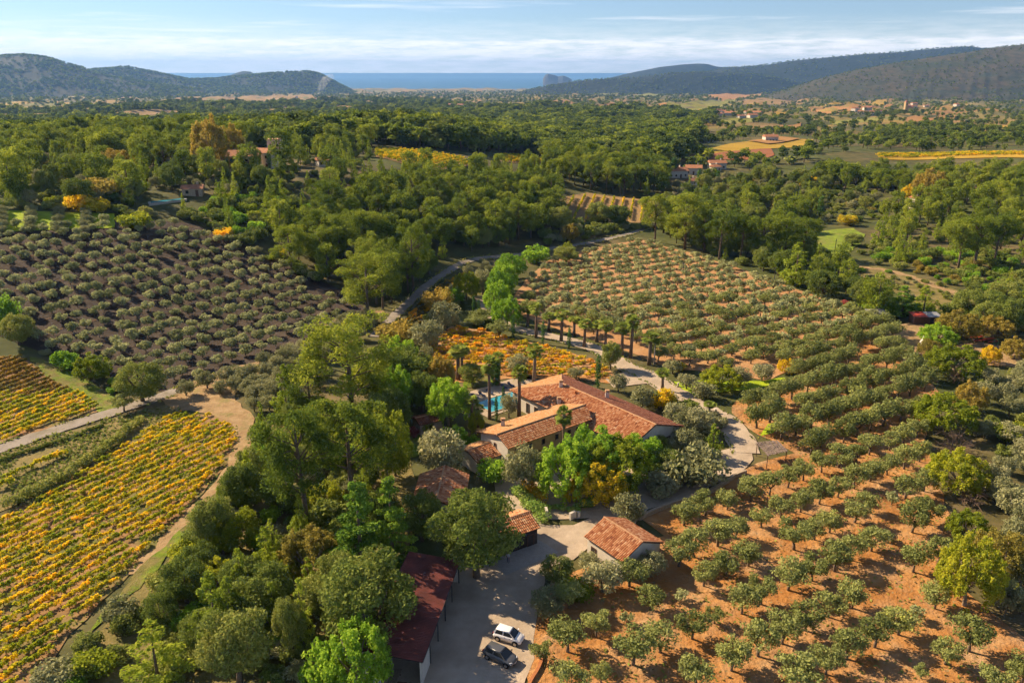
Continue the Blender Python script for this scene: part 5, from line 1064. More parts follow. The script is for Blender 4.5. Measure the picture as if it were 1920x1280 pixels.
# ------------------------------------------------------------ a person standing in the garage shade
def person():
    p = g1(953, 1056); h = 1.72; e = empty('person', (p[0], p[1], .16), 2.3, 'person in a pale top and dark trousers standing in the garage shade', 'person')
    J = [(0, 0, .95), (0, 0, 1.15), (0, .01, 1.36), (0, .015, 1.48), (0, .02, 1.56), (0, .03, 1.68)]; r = [.135, .12, .14, .06, .085, .08]
    E = [(i, i + 1) for i in range(5)]
    def chain(start, pts, rad):
        a = start
        for q, rr in zip(pts, rad): J.append(q); r.append(rr); E.append((a, len(J) - 1)); a = len(J) - 1
        return a
    for s in (-1, 1):
        chain(0, [(s * .1, 0, .88), (s * .11, .04 * s, .48), (s * .12, .02 * s - .02, .1), (s * .13, .13, .05)], [.09, .06, .045, .04])
        w = chain(2, [(s * .19, 0, 1.38), (s * .25, .02, 1.12), (s * .25, .12, .9), (s * .25, .15, .84)], [.06, .045, .034, .03])
        for k in range(4): chain(w, [(s * .25 + (k - 1.5) * .018, .17 + .005 * k, .79), (s * .25 + (k - 1.5) * .018, .165, .745 + .008 * abs(k - 1))], [.0095, .008])
        chain(w, [(s * .22, .18, .82), (s * .215, .195, .78)], [.01, .009])
    me = bpy.data.meshes.new('person_body'); me.from_pydata(J, E, []); o = link('body', me, e)
    me.skin_vertices or me.attributes
    md = o.modifiers.new('skin', 'SKIN'); 
    for i, rr in enumerate(r): me.skin_vertices[0].data[i].radius = (rr, rr)
    me.skin_vertices[0].data[0].use_root = True
    sb = o.modifiers.new('sub', 'SUBSURF'); sb.levels = 1; sb.render_levels = 1
    dg = bpy.context.evaluated_depsgraph_get(); ev = bpy.data.meshes.new_from_object(o.evaluated_get(dg)); o.modifiers.clear(); o.data = ev; ev.materials.clear()
    for m in ('skin', 'shirt', 'trousers', 'tyre'): ev.materials.append(MATS[m])
    for f in ev.polygons:
        z = f.center.z; x = abs(f.center.x); f.use_smooth = True
        f.material_index = 0 if z > 1.47 or (x > .2 and z < 1.05) else 1 if z > .93 else 3 if z < .09 else 2
    bm = bmesh.new(); bmesh.ops.create_uvsphere(bm, u_segments=10, v_segments=7, radius=.1)
    for v in bm.verts: v.co = Vector((v.co.x * .9, v.co.y + .005, v.co.z * .9 + 1.66)); 
    bmesh.ops.delete(bm, geom=[v for v in bm.verts if v.co.z < 1.62 and v.co.y > .02], context='VERTS'); hm = bpy.data.meshes.new('hair'); bm.to_mesh(hm); bm.free(); hm.materials.append(MATS['hair']); link('hair', hm, e)
person()

# ------------------------------------------------------------ houses of the hillside and of the valley
def villa(u, vb, w, h, d, rot, label, wall='plaster_white', mat='roof_tile', name='house', flat=False, storeys=1, group=None):
    """gabled house whose front centre stands at (u, vb); sizes in metres"""
    p = g1(u, vb); e = empty(name, tuple(p), rot, label, 'house', group); q = MB(); q.box(-w / 2, w / 2, 0, d, -1.5, h); q.obj('wall', wall, e)
    if flat: q = MB(); q.box(-w / 2 - .1, w / 2 + .1, -.1, d + .1, h, h + .25); q.obj('roof', 'ridge_tile' if mat == 'roof_tile' else mat, e)
    else:
        rh = d * .22; q = MB(); o = .5
        q.add([(-w / 2 - o, -o, h - .1), (w / 2 + o, -o, h - .1), (w / 2 + o, d + o, h - .1), (-w / 2 - o, d + o, h - .1), (-w / 2 - o, d / 2, h + rh), (w / 2 + o, d / 2, h + rh)], [(0, 1, 5, 4), (2, 3, 4, 5), (0, 4, 3), (1, 2, 5), (3, 2, 1, 0)]); ro = q.obj('roof', 'villa_roof', e)
        k = MB(); k.box(w * .25 - .35, w * .25 + .35, d * .55, d * .55 + .7, h, h + rh + .9); k.obj('chimney', wall, ro)
    n = max(2, int(w / 3))
    for s in range(storeys):
        for i in range(n):
            x = -w / 2 + w * (i + .5) / n; z = s * h / storeys + .9
            if s == 0 and i == n // 2: q = MB(); q.box(x - .5, x + .5, -.06, .0, -.1, 2.0); dd = q.obj('door', 'shutter', e)
            else: q = MB(); q.box(x - .5, x + .5, -.05, .0, z, z + 1.1); wd = q.obj('window', 'window_glass', e); q = MB(); q.box(x - .6, x + .6, -.12, .0, z - .12, z - .02); q.obj('sill', wall, wd)
    return e
flat_mat('villa_roof', (.42, .19, .1), .9, noise=.2, scale=1.0)
villa(457, 322, 12, 6.2, 9, .15, 'red-roofed house among pines on the left hill', 'plaster_ochre', storeys=2)
villa(493, 316, 8, 6.5, 7, -.3, 'second red-roofed house joined behind the cypresses', 'plaster_white', storeys=2)
villa(517, 312, 5.5, 11, 6, .1, 'square pale tower house on the left hill', 'plaster_white', flat=True, storeys=3, name='tower_house')
villa(608, 313, 4.5, 2.8, 5, .5, 'small white hut at the edge of the young pines', 'plaster_white', name='hut')
villa(361, 368, 6.5, 2.6, 5, .2, 'small brown-roofed pool house on the left hill', 'stone_wall', name='pool_house')
pl = [at_z(u, v, float(g1(u, v)[2]) + .2) for u, v in ((282, 377), (345, 371), (346, 375), (284, 383))]
pe = empty('swimming_pool', tuple(pl[0]), 0, 'narrow pale blue pool beside the brown-roofed pool house', 'pool'); q = MB(); zz = max(float(hgt(c[0], c[1])) for c in pl) + .25
q.add([(c[0] - pl[0][0], c[1] - pl[0][1], zz - pl[0][2]) for c in pl], [(0, 3, 2, 1)]); q.obj('water', 'pool_water', pe)
q = MB(); pcs = [V3(c[0] - pl[0][0], c[1] - pl[0][1], 0) for c in pl]; m_ = sum(pcs, V3(0, 0, 0)) / 4; q.prism([tuple((m_ + (c - m_) * 1.15)[:2]) for c in reversed(pcs)], -3 + zz - pl[0][2], zz - pl[0][2] - .03); q.obj('basin', 'concrete', pe)
for u, v, w, h, d, r_, lab in ((1272, 334, 12, 4, 8, .3, 'pale villa with terrace beyond the lane, leftmost of the pair'), (1300, 328, 9, 4, 7, -.2, 'tan villa with red roof beside the terraced garden'), (1347, 318, 10, 4, 7, .1, 'stone farmhouse behind the terrace trees'), (1345, 322, 5, 3, 5, .4, 'small annex before the stone farmhouse'),
                           (1305, 348, 6, 2.8, 5, .8, 'grey-roofed outbuilding with terrace below the villas'), (1447, 266, 12, 4.5, 8, .1, 'pink-roofed farmhouse between the vineyard strips'), (1832, 372, 9, 3.5, 7, .4, 'villa with pink roof half hidden in the right wood'), (1640, 350, 9, 3, 6, 0, 'low villa under the umbrella pines'), (1720, 392, 4, 5, 4, .2, 'small red-roofed turret in the pines')):
    villa(u, v, w, h, d, r_, lab)
r_ = np.random.default_rng(77)
for (u0, u1, v0, v1, n, lab, grp) in ((1335, 1375, 212, 220, 8, 'pale village house in the cluster by the orange plot', 'village houses'), (1390, 1420, 215, 224, 5, 'pale house at the right end of the village cluster', 'village end houses'), (1590, 1660, 205, 216, 7, 'white house left of the church', 'houses by the church'),
                                  (1700, 1800, 196, 204, 5, 'pale house on the wooded slope right of the church', 'slope houses'), (1060, 1130, 205, 214, 6, 'tiny white house in the valley behind the pine wood', 'valley houses'), (400, 450, 212, 222, 5, 'white shed of the hazy farm hamlet', 'hamlet sheds'),
                                  (1190, 1270, 145, 156, 7, 'far villa on the low wooded hill', 'hill villas'), (1280, 1420, 148, 162, 6, 'far villa on the ridge below the long hill', 'ridge villas'), (840, 920, 196, 206, 5, 'far pale house of the hamlet by the sea plain', 'plain houses'), (140, 180, 248, 254, 2, 'long grey greenhouse shed in the hazy wood', 'hazy sheds'), (540, 600, 183, 190, 4, 'tiny pale house under the headland', 'headland houses')):
    for k, uu in enumerate(sorted(r_.uniform(u0, u1, n))): villa(float(uu), float(r_.uniform(v0, v1)), float(r_.uniform(9, 16)), float(r_.uniform(4, 7)), float(r_.uniform(8, 11)), float(r_.uniform(-.6, .6)), lab + ', %s from the left' % ordinal(k), group=grp, storeys=2)
    for k in range(0): villa(float(r_.uniform(u0, u1)), float(r_.uniform(v0, v1)), float(r_.uniform(9, 16)), float(r_.uniform(4, 7)), float(r_.uniform(8, 11)), float(r_.uniform(-.6, .6)), lab, group=grp, storeys=2)
p = g1(1697, 208); e = empty('church', tuple(p), .2, 'ochre church tower with small spire in the far village', 'church')
q = MB(); q.box(-3.5, 3.5, -3.5, 3.5, -1, 20); tw = q.obj('tower', 'plaster_ochre', e); q = MB(); q.add([(-3.9, -3.9, 20), (3.9, -3.9, 20), (3.9, 3.9, 20), (-3.9, 3.9, 20), (0, 0, 27)], [(0, 1, 4), (1, 2, 4), (2, 3, 4), (3, 0, 4), (3, 2, 1, 0)]); q.obj('spire', 'villa_roof', e)
q = MB(); q.box(-1, 1, -3.6, -3.5, 14, 17.5); q.obj('belfry_opening', 'dark_wood', e); q = MB(); q.box(3.5, 20, -4, 4, -1, 9); q.obj('nave', 'plaster_ochre', e); q = MB(); q.add([(3.5, -4.5, 8.9), (20.5, -4.5, 8.9), (20.5, 4.5, 8.9), (3.5, 4.5, 8.9), (3.5, 0, 12), (20.5, 0, 12)], [(0, 1, 5, 4), (2, 3, 4, 5), (1, 2, 5), (0, 4, 3), (3, 2, 1, 0)]); q.obj('nave_roof', 'villa_roof', e)
# ------------------------------------------------------------ the right olive groves: one square-planted lattice
E1 = np.array([.851, .525]); E2 = np.array([-.525, .851])
def lattice(poly, n0, dn, e0, de, jit, seed, e1=E1, e2=E2, skip=.04):
    r_ = np.random.default_rng(seed); P = np.array(poly); out = []
    nn = P @ e2; ee = P @ e1
    for k in range(math.floor((nn.min() - n0) / dn), math.ceil((nn.max() - n0) / dn) + 1):
        for j in range(math.floor((ee.min() - e0) / de), math.ceil((ee.max() - e0) / de) + 1):
            q = e2 * (n0 + dn * k) + e1 * (e0 + de * j) + r_.normal(size=2) * jit
            if r_.random() > skip and in_poly(q[0], q[1], P): out.append((k, j, q[0], q[1]))
    return out
OLIVES = []
near_poly = gpoly([(1000, 1310), (1008, 1250), (1022, 1165), (1040, 1140), (1110, 1120), (1180, 1110), (1262, 1062), (1250, 985), (1200, 990), (1205, 975), (1255, 958), (1300, 940), (1380, 905), (1440, 885), (1500, 866), (1490, 845), (1420, 822), (1385, 795), (1372, 772), (1372, 756), (1420, 738), (1480, 722), (1505, 700), (1460, 690), (1500, 668), (1590, 632), (1660, 610), (1695, 636), (1680, 660), (1715, 688), (1735, 715), (1760, 728), (1725, 770), (1730, 840), (1748, 900), (1760, 1000), (1790, 1060), (1792, 1150), (1850, 1190), (1935, 1250), (1935, 1310)])
far_poly = gpoly([(975, 565), (985, 530), (1030, 495), (1110, 470), (1200, 453), (1300, 480), (1420, 520), (1540, 565), (1650, 608), (1590, 630), (1500, 665), (1440, 690), (1360, 700), (1262, 695), (1235, 680), (1190, 650), (1130, 632), (1040, 612), (975, 595)])
rows_seen = {}
for k, j, x, y in lattice(near_poly, 42.0, 6.0, 65.6, 4.24, .28, 1):
    n = 42 + 6 * k; w = (random.uniform(3.0, 3.9) if random.random() > .07 else random.uniform(1.5, 2.3)) if n < 75 else random.uniform(3.9, 4.9)
    rows_seen.setdefault(k, []).append(dict(kind='olive_tree', p=np.array([x, y, float(hgt(x, y))]), h=w * random.uniform(1.0, 1.14), w=w if n < 75 else w * 1.14, wy=None if n < 75 else w * .82, j=j, name=None, cat=None, rot=None if n < 75 else math.atan2(E1[1], E1[0]) + random.uniform(-.15, .15)))
kmin = min(rows_seen)
for k in sorted(rows_seen):
    row = sorted(rows_seen[k], key=lambda d: d['j'])
    for i, d in enumerate(row):
        lx = 'large dense' if d['w'] > 3.8 else 'grey-green' if d['w'] > 2.5 else 'small'
        d['label'] = '%s olive tree of the orange grove, %s from the left in the %s row' % (lx, ordinal(i), ordinal(k - kmin)); d['group'] = 'olive trees of the orange grove'; d['zone'] = 'right'; OLIVES.append(d)
for k, j, x, y in lattice(far_poly, 42.0, 6.0, 65.6, 4.24, .35, 2, skip=.02):
    w = random.uniform(2.6, 3.3) if y > 215 else random.uniform(3.2, 4.2)
    OLIVES.append(dict(kind='olive_tree', p=np.array([x, y, float(hgt(x, y))]), h=w * random.uniform(.85, .95), w=w, name=None, cat=None, rot=None, label=None, kj=(k, j), group='olive trees of the far grove', zone='far'))
# left terraced grove
left_poly = gpoly([(-60, 430), (0, 428), (120, 415), (360, 425), (470, 472), (600, 530), (668, 575), (560, 640), (430, 690), (325, 735), (215, 712), (115, 670), (60, 648), (0, 560), (-60, 560)])
c0 = g1(33, 507); c1 = g1(367, 443); L1 = (c1 - c0)[:2]; L1 /= np.linalg.norm(L1); L2 = np.array([-L1[1], L1[0]])
for k, j, x, y in lattice(left_poly, 0, 6.0, 0, 3.8, .45, 3, L1, L2, .05):
    w = random.uniform(2.3, 3.1); OLIVES.append(dict(kind='grey_olive', p=np.array([x, y, float(hgt(x, y))]), h=w * random.uniform(.9, 1.05), w=w, name=None, cat=None, rot=None, label=None, group='olive trees of the dark terraced grove', zone='left', kj=(k, j)))
roadside = gpoly([(345, 745), (420, 705), (560, 668), (640, 610), (700, 592), (715, 610), (600, 690), (540, 720), (500, 770), (470, 775), (440, 742)])
for k, j, x, y in lattice(roadside, 0, 4.4, 0, 3.7, .7, 4, L1, L2, .08):
    w = random.uniform(3.4, 4.6); OLIVES.append(dict(kind='grey_olive', p=np.array([x, y, float(hgt(x, y))]), h=w * .92, w=w, name=None, cat=None, rot=None, label=None, group='olive trees below the terraced grove', zone='road', kj=(k, j)))
for d in OLIVES: d['size'] = d['w'] / depth_of(d['p'])
OLIVES.sort(key=lambda d: -d['size'])
RANK = {}
for d in OLIVES:
    if 'kj' in d: RANK.setdefault((d['zone'], d['kj'][0]), []).append(d['kj'][1])
for q in RANK.values(): q.sort()
kk = [d['kj'][0] for d in OLIVES if d['zone'] == 'left']; k0 = min(kk); kr = min([d['kj'][0] for d in OLIVES if d['zone'] == 'road'])
NIND = 235
for d in OLIVES[:NIND]:
    if 'kj' in d:
        o_ = ordinal(RANK[(d['zone'], d['kj'][0])].index(d['kj'][1]))
        d['label'] = {'left': 'round olive tree, %s from the left on the %s dark terrace' % (o_, ordinal(d['kj'][0] - k0)), 'road': 'grey olive tree by the earth track, %s from the left in the %s line' % (o_, ordinal(d['kj'][0] - kr)), 'far': 'olive tree of the far grove, %s from the left in the %s row' % (o_, ordinal(d['kj'][0] - kmin))}[d['zone']]
    place(d)
for z, lab in (('right', 'the remaining grey-green olive trees of the orange grove'), ('far', 'grid of small olive trees on pale orange soil beyond the palms'), ('left', 'rows of olive trees covering the dark terraced slope'), ('road', 'grey olive trees along the earth track')):
    it = [('olive_far' if z != 'road' else 'grey_olive', d['p'], d['h'], d['w'], d['rot'], d.get('wy')) for d in OLIVES[NIND:] if d['zone'] == z]
    if it: gn_instances('olive_grove', ['olive_far', 'grey_olive'], it, lab, 'olive grove')

_n = left_poly @ L2; _e = left_poly @ L1; _i = 0
for n_ in np.arange(math.floor(_n.min() / 6) * 6 + 3.2, _n.max(), 6.0):
    t_ = np.arange(_e.min(), _e.max(), 3.0); c = t_[:, None] * L1 + n_ * L2 + rng.normal(0, .3, (len(t_), 2)); c = c[in_poly(c[:, 0], c[:, 1], left_poly)]
    if len(c) > 8: ribbon('terrace_bank', c, [.3, .6, .25, .55, .3], 'leaf_litter', .16, 3, .2, world=True, label='pale edge of the %s terrace of the dark olive slope' % ordinal(_i), cat='terrace'); _i += 1
def tufts(poly, n, seed, h, mat, name, label):
    r_ = np.random.default_rng(seed); P = np.array(poly); lo, hi = P.min(0), P.max(0); q = r_.uniform(lo, hi, (n * 3, 2)); q = q[in_poly(q[:, 0], q[:, 1], P)][:n]
    k = np.sin(q[:, 0] * .5 + 1) + np.sin(q[:, 1] * .43 + q[:, 0] * .2) + r_.normal(0, .6, len(q)); q = q[k > -.2]; VS = []
    for x, y in q:
        z = float(hgt(x, y)) + .1; a = r_.uniform(0, 3.14); w_ = r_.uniform(.1, .3); hh = h * r_.uniform(.4, 1.4); dx, dy = math.cos(a) * w_, math.sin(a) * w_; ex, ey = r_.normal(0, .1, 2)
        VS += [(x - dx, y - dy, z), (x + dx, y + dy, z), (x + dx * .7 + ex, y + dy * .7 + ey, z + hh), (x - dx * .7 + ex, y - dy * .7 + ey, z + hh)]
    link(name, mesh_of(name, VS, np.arange(len(VS)).reshape(-1, 4), mat, r_.random(len(VS) // 4)), kind='stuff', label=label, cat='weeds')
tufts(near_poly, 5200, 8, .16, 'scrub_leaf', 'weeds', 'low weeds scattered on the orange grove soil')
tufts(gpoly([(330, 772), (395, 778), (445, 800), (450, 830), (420, 880), (340, 970), (250, 1070), (130, 1190), (20, 1330), (-60, 1330), (-60, 1000), (60, 935), (210, 850)]), 5000, 9, .25, 'scrub_leaf', 'weeds', 'grass between the yellow vine rows')
tufts(gpoly([(0, 850), (120, 812), (330, 752), (340, 768), (240, 830), (100, 915), (0, 960), (-50, 980), (-50, 868)]), 3500, 10, .3, 'scrub_leaf', 'weeds', 'dry grass tufts on the bank by the farm road')
# ------------------------------------------------------------ vineyards
VINES = []
def vines(px, ang, row, step, kind, zone, seed, n0=0, h=(1.1, 1.6), jit=.12, wf=(1.1, 1.45)):
    d1 = np.array([math.cos(R(ang)), math.sin(R(ang))]); d2 = np.array([-d1[1], d1[0]])
    L_ = lattice(gpoly(px), n0, row, 0, step, jit, seed, d1, d2, .05)
    if not L_: return
    k0 = min(q[0] for q in L_); j0 = {}
    for k, j, x, y in L_: j0[k] = min(j0.get(k, 10 ** 9), j)
    for k, j, x, y in L_:
        p = np.array([x, y, float(hgt(x, y))]); kd = kind(x, y, p) if callable(kind) else kind
        VINES.append(dict(kind=kd, p=p, h=random.uniform(*h), w=step * random.uniform(*wf), name=None, cat=None, rot=R(ang) + random.choice((0, math.pi)), zone=zone, k=k - k0, j=j - j0[k], size=1 / depth_of(p)))
vines([(332, 776), (392, 782), (435, 800), (440, 828), (412, 880), (335, 968), (240, 1068), (110, 1200), (0, 1325), (-60, 1330), (-60, 1010), (70, 940), (215, 852), (270, 815)], 59, 1.8, 1.2, 'vine_yellow', 'corner', 1, h=(.8, 1.2))
def midk(x, y, p):
    v = project(p)[1]; u = project(p)[0]; return 'vine_brown' if v < 742 - .05 * u + random.uniform(-12, 12) else 'vine_yellow'
vines([(-60, 668), (40, 674), (75, 702), (115, 728), (190, 757), (180, 770), (0, 828), (-60, 846)], 63, 1.8, 1.25, midk, 'road', 2, h=(.85, 1.2))
vines([(850, 617), (900, 622), (960, 640), (1030, 654), (1115, 682), (1145, 702), (1150, 718), (1090, 710), (1010, 706), (930, 706), (880, 700), (800, 706), (780, 695), (785, 668)], 8, 1.9, 1.7, lambda x, y, p: random.choice(('vine_orange', 'vine_orange', 'vine_yellow', 'vine_yellow', 'vine_brown')), 'pool', 3, h=(.9, 1.5), jit=.35, wf=(.75, 1.05))
vines([(0, 920), (60, 890), (130, 850), (125, 845), (50, 880), (0, 905)], 60, 2.4, 1.3, 'vine_yellow', 'bank', 4)
vines([(755, 600), (800, 560), (850, 520), (880, 508), (870, 530), (830, 570), (790, 610), (740, 650), (715, 660)], 62, 2.4, 1.3, lambda x, y, p: random.choice(('vine_orange', 'vine_brown', 'vine_brown')), 'lane', 5)
vines([(1058, 374), (1105, 368), (1220, 378), (1226, 416), (1120, 412), (1055, 414)], 80, 4.6, 1.2, 'vine_yellow', 'tan', 6, h=(1.6, 2.2))
vines([(705, 281), (760, 283), (868, 298), (880, 311), (820, 320), (760, 309), (705, 295)], 75, 3.2, 2.0, 'vine_yellow', 'clear', 7, h=(1.5, 2.0))
vines([(925, 291), (990, 294), (1016, 303), (1008, 309), (940, 303)], 75, 3.2, 2.2, 'vine_yellow', 'clear', 8, h=(1.5, 2.0))
vines([(1644, 290), (1800, 287), (1925, 288), (1925, 292), (1780, 294), (1650, 297)], 20, 5.0, 3.5, 'vine_yellow', 'gold', 9, h=(1.5, 2.0))
vines([(150, 355), (200, 352), (240, 360), (200, 366), (150, 366)], 20, 3, 2, 'vine_yellow', 'hill', 10, h=(1.5, 2.2))
VINES.sort(key=lambda d: -d['size'])
ZL = {'corner': 'yellow and green grapevine, %s plant in the %s row of the corner vineyard', 'road': 'grapevine above the farm road, %s plant of the %s row', 'pool': 'orange grapevine beside the pool, %s plant of the %s row', 'bank': 'yellow grapevine on the grassy bank, %s plant of the %s row', 'lane': 'rusty grapevine below the lane, %s plant of the %s row'}
for d in VINES[:300]:
    d['label'] = ZL.get(d['zone'], ZL['corner']) % (ordinal(d['j']), ordinal(d['k'])); d['group'] = 'grapevines of the corner vineyard' if d['zone'] == 'corner' else 'grapevines ' + d['zone']; place(d)
for z, lab in (('corner', 'remaining rows of yellow vines in the corner vineyard'), ('road', 'brown, green and yellow vines above the farm road'), ('pool', 'orange autumn vines between drive and pool'), ('bank', 'short line of yellow vines on the grass bank'), ('lane', 'rust brown vines in the dip below the lane'), ('tan', 'yellow hedge-like vine rows on the tan field'), ('clear', 'golden vine rows in the pine clearing'), ('gold', 'vine rows of the long golden field'), ('hill', 'yellow vines on the left hill garden')):
    it = [(d['kind'], d['p'], d['h'], d['w'], d['rot']) for d in VINES[300:] if d['zone'] == z]
    if it: gn_instances('vine_rows', sorted({q[0] for q in it}), it, lab, 'vines')

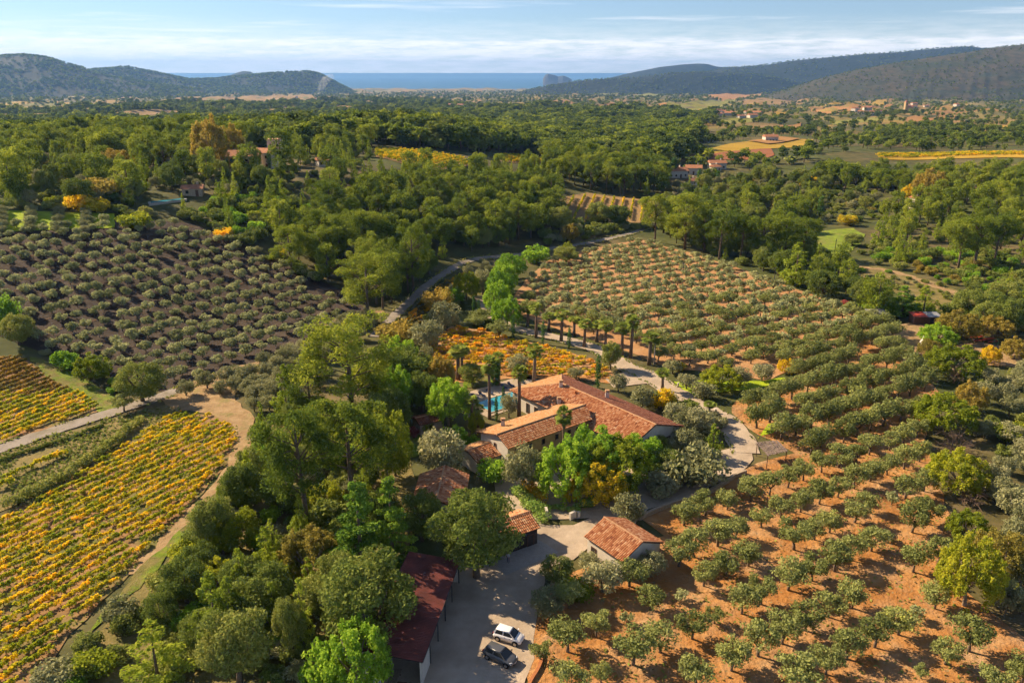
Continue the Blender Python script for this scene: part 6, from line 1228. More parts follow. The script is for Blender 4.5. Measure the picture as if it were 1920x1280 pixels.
# ------------------------------------------------------------ trees that stand out, one by one: kind, base u v, top v, width
T = [
 ('pine_tree', 662, 795, 604, 150, 'tall broad pine towering over the wood left of the pool'), ('young_pine', 540, 792, 684, 46, 'slim pointed pine left of the tall broad pine'), ('pine_tree', 585, 790, 688, 76, 'shorter pine leaning against the tall broad pine'),
 ('plane_tree', 748, 712, 630, 72, 'bright green broadleaf tree below the rusty vines'), ('plane_tree', 742, 775, 678, 60, 'green tree right below the bright broadleaf tree'), ('lime_tree', 712, 800, 742, 42, 'yellow-green bushy tree below the tall pine'),
 ('pine_tree', 578, 1000, 792, 136, 'leaning pine with long bare trunk above the near wood'), ('pine_tree', 662, 958, 748, 150, 'big pine with forked trunk beside the leaning pine'), ('lime_tree', 724, 905, 775, 86, 'bright lime-green tree right of the forked pine'), ('lime_tree', 580, 850, 762, 62, 'pale yellow-green tree behind the leaning pine'),
 ('fir_tree', 680, 1092, 910, 116, 'tall dark fir with pointed top beside the red shed'), ('fir_tree', 738, 1070, 918, 78, 'second fir with yellowish tips near the red shed'), ('red_shrub', 770, 990, 955, 30, 'red-leaved shrub right of the second fir'), ('red_shrub', 776, 820, 800, 18, 'red-leaved shrub in front of the garden hut'),
 ('holm_oak', 692, 1210, 1052, 140, 'grey-green holm oak left of the red shed roof'), ('holm_oak', 893, 1082, 916, 142, 'huge holm oak covering the garage'), ('holm_oak', 790, 1012, 925, 66, 'dark small oak before the tiled cottage'), ('plane_tree', 668, 1300, 1168, 112, 'bright green tree at the near end of the red shed'), ('green_shrub', 605, 1300, 1215, 70, 'dark green bush at the bottom edge beside the bright tree'),
 ('grey_olive', 828, 892, 800, 98, 'large grey olive tree behind the tiled cottage'), ('grey_olive', 980, 922, 830, 80, 'large grey olive tree in front of the wing'), ('plane_tree', 1062, 932, 832, 108, 'dense green plane tree on the left of the courtyard'), ('plane_tree', 1108, 912, 800, 112, 'tallest green plane tree in front of the main range'), ('lime_tree', 1157, 922, 820, 100, 'yellow-green tree in the middle of the courtyard'),
 ('yellow_tree', 1124, 942, 862, 92, 'golden yellow tree over the courtyard hedge'), ('plane_tree', 1200, 885, 808, 74, 'bright green tree at the white gable'), ('yellow_tree', 1072, 942, 898, 34, 'small orange-yellow tree behind the courtyard gate'),
 ('plane_tree', 840, 795, 708, 74, 'upright green tree left of the pool'), ('holm_oak', 790, 770, 700, 56, 'dark tree behind the upright green tree'), ('rust_tree', 826, 735, 668, 46, 'dark green and rust tree at the vineyard edge'), ('holm_oak', 770, 760, 712, 44, 'glossy dark tree beside the green tree'), ('lime_tree', 893, 812, 770, 28, 'yellowish shrub tree beside the small palms'), ('grey_olive', 954, 782, 738, 36, 'grey olive tree at the corner of the pool'), ('grey_olive', 970, 702, 662, 44, 'grey olive tree between the pool palms'),
 ('holm_oak', 885, 720, 680, 44, 'dark round bush among the pool palms'), ('cypress', 930, 722, 672, 18, 'dark conical cypress behind the pool deck'), ('holm_oak', 742, 815, 745, 46, 'dark tree in the shade behind the garden hut'), ('holm_oak', 740, 890, 820, 50, 'shadowy tree left of the cottage'), ('green_shrub', 880, 850, 822, 44, 'dark shrub beside the wing'), ('green_shrub', 850, 842, 800, 50, 'leafy shrub below the pool trees'), ('green_shrub', 925, 905, 862, 50, 'bright shrub under the annex roof'), ('lime_shrub', 800, 812, 790, 26, 'small green shrub before the garden hut'),
 ('holm_oak', 470, 905, 840, 50, 'dark oak at the track corner'), ('holm_oak', 262, 752, 682, 66, 'dark round oak beside the farm road'), ('lime_tree', 172, 715, 664, 58, 'yellow-green round tree at the corner of the terraced grove'), ('green_shrub', 122, 688, 662, 46, 'low green bush left of the yellow-green round tree'), ('olive_tree', 233, 772, 738, 36, 'lone olive tree on the verge of the farm road'), ('green_shrub', 18, 612, 555, 44, 'bright bush at the left edge below the grove'), ('holm_oak', 30, 645, 588, 60, 'dark bush mass at the left edge below the grove'), ('lime_shrub', 30, 620, 590, 28, 'light green tip over the dark bush at the left edge'),
 ('young_pine', 572, 1225, 1092, 40, 'slender bright yellow conifer in the near wood'), ('young_pine', 410, 1215, 1078, 84, 'light green feathery pine in the near wood'), ('young_pine', 440, 1190, 1085, 60, 'second feathery pine in the near wood'), ('holm_oak', 440, 1280, 1150, 110, 'dark grey oak at the bottom of the near wood'), ('holm_oak', 490, 1170, 1065, 96, 'grey-leaved oak in the middle of the near wood'), ('rust_tree', 580, 1090, 988, 96, 'yellow-brown oak before the leaning pine'), ('young_pine', 505, 1080, 990, 44, 'feathery young pine below the leaning pine'), ('holm_oak', 345, 1130, 1045, 70, 'dark oak at the edge of the corner vineyard'), ('holm_oak', 300, 1180, 1110, 60, 'brownish oak at the vineyard edge'), ('young_pine', 300, 1290, 1180, 90, 'soft grey-green pine at the bottom edge'), ('lime_tree', 415, 1040, 975, 50, 'yellow-green sapling at the dark wood edge'), ('holm_oak', 400, 1030, 940, 70, 'dark oak beside the bright grass edge'), ('holm_oak', 455, 960, 870, 64, 'dark oak below the track corner'), ('yellow_shrub', 385, 1052, 1030, 30, 'orange-leaved bush in the shaded wood'), ('holm_oak', 545, 1230, 1130, 50, 'dark column-like oak beside the yellow conifer'), ('holm_oak', 640, 1150, 1040, 70, 'dark tree left of the tall fir'), ('holm_oak', 520, 960, 880, 60, 'shaded oak under the leaning pine'), ('oak_shrub', 620, 1000, 940, 70, 'shaded bush between the pine trunks'), ('holm_oak', 720, 1000, 930, 60, 'dark tree behind the firs'),
 ('pine_tree', 690, 600, 478, 92, 'light green pine beside the lane'), ('pine_tree', 718, 580, 472, 70, 'pine just behind the light green pine by the lane'), ('pine_tree', 775, 548, 432, 66, 'greyish tall pine over the lane'),
 ('grey_olive', 1026, 1160, 1098, 72, 'large olive bush at the corner of the gravel yard'), ('grey_olive', 1131, 1115, 1050, 80, 'large olive tree before the white outbuilding'), ('lime_shrub', 1080, 1128, 1085, 52, 'yellow-green shrub at the yard edge'), ('holm_oak', 1044, 1092, 1042, 56, 'dark tree in the shade at the yard edge'), ('grey_olive', 1105, 1075, 1032, 52, 'olive tree left of the outbuilding wall'), ('olive_tree', 1180, 1100, 1052, 52, 'olive tree at the near corner of the outbuilding'), ('grey_olive', 1222, 1085, 1028, 62, 'olive tree right of the outbuilding gable'), ('olive_tree', 1272, 1062, 1012, 56, 'olive tree at the orange soil beyond the outbuilding'), ('grey_olive', 1180, 985, 925, 60, 'olive tree behind the outbuilding roof'),
 ('grey_shrub', 1304, 896, 848, 92, 'broad clipped bush inside the bend of the drive'), ('holm_oak', 1255, 900, 840, 66, 'dark tree at the white gable wall'), ('grey_olive', 1290, 855, 798, 66, 'olive tree right of the white gable'), ('young_pine', 1335, 858, 792, 40, 'feathery green conifer beside the drive'), ('grey_olive', 1310, 815, 762, 66, 'olive tree over the drive bend'), ('grey_olive', 1270, 800, 752, 60, 'olive bush behind the main roof'), ('yellow_shrub', 1240, 765, 728, 40, 'yellow-leaved bush behind the main roof'), ('grey_olive', 1205, 768, 722, 50, 'olive bush between the drive and the roof'), ('grey_olive', 1160, 735, 700, 40, 'olive bush at the gravel turning place'), ('grey_olive', 1080, 712, 686, 34, 'grey bush behind the far roof hip'), ('grey_shrub', 1240, 930, 885, 60, 'shaded bush below the white gable'), ('holm_oak', 1230, 860, 820, 50, 'dark bush against the gable wall'),
 ('plane_tree', 958, 522, 472, 48, 'bright green round tree at the far end of the drive row'), ('plane_tree', 944, 545, 490, 46, 'second bright green round tree of the drive row'), ('plane_tree', 936, 565, 510, 46, 'third bright green round tree of the drive row'), ('plane_tree', 932, 588, 530, 46, 'fourth bright green round tree of the drive row'), ('plane_tree', 950, 610, 552, 48, 'nearest bright green round tree of the drive row'),
 ('holm_oak', 1146, 690, 640, 34, 'dark conical tree at the end of the palm row'), ('grey_olive', 1262, 700, 672, 44, 'dark olive tree where the far rows begin'), ('lime_tree', 1352, 730, 685, 62, 'yellow-green tree on the bright lawn'), ('yellow_tree', 1475, 700, 672, 32, 'golden tree at the end of the bright lawn'), ('yellow_shrub', 1272, 695, 678, 24, 'small golden shrub by the lawn'), ('grey_olive', 1288, 730, 700, 38, 'grey olive tree alone on the lawn'), ('grey_shrub', 1318, 748, 718, 38, 'round grey bush on the lawn edge'), ('grey_olive', 1390, 722, 685, 44, 'olive tree right of the yellow-green lawn tree'), ('grey_olive', 1430, 715, 678, 46, 'dense olive tree between the yellow-green and golden lawn trees'),
 ('lime_tree', 1795, 922, 846, 92, 'yellow-green bush mass at the right edge of the grove'), ('lime_tree', 1815, 1015, 956, 62, 'round lime-green bush below the bare shrubs'), ('lime_tree', 1822, 1135, 1008, 104, 'big lime-green tree at the right edge of the grove'), ('rust_tree', 1880, 1080, 990, 90, 'yellow-brown bush behind the big lime-green tree'), ('grey_olive', 1892, 1150, 1080, 66, 'grey olive bush in the right corner'), ('bare_shrub', 1795, 852, 792, 92, 'leafless brown shrub on the stony bank'), ('bare_shrub', 1820, 945, 890, 80, 'leafless reddish shrub below the lime bush'), ('rust_tree', 1822, 772, 716, 48, 'golden tree among the pale boulders'), ('lime_tree', 1772, 808, 742, 96, 'green bush at the end of the dense rows'), ('lime_tree', 1792, 705, 642, 84, 'rounded green tree at the sandy yard'), ('bare_shrub', 1792, 718, 674, 54, 'purple leafless shrub under the rounded green tree'), ('rust_tree', 1742, 672, 636, 38, 'dark rusty bush beside the white tent'), ('plane_tree', 1760, 645, 606, 60, 'bright green tree before the plank shed'), ('rust_tree', 1800, 636, 580, 70, 'brown-leaved tree beside the plank shed'), ('rust_tree', 1865, 628, 598, 60, 'spreading rusty tree behind the rail fence'), ('yellow_tree', 1858, 682, 650, 38, 'small yellow tree on the sandy yard'), ('rust_tree', 1905, 672, 632, 44, 'orange-brown tree at the right edge by the yard'), ('fir_tree', 1655, 590, 535, 58, 'dark conifer behind the low shed'), ('fir_tree', 1690, 592, 540, 60, 'dark conifer behind the plank shed'), ('young_pine', 1730, 590, 540, 44, 'lighter conifer right of the dark conifers'), ('red_shrub', 1580, 580, 562, 22, 'reddish bush at the far grove corner'), ('lime_shrub', 1900, 830, 790, 50, 'yellow-green bush at the right edge'),
 ('pine_tree', 1228, 455, 370, 54, 'tall thin-trunked pine at the head of the far grove'), ('pine_tree', 1284, 468, 370, 66, 'second pine at the head of the far grove'), ('pine_tree', 1320, 472, 398, 52, 'third pine at the head of the far grove'), ('pine_tree', 1348, 487, 402, 62, 'fourth pine at the head of the far grove'), ('pine_tree', 1388, 488, 410, 54, 'fifth pine at the head of the far grove'), ('pine_tree', 1426, 490, 402, 64, 'sixth pine at the head of the far grove'), ('pine_tree', 1470, 492, 404, 70, 'seventh pine at the head of the far grove'), ('pine_tree', 1505, 484, 410, 62, 'last pine at the head of the far grove'), ('young_pine', 1490, 535, 462, 60, 'pointed pine below the meadow'), ('holm_oak', 1545, 560, 505, 60, 'dark oak at the far grove edge'), ('holm_oak', 1600, 460, 438, 32, 'dark round bush on the meadow'),
 ('pine_tree', 1796, 505, 418, 58, 'left pine of the dark clump on the dry slope'), ('pine_tree', 1826, 503, 402, 74, 'middle pine of the dark clump on the dry slope'), ('pine_tree', 1862, 500, 404, 64, 'right pine of the dark clump on the dry slope'),
 ('round_pine', 1576, 346, 304, 50, 'left umbrella pine of the valley'), ('round_pine', 1632, 350, 314, 52, 'middle umbrella pine of the valley'), ('round_pine', 1668, 352, 316, 56, 'right umbrella pine of the valley'), ('yellow_tree', 1708, 376, 346, 32, 'bright yellow tree in the right valley wood'), ('rust_tree', 1745, 372, 315, 52, 'tall tan tree in the right valley wood'), ('yellow_tree', 1518, 352, 328, 30, 'yellow tree before the umbrella pines'), ('yellow_shrub', 1590, 420, 406, 30, 'orange bush above the meadow'), ('rust_tree', 393, 318, 230, 58, 'tall golden-brown tree beside the red-roofed house'), ('rust_tree', 432, 298, 240, 44, 'second golden-brown tree by the red-roofed house'), ('rust_tree', 215, 325, 282, 60, 'tan tree on the left hill'), ('round_pine', 528, 320, 246, 42, 'umbrella pine behind the tower house'),
 ('yellow_shrub', 150, 392, 368, 44, 'left golden bush on the left hill'), ('yellow_shrub', 182, 396, 374, 40, 'right golden bush on the left hill'), ('rust_shrub', 175, 360, 346, 60, 'orange hedge-like bush on the left hill'), ('lime_shrub', 255, 425, 398, 50, 'yellow bush above the terraced grove'), ('yellow_shrub', 420, 445, 428, 30, 'yellow bush at the grove corner'), ('yellow_shrub', 525, 480, 465, 22, 'small orange tree before the pines'), ('pine_tree', 548, 510, 425, 62, 'left round pine at the grove corner'), ('pine_tree', 602, 508, 422, 62, 'right round pine at the grove corner'), ('pine_tree', 640, 500, 410, 60, 'third round pine at the grove corner'),
 ('olive_tree', 890, 610, 590, 44, 'grey olive tree beside the orange vines'), ('olive_tree', 935, 632, 602, 42, 'olive tree at the top of the orange vines'), ('olive_tree', 905, 602, 580, 38, 'olive tree beside the drive bend'), ('grey_olive', 800, 655, 600, 66, 'blue-grey olive tree at the lower lane'), ('grey_olive', 835, 620, 560, 60, 'olive tree in the line below the lane'), ('plane_tree', 845, 570, 540, 40, 'green tree in the line below the lane'), ('grey_olive', 800, 690, 640, 36, 'pale olive tree at the vineyard corner'), ('lime_tree', 875, 560, 508, 46, 'yellowish tree near the lane bend'), ('grey_olive', 905, 550, 500, 44, 'grey tree near the lane bend'), ('rust_shrub', 745, 640, 605, 60, 'golden rusty thicket below the lane'), ('rust_shrub', 820, 575, 548, 60, 'rusty thicket along the lane'),
 ('green_shrub', 1005, 490, 465, 44, 'bright bush at the far end of the lane'), ('holm_oak', 1062, 492, 462, 44, 'dark bush at the corner of the far grove'), ('lime_tree', 1064, 480, 452, 18, 'thin yellow sapling by the lane'), ('rust_tree', 1068, 452, 420, 34, 'greyish round bush above the lane'),
]
for k, u, vb, vt, w, lab in T: plant(k, u, vb, vt, w, lab)
# palms
for i, (u, vb, vt, w) in enumerate([(989, 613, 570, 24), (1005, 633, 569, 25), (1029, 621, 583, 24), (1052, 640, 577, 26), (1076, 629, 594, 23), (1095, 651, 593, 26), (1119, 641, 598, 24), (1135, 659, 600, 26), (1166, 668, 605, 28), (1182, 671, 590, 28), (1217, 684, 620, 30)]):
    plant('palm_tree', u, vb, vt - 3, w * 1.55, '%s fan palm from the left along the gravel drive' % ordinal(i), 'palms along the drive')
for u, vb, vt, w, lab in [(859, 712, 648, 32, 'left fan palm of the close pair beyond the garden'), (866, 708, 640, 30, 'right fan palm of the close pair beyond the garden'), (918, 785, 657, 34, 'tallest fan palm standing before the pool'), (935, 722, 654, 28, 'fan palm behind the pool deck'), (1001, 718, 643, 34, 'fan palm at the far corner of the pool deck'), (973, 780, 685, 36, 'fan palm at the house corner by the pool'), (1057, 864, 762, 30, 'fan palm against the front of the wing'), (886, 806, 742, 34, 'low fan palm with pale crown left of the wing'), (897, 800, 752, 28, 'second low fan palm left of the wing'), (1242, 732, 688, 28, 'small fan palm beside the drive turning'), (1328, 782, 750, 26, 'short fan palm at the bend of the drive'), (1000, 915, 882, 30, 'low spiky palm in the courtyard flower bed')]:
    plant('palm_tree', u, vb, vt - 2, w * 1.4, lab)
# cypresses
for u, vb, vt, w, lab in [(962, 634, 594, 7, 'thin cypress at the drive beside the orange vines'), (925, 612, 586, 6, 'thin cypress at the upper bend of the drive'), (898, 588, 562, 6, 'thin cypress near the lane bend'), (888, 584, 556, 6, 'first thin cypress below the lane'), (1018, 645, 605, 7, 'thin cypress below the second palm'), (1067, 652, 611, 7, 'thin cypress below the fifth palm'), (1120, 727, 663, 10, 'tall cypress behind the main roof'), (1416, 672, 640, 6, 'thin cypress among the olive rows by the lawn'), (1481, 652, 630, 6, 'thin cypress in the far grove rows'), (1506, 652, 631, 6, 'thin cypress right of another in the far grove rows'), (1565, 626, 602, 6, 'thin cypress near the low shed'), (931, 790, 745, 7, 'thin cypress between the pool and the wing'), (944, 760, 722, 6, 'dark small cypress at the pool edge'),
                          (200, 380, 362, 14, 'left dark cone cypress on the left hill'), (217, 378, 361, 14, 'right dark cone cypress on the left hill'), (447, 388, 362, 9, 'thin cypress on the hill terrace'), (427, 326, 296, 9, 'left cypress before the red-roofed house'), (440, 326, 298, 9, 'right cypress before the red-roofed house'), (298, 315, 295, 10, 'cypress on the hill garden'), (276, 320, 298, 8, 'thin cypress on the hill garden'), (1537, 405, 366, 12, 'tall cypress in the middle of the valley gardens'), (1310, 345, 315, 9, 'cypress beside the terraced villas'), (1345, 345, 322, 9, 'cypress right of the terraced villas'), (170, 352, 330, 8, 'cypress at the left of the hill garden'), (195, 350, 326, 8, 'second cypress at the left of the hill garden'), (1250, 335, 300, 12, 'dark cypress left of the terraced villas'), (1262, 332, 298, 12, 'dark cypress pair partner left of the villas'), (506, 318, 285, 8, 'cypress beside the tower house')]:
    plant('cypress', u, vb, vt, w, lab)
# grey olives in rows on the vivid grass
for r0, (ua, ub) in enumerate(((2, 4), (54, 56), (104, 107), (154, 156))):
    for i in range(5): plant('grey_olive', ua + (ub - ua) * i / 4 + r0 * 2, 437 - i * 9, 437 - i * 9 - 17, 25, 'grey olive tree on the vivid grass, %s of the %s line' % (ordinal(i), ordinal(r0)), 'olives on the vivid grass')

# ------------------------------------------------------------ scattered wood and scrub
AV = [gpoly(q) for q in ([(690, 640), (735, 590), (810, 525), (880, 482), (1000, 468), (1190, 432), (1215, 440), (1050, 474), (980, 486), (890, 500), (800, 552), (750, 606)],
      [(700, 275), (765, 278), (875, 293), (890, 314), (820, 326), (755, 313), (700, 300)], [(920, 287), (995, 290), (1022, 300), (1012, 313), (935, 306)], [(1045, 368), (1100, 358), (1230, 372), (1235, 424), (1120, 418), (1045, 424)],
      [(1515, 438), (1600, 424), (1630, 440), (1605, 474), (1545, 498)], [(-5, 392), (222, 398), (222, 432), (-5, 440)], [(1640, 285), (1930, 282), (1930, 300), (1645, 304)], [(1325, 302), (1300, 290), (1305, 276), (1420, 258), (1530, 258), (1525, 278), (1455, 296), (1430, 304)])]
AV += [np.array([(c[0] - 9, c[1] - 16), (c[0] + 8, c[1] - 16), (c[0] + 8, c[1] + 10), (c[0] - 8, c[1] + 10)]) for c in (g1(457, 322), g1(493, 316), g1(517, 312), g1(608, 313), g1(361, 368), g1(315, 378), g1(1272, 334), g1(1300, 328), g1(1347, 318), g1(1305, 348), g1(1832, 372))]
for px, m, lab in FAR: AV.append(gpoly(px))
SCAT = []
ZP = {'centre': 'in the dense wood above the lane', 'young': 'in the plantation below the golden clearing', 'hillscrub': 'in the scrub above the terraced grove', 'hillgarden': 'on the left hill garden', 'hilltop': 'on the crest of the left hill', 'hilltop2': 'behind the small white hut', 'clump': 'in the clump behind the tan field', 'lanescrub': 'between the tan field and the lane', 'groveedge': 'in the belt behind the far grove', 'gardens': 'in the valley gardens below the villas', 'rightwood': 'in the open wood right of the valley', 'rightslope': 'on the right slope above the dry bank', 'drybank': 'around the dry stony slope', 'yardbelt': 'behind the rail fence', 'rightolive': 'on the terraces at the right edge', 'rightcorner': 'behind the big lime-green tree', 'nearwood': 'in the near wood beside the corner vineyard', 'gardenwood': 'in the shady garden by the pool', 'housebelt': 'between the white gable and drive', 'lanebelt': 'in the dip below the lane', 'trackbelt': 'beside the earth track', 'grovefoot': 'at the foot of the terraced grove', 'grovehead': 'at the head of the terraced grove', 'woodedge': 'along the bright grass edge'}
def wood(px, spacing, mix, hr, zone, seed, label, group, keep=1.0):
    r_ = np.random.default_rng(seed); ks = [m[0] for m in mix]; pw = np.array([m[1] for m in mix], float); pw /= pw.sum()
    for p in scatter(px, spacing, seed=seed, avoid=AV):
        if r_.random() > keep: continue
        k = ks[r_.choice(len(ks), p=pw)]; h = HT[k] * r_.uniform(*hr); w = h * PROTO[k][0]['W'] / PROTO[k][0]['H'] * r_.uniform(.85, 1.2)
        SCAT.append(dict(kind=k, p=p, h=h, w=w, zone=zone, name=None, cat=None, rot=None, group=group, label=label, size=h / depth_of(p)))
HT = {'pine_tree': 13.0, 'round_pine': 11.5, 'young_pine': 8.5, 'holm_oak': 7.5, 'shrub': 2.2, 'oak_shrub': 2.8, 'green_shrub': 2.4, 'grey_shrub': 2.3, 'lime_shrub': 2.4, 'rust_shrub': 2.2, 'yellow_shrub': 2.2, 'far_pine': 12, 'far_oak': 7, 'grey_olive': 4.2, 'olive_tree': 3.6, 'bare_shrub': 2.5, 'rust_tree': 8, 'lime_tree': 6, 'cypress': 8}
wood([(640, 545), (560, 500), (520, 460), (540, 425), (620, 400), (740, 380), (860, 370), (960, 365), (1040, 380), (1045, 425), (1000, 455), (920, 468), (860, 485), (800, 520), (740, 570), (690, 575)], 6.6, [('round_pine', 5), ('pine_tree', 3), ('young_pine', 2), ('holm_oak', 2)], (.75, 1.2), 'centre', 11, 'pine of the dense wood between the terraced grove and the lane', 'pines of the wood above the lane')
wood([(640, 330), (760, 325), (900, 320), (1020, 318), (1060, 345), (1040, 380), (960, 368), (860, 372), (740, 382), (620, 402), (560, 380), (580, 345)], 6.0, [('young_pine', 8), ('round_pine', 2), ('oak_shrub', 2)], (.7, 1.05), 'young', 12, 'light green young pine of the plantation below the golden clearing', 'young pines of the plantation')
wood([(360, 420), (380, 380), (440, 370), (560, 378), (620, 400), (540, 425), (520, 458), (470, 465), (420, 440)], 4.6, [('oak_shrub', 4), ('green_shrub', 3), ('young_pine', 2), ('lime_shrub', 1), ('shrub', 3)], (.7, 1.6), 'hillscrub', 13, 'leafy bush of the scrub above the terraced grove', 'bushes above the terraced grove')
wood([(0, 395), (0, 330), (60, 300), (200, 310), (360, 330), (480, 325), (560, 340), (570, 378), (440, 368), (380, 378), (360, 412), (230, 405), (200, 385)], 5.2, [('shrub', 4), ('oak_shrub', 3), ('young_pine', 2), ('grey_olive', 2), ('round_pine', 1), ('rust_shrub', 1), ('lime_shrub', 1), ('holm_oak', 1)], (.7, 1.3), 'hillgarden', 14, 'bush or small tree on the left hill garden', 'plants of the left hill garden')
wood([(0, 330), (0, 290), (100, 270), (250, 262), (380, 262), (480, 285), (380, 318), (200, 305), (60, 300)], 8, [('round_pine', 5), ('pine_tree', 3), ('holm_oak', 1)], (.8, 1.2), 'hilltop', 15, 'dark pine on the crest of the left hill', 'pines on the left hill crest')
wood([(530, 320), (560, 285), (700, 268), (700, 300), (640, 328), (575, 340)], 7, [('young_pine', 5), ('round_pine', 3), ('oak_shrub', 3)], (.7, 1.1), 'hilltop2', 16, 'pine behind the small white hut', 'pines behind the white hut')
wood([(1020, 318), (1060, 300), (1120, 310), (1240, 330), (1250, 360), (1235, 372), (1100, 358), (1060, 345)], 7.5, [('pine_tree', 5), ('round_pine', 4), ('young_pine', 1)], (.85, 1.2), 'clump', 17, 'tall pine of the clump behind the tan field', 'pines behind the tan field')
wood([(1040, 425), (1120, 420), (1235, 424), (1250, 440), (1215, 430), (1110, 448), (1010, 462)], 4.2, [('shrub', 4), ('grey_shrub', 3), ('oak_shrub', 2), ('holm_oak', 1)], (.7, 1.4), 'lanescrub', 18, 'bush of the scrub between the tan field and the lane', 'bushes above the lane')
wood([(1240, 450), (1245, 400), (1300, 385), (1400, 385), (1520, 390), (1540, 420), (1515, 450), (1545, 500), (1590, 525), (1640, 545), (1660, 590), (1640, 602), (1540, 556), (1420, 508), (1300, 470)], 6.4, [('oak_shrub', 4), ('holm_oak', 3), ('round_pine', 2), ('young_pine', 2)], (.6, 1.1), 'groveedge', 19, 'dark oak or pine in the belt behind the far grove', 'trees of the belt behind the far grove')
wood([(1250, 395), (1250, 350), (1360, 335), (1500, 330), (1560, 355), (1640, 360), (1660, 400), (1600, 425), (1530, 415), (1400, 385)], 6.2, [('grey_olive', 4), ('shrub', 4), ('oak_shrub', 3), ('holm_oak', 2), ('young_pine', 1), ('lime_shrub', 1), ('rust_shrub', 1)], (.7, 1.25), 'gardens', 20, 'bush or olive of the valley gardens below the villas', 'plants of the valley gardens')
wood([(1500, 352), (1520, 335), (1640, 336), (1780, 336), (1930, 334), (1930, 400), (1850, 400), (1740, 380), (1660, 365), (1560, 352)], 7.0, [('round_pine', 5), ('young_pine', 3), ('holm_oak', 2), ('shrub', 2), ('pine_tree', 1)], (.7, 1.1), 'rightwood', 21, 'pine of the open wood on the right of the valley', 'pines of the right wood')
wood([(1640, 420), (1660, 385), (1760, 390), (1930, 405), (1930, 470), (1880, 480), (1780, 470), (1640, 450)], 6.5, [('young_pine', 4), ('round_pine', 3), ('shrub', 4), ('oak_shrub', 3)], (.6, 1.1), 'rightslope', 22, 'pine or bush on the right slope above the dry bank', 'plants of the right slope')
wood([(1630, 450), (1780, 475), (1930, 480), (1930, 560), (1860, 575), (1760, 528), (1640, 495), (1610, 480)], 5.0, [('shrub', 6), ('oak_shrub', 2), ('green_shrub', 2), ('young_pine', 2), ('rust_shrub', 1)], (.6, 1.3), 'drybank', 23, 'low scrub bush around the dry stony slope', 'bushes of the dry slope')
wood([(1600, 502), (1680, 514), (1760, 534), (1870, 580), (1790, 588), (1700, 562), (1620, 520)], 5.0, [('shrub', 5), ('grey_shrub', 2), ('green_shrub', 1)], (.4, .85), 'drybank', 35, '', 'bushes of the dry slope', .7)
wood([(1760, 590), (1860, 585), (1930, 560), (1930, 630), (1880, 625), (1800, 612), (1760, 605)], 5.0, [('oak_shrub', 4), ('holm_oak', 3), ('young_pine', 2), ('rust_shrub', 2)], (.7, 1.2), 'yardbelt', 24, 'dark tree or bush behind the rail fence', 'trees behind the rail fence')
wood([(1830, 730), (1930, 700), (1930, 1010), (1880, 1000), (1850, 900), (1845, 850), (1835, 790)], 4.2, [('grey_olive', 5), ('grey_shrub', 3), ('shrub', 2)], (.8, 1.15), 'rightolive', 25, 'grey olive bush on the terraces at the right edge', 'olive bushes at the right edge', .85)
wood([(1850, 1040), (1930, 1010), (1930, 1190), (1880, 1165)], 4.0, [('grey_olive', 3), ('shrub', 3), ('rust_shrub', 2)], (.8, 1.2), 'rightcorner', 26, 'scrubby bush behind the big lime-green tree', 'bushes of the right corner')
wood([(485, 810), (560, 800), (690, 810), (700, 850), (715, 900), (705, 960), (735, 1010), (610, 1060), (560, 1100), (640, 1200), (620, 1290), (200, 1300), (290, 1170), (400, 1040), (470, 900)], 3.7, [('oak_shrub', 4), ('holm_oak', 2), ('shrub', 4), ('green_shrub', 3), ('young_pine', 2), ('lime_shrub', 2), ('grey_shrub', 2), ('lime_tree', .6)], (.6, 1.0), 'nearwood', 27, 'dark bush filling the near wood beside the corner vineyard', 'undergrowth bushes of the near wood', .88)
wood([(700, 720), (760, 700), (800, 720), (830, 770), (780, 800), (840, 830), (760, 860), (700, 820), (690, 760)], 4.0, [('oak_shrub', 4), ('green_shrub', 4), ('holm_oak', 2), ('red_shrub', .3)], (.8, 1.4), 'gardenwood', 28, 'leafy bush in the shady garden left of the pool', 'bushes of the shady garden') if False else None
HT['red_shrub'] = 2.2
wood([(700, 745), (760, 730), (800, 745), (770, 765), (740, 800), (735, 850), (700, 820)], 3.6, [('oak_shrub', 4), ('green_shrub', 4), ('holm_oak', 2)], (.8, 1.4), 'gardenwood', 28, 'leafy bush in the shady garden left of the pool', 'bushes of the shady garden')
wood([(1190, 745), (1235, 735), (1330, 780), (1360, 810), (1350, 850), (1290, 880), (1235, 890), (1260, 800)], 4.4, [('grey_olive', 5), ('grey_shrub', 3), ('oak_shrub', 2)], (.75, 1.05), 'housebelt', 29, 'grey bush between the white gable and the drive', 'bushes between house and drive', .8)
wood([(735, 640), (800, 580), (880, 512), (900, 500), (925, 500), (905, 560), (860, 600), (800, 660), (745, 690)], 5.0, [('shrub', 3), ('grey_olive', 3), ('oak_shrub', 1), ('rust_shrub', 2)], (.7, 1.1), 'lanebelt', 30, 'bush in the dip between the lane and the drive', 'bushes below the lane', .6)
wood([(330, 760), (480, 690), (560, 670), (620, 660), (600, 760), (520, 800), (485, 790), (450, 745)], 5.0, [('grey_olive', 4), ('shrub', 1)], (.75, 1.05), 'trackbelt', 31, 'grey bush beside the earth track', 'bushes beside the earth track', .55)
wood([(60, 650), (115, 672), (215, 716), (320, 742), (225, 752), (150, 705), (80, 675)], 3.0, [('shrub', 4), ('green_shrub', 2), ('grey_shrub', 2)], (.5, .9), 'grovefoot', 32, 'low bush along the foot of the terraced grove', 'bushes at the foot of the terraced grove', .6)
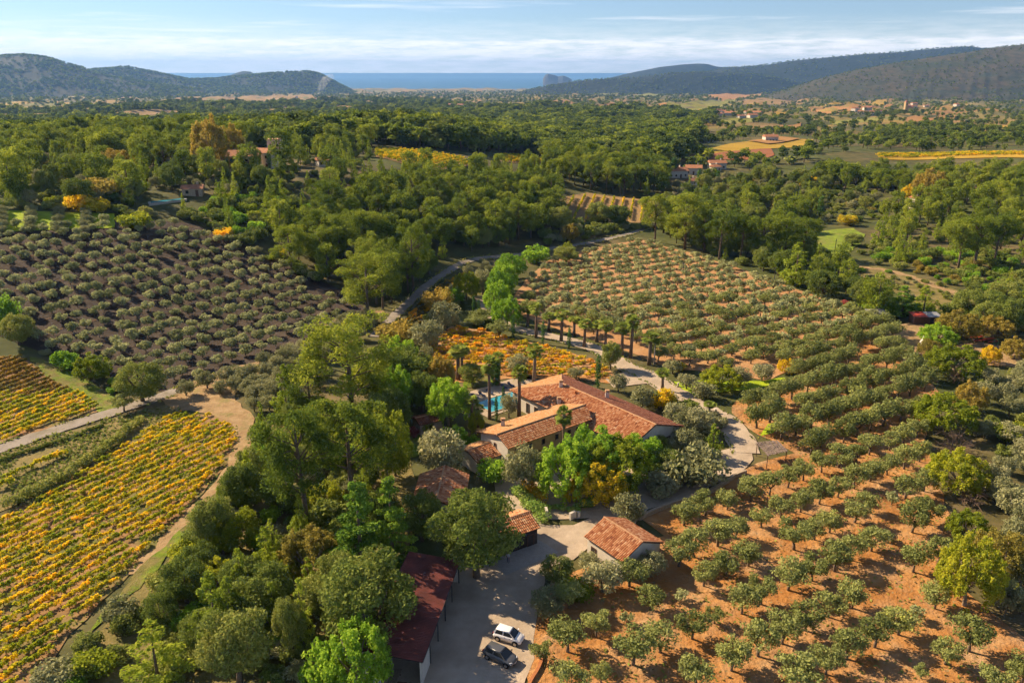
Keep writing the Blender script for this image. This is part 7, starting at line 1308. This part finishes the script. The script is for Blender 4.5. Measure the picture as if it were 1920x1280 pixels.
wood([(0, 395), (230, 405), (360, 415), (470, 468), (560, 515), (640, 550), (660, 560), (560, 500), (380, 410), (220, 395), (0, 385)], 3.6, [('grey_shrub', 3), ('oak_shrub', 3), ('shrub', 3), ('lime_shrub', 1)], (.7, 1.3), 'grovehead', 33, 'bush along the head of the terraced grove', 'bushes at the head of the terraced grove', .8)
wood([(488, 815), (510, 830), (480, 900), (420, 1010), (330, 1130), (240, 1240), (190, 1300), (60, 1310), (180, 1195), (280, 1088), (390, 968), (462, 872)], 2.7, [('shrub', 5), ('oak_shrub', 4), ('grey_shrub', 3), ('green_shrub', 2), ('lime_shrub', 1)], (.55, 1.1), 'woodedge', 34, '', 'bushes along the bright grass edge')
SCAT.sort(key=lambda d: -d['size'])
caps = {}; rest = []; chosen = []
for d in SCAT:
    nm = NAME.get(d['kind'], d['kind']); cap = {'pine_tree': 170, 'young_pine_tree': 150, 'holm_oak': 110, 'shrub': 240, 'olive_tree': 25}.get(nm, 60)
    if caps.get(nm, 0) < cap and d['p'][1] < 900: caps[nm] = caps.get(nm, 0) + 1; chosen.append(d)
    else: rest.append(d)
KW = {'pine_tree': 'tall pine', 'round_pine': 'round pine', 'young_pine': 'young pine', 'holm_oak': 'dark oak', 'shrub': 'scrub bush', 'oak_shrub': 'dark bush', 'green_shrub': 'green bush', 'grey_shrub': 'grey bush', 'lime_shrub': 'yellow-green bush', 'rust_shrub': 'rusty bush', 'grey_olive': 'grey olive tree', 'olive_tree': 'olive tree'}
byz = {}
for d in chosen: byz.setdefault((d['zone'], d['kind']), []).append(d)
for (z, k), ds in byz.items():
    ds.sort(key=lambda d: project(d['p'])[0])
    for i, d in enumerate(ds): d['label'] = '%s %s, %s from the left' % (KW.get(k, k.replace('_', ' ')), ZP[z], ordinal(i)); place(d)
if rest: gn_instances('woodland', sorted({d['kind'] for d in rest}), [(d['kind'], d['p'], d['h'], d['w'], None) for d in rest], 'remaining bushes and pines of the woods seen as a mass', 'woodland')
for d in PLANTS: place(d)

# far woods, one mass
def far_wood(px, spacing, mix, hr, seed, label, big=1.0, keep=1.0, avoid=True):
    r_ = np.random.default_rng(seed); it = []
    for p in scatter(px, spacing, seed=seed, avoid=AV if avoid else ()):
        if r_.random() > keep: continue
        k = mix[r_.integers(len(mix))]; h = HT[k] * r_.uniform(*hr) * big; it.append((k, p, h, h * PROTO[k][0]['W'] / PROTO[k][0]['H'] * r_.uniform(.9, 1.4), None))
    if it: gn_instances('forest', sorted(set(mix)), it, label, 'forest')
    return len(it)
FP = ['far_pine', 'far_pine', 'far_pine', 'far_oak']
NF = 0
NF += far_wood([(480, 285), (500, 262), (620, 252), (780, 246), (960, 240), (1150, 240), (1290, 240), (1320, 262), (1300, 290), (1250, 318), (1120, 306), (1060, 298), (1020, 300), (900, 288), (760, 278), (700, 268), (560, 284)], 7.6, FP, (.8, 1.25), 51, 'broad pine wood across the middle distance')
NF += far_wood([(-60, 292), (-60, 262), (100, 262), (300, 258), (500, 252), (560, 255), (480, 284), (380, 262), (250, 268), (100, 276)], 8, FP, (.8, 1.2), 52, 'hazy pine wood behind the left hill')
NF += far_wood([(-60, 246), (-60, 226), (240, 226), (300, 232), (340, 234), (200, 242), (100, 240)], 11, FP, (.8, 1.2), 53, 'dark belt of trees across the left plain', 1.0, .85)
NF += far_wood([(330, 236), (300, 222), (560, 214), (720, 206), (900, 206), (900, 236), (620, 248), (520, 246)], 12, FP, (.7, 1.1), 59, 'woods of the plain behind the hill houses', 1.0, .75)
NF += far_wood([(-60, 222), (-60, 208), (150, 204), (300, 196), (520, 192), (640, 190), (820, 192), (880, 200), (700, 203), (480, 210), (250, 218)], 15, FP, (.8, 1.2), 60, 'hazy wood belt of the far plain', 1.1, .75)
NF += far_wood([(900, 238), (900, 205), (1100, 205), (1340, 212), (1340, 236), (1290, 240)], 12, FP, (.8, 1.2), 54, 'pine wood behind the broad wood', 1.1, .8)
NF += far_wood([(1300, 300), (1330, 262), (1420, 250), (1560, 246), (1930, 232), (1980, 240), (1980, 280), (1640, 280), (1520, 305), (1400, 330), (1260, 335)], 10.5, FP, (.45, .8), 55, 'pine woods of the right valley floor', 1.0, .5)
NF += far_wood([(1340, 250), (1340, 196), (1500, 190), (1700, 188), (1980, 176), (1980, 234), (1560, 246)], 19, FP, (.5, .8), 56, 'scattered woods around the far village', 1.0, .38)
NF += far_wood([(620, 200), (620, 176), (900, 172), (1200, 172), (1340, 178), (1500, 172), (1500, 192), (1340, 198), (1100, 206), (900, 204)], 30, FP, (.6, .95), 57, 'distant woods of the coastal plain', 1.2, .5)
NF += far_wood([(-60, 196), (-60, 176), (300, 174), (620, 176), (620, 186), (300, 190)], 34, FP, (.7, 1.1), 58, 'distant hazy woods under the left hills', 1.2, .5)
def hill_wood(key, n, big, label, seed, rows=(2, 34), mix=FP, zmin=-1e9):
    r_ = np.random.default_rng(seed); V = HV[key]; nr, nc = V.shape[:2]; it = []
    for _ in range(n):
        i = r_.uniform(*rows); j = r_.uniform(0, nc - 1.01); a, b = int(i), int(j); fi, fj = i - a, j - b
        p = V[a, b] * (1 - fi) * (1 - fj) + V[a + 1, b] * fi * (1 - fj) + V[a, b + 1] * (1 - fi) * fj + V[a + 1, b + 1] * fi * fj
        if p[2] < float(hgt(p[0], p[1])) - 2: continue
        # woods come in patches
        if math.sin(p[0] * .011 + seed) * math.sin(p[1] * .013 + 2 * seed) + r_.normal() * .5 < -.35: continue
        k = mix[r_.integers(len(mix))]; h = HT[k] * big * r_.uniform(.7, 1.2); it.append((k, p, h, h * 1.1, None))
    if it: gn_instances('forest', sorted(set(mix)), it, label, 'forest')
hill_wood('rnear', 4200, .5, 'scrub trees over the brown hillside', 3)
hill_wood('mid', 2200, .7, 'trees of the low wooded hill', 4)
hill_wood('head', 6700, 1.1, 'trees of the long headland', 5)
hill_wood('left', 6100, 1.1, 'trees of the far left hill', 6)
hill_wood('rlong', 3600, .9, 'trees of the long dark ridge', 7)
hill_wood('left2', 4700, 1.1, 'trees of the second left hill', 8)

# ------------------------------------------------------------ smoke over the headland fields, and the air
def smoke():
    b = g1(596, 180); m, N, L = newmat('smoke')
    pv = N.new('ShaderNodeVolumePrincipled'); pv.inputs['Color'].default_value = (.92, .93, .95, 1); pv.inputs['Anisotropy'].default_value = .3
    tc = N.new('ShaderNodeTexCoord'); no = N.new('ShaderNodeTexNoise'); no.inputs['Scale'].default_value = .06; no.inputs['Detail'].default_value = 4; L.new(tc.outputs['Object'], no.inputs['Vector'])
    rp = N.new('ShaderNodeMapRange'); rp.inputs['From Min'].default_value = .4; rp.inputs['From Max'].default_value = .75; rp.inputs['To Min'].default_value = 0; rp.inputs['To Max'].default_value = .018; L.new(no.outputs['Fac'], rp.inputs['Value']); L.new(rp.outputs[0], pv.inputs['Density'])
    o = N.new('ShaderNodeOutputMaterial'); L.new(pv.outputs[0], o.inputs['Volume'])
    k = depth_of(b) / FPX; q = MB(); q.tube([(0, 0, 0), (3 * k, 0, 8 * k), (8 * k, 4 * k, 18 * k), (16 * k, 8 * k, 30 * k), (30 * k, 8 * k, 36 * k)], [2 * k, 4 * k, 7 * k, 8 * k, 5 * k], 12, cap=True)
    me = q.mesh('smoke', 'smoke', True); link('smoke', me, None, tuple(b), 'thin white smoke plume rising over the far fields', 'smoke', kind='stuff')
smoke()
def haze():
    m, N, L = newmat('haze'); pv = N.new('ShaderNodeVolumePrincipled'); pv.inputs['Color'].default_value = (.22, .48, 1.0, 1); pv.inputs['Density'].default_value = HAZE; pv.inputs['Anisotropy'].default_value = .2
    o = N.new('ShaderNodeOutputMaterial'); L.new(pv.outputs[0], o.inputs['Volume'])
    q = MB(); q.box(-26000, 26000, -300, 24000, -205, 330); link('haze', q.mesh('haze', 'haze'), None, None, 'pale blue haze of the air over the whole valley', 'haze', kind='stuff')
HAZE = 5e-5
haze()
print('olives', len(OLIVES), 'vines', len(VINES), 'scat', len(SCAT), caps, 'far', NF, 'objects', len(bpy.data.objects))
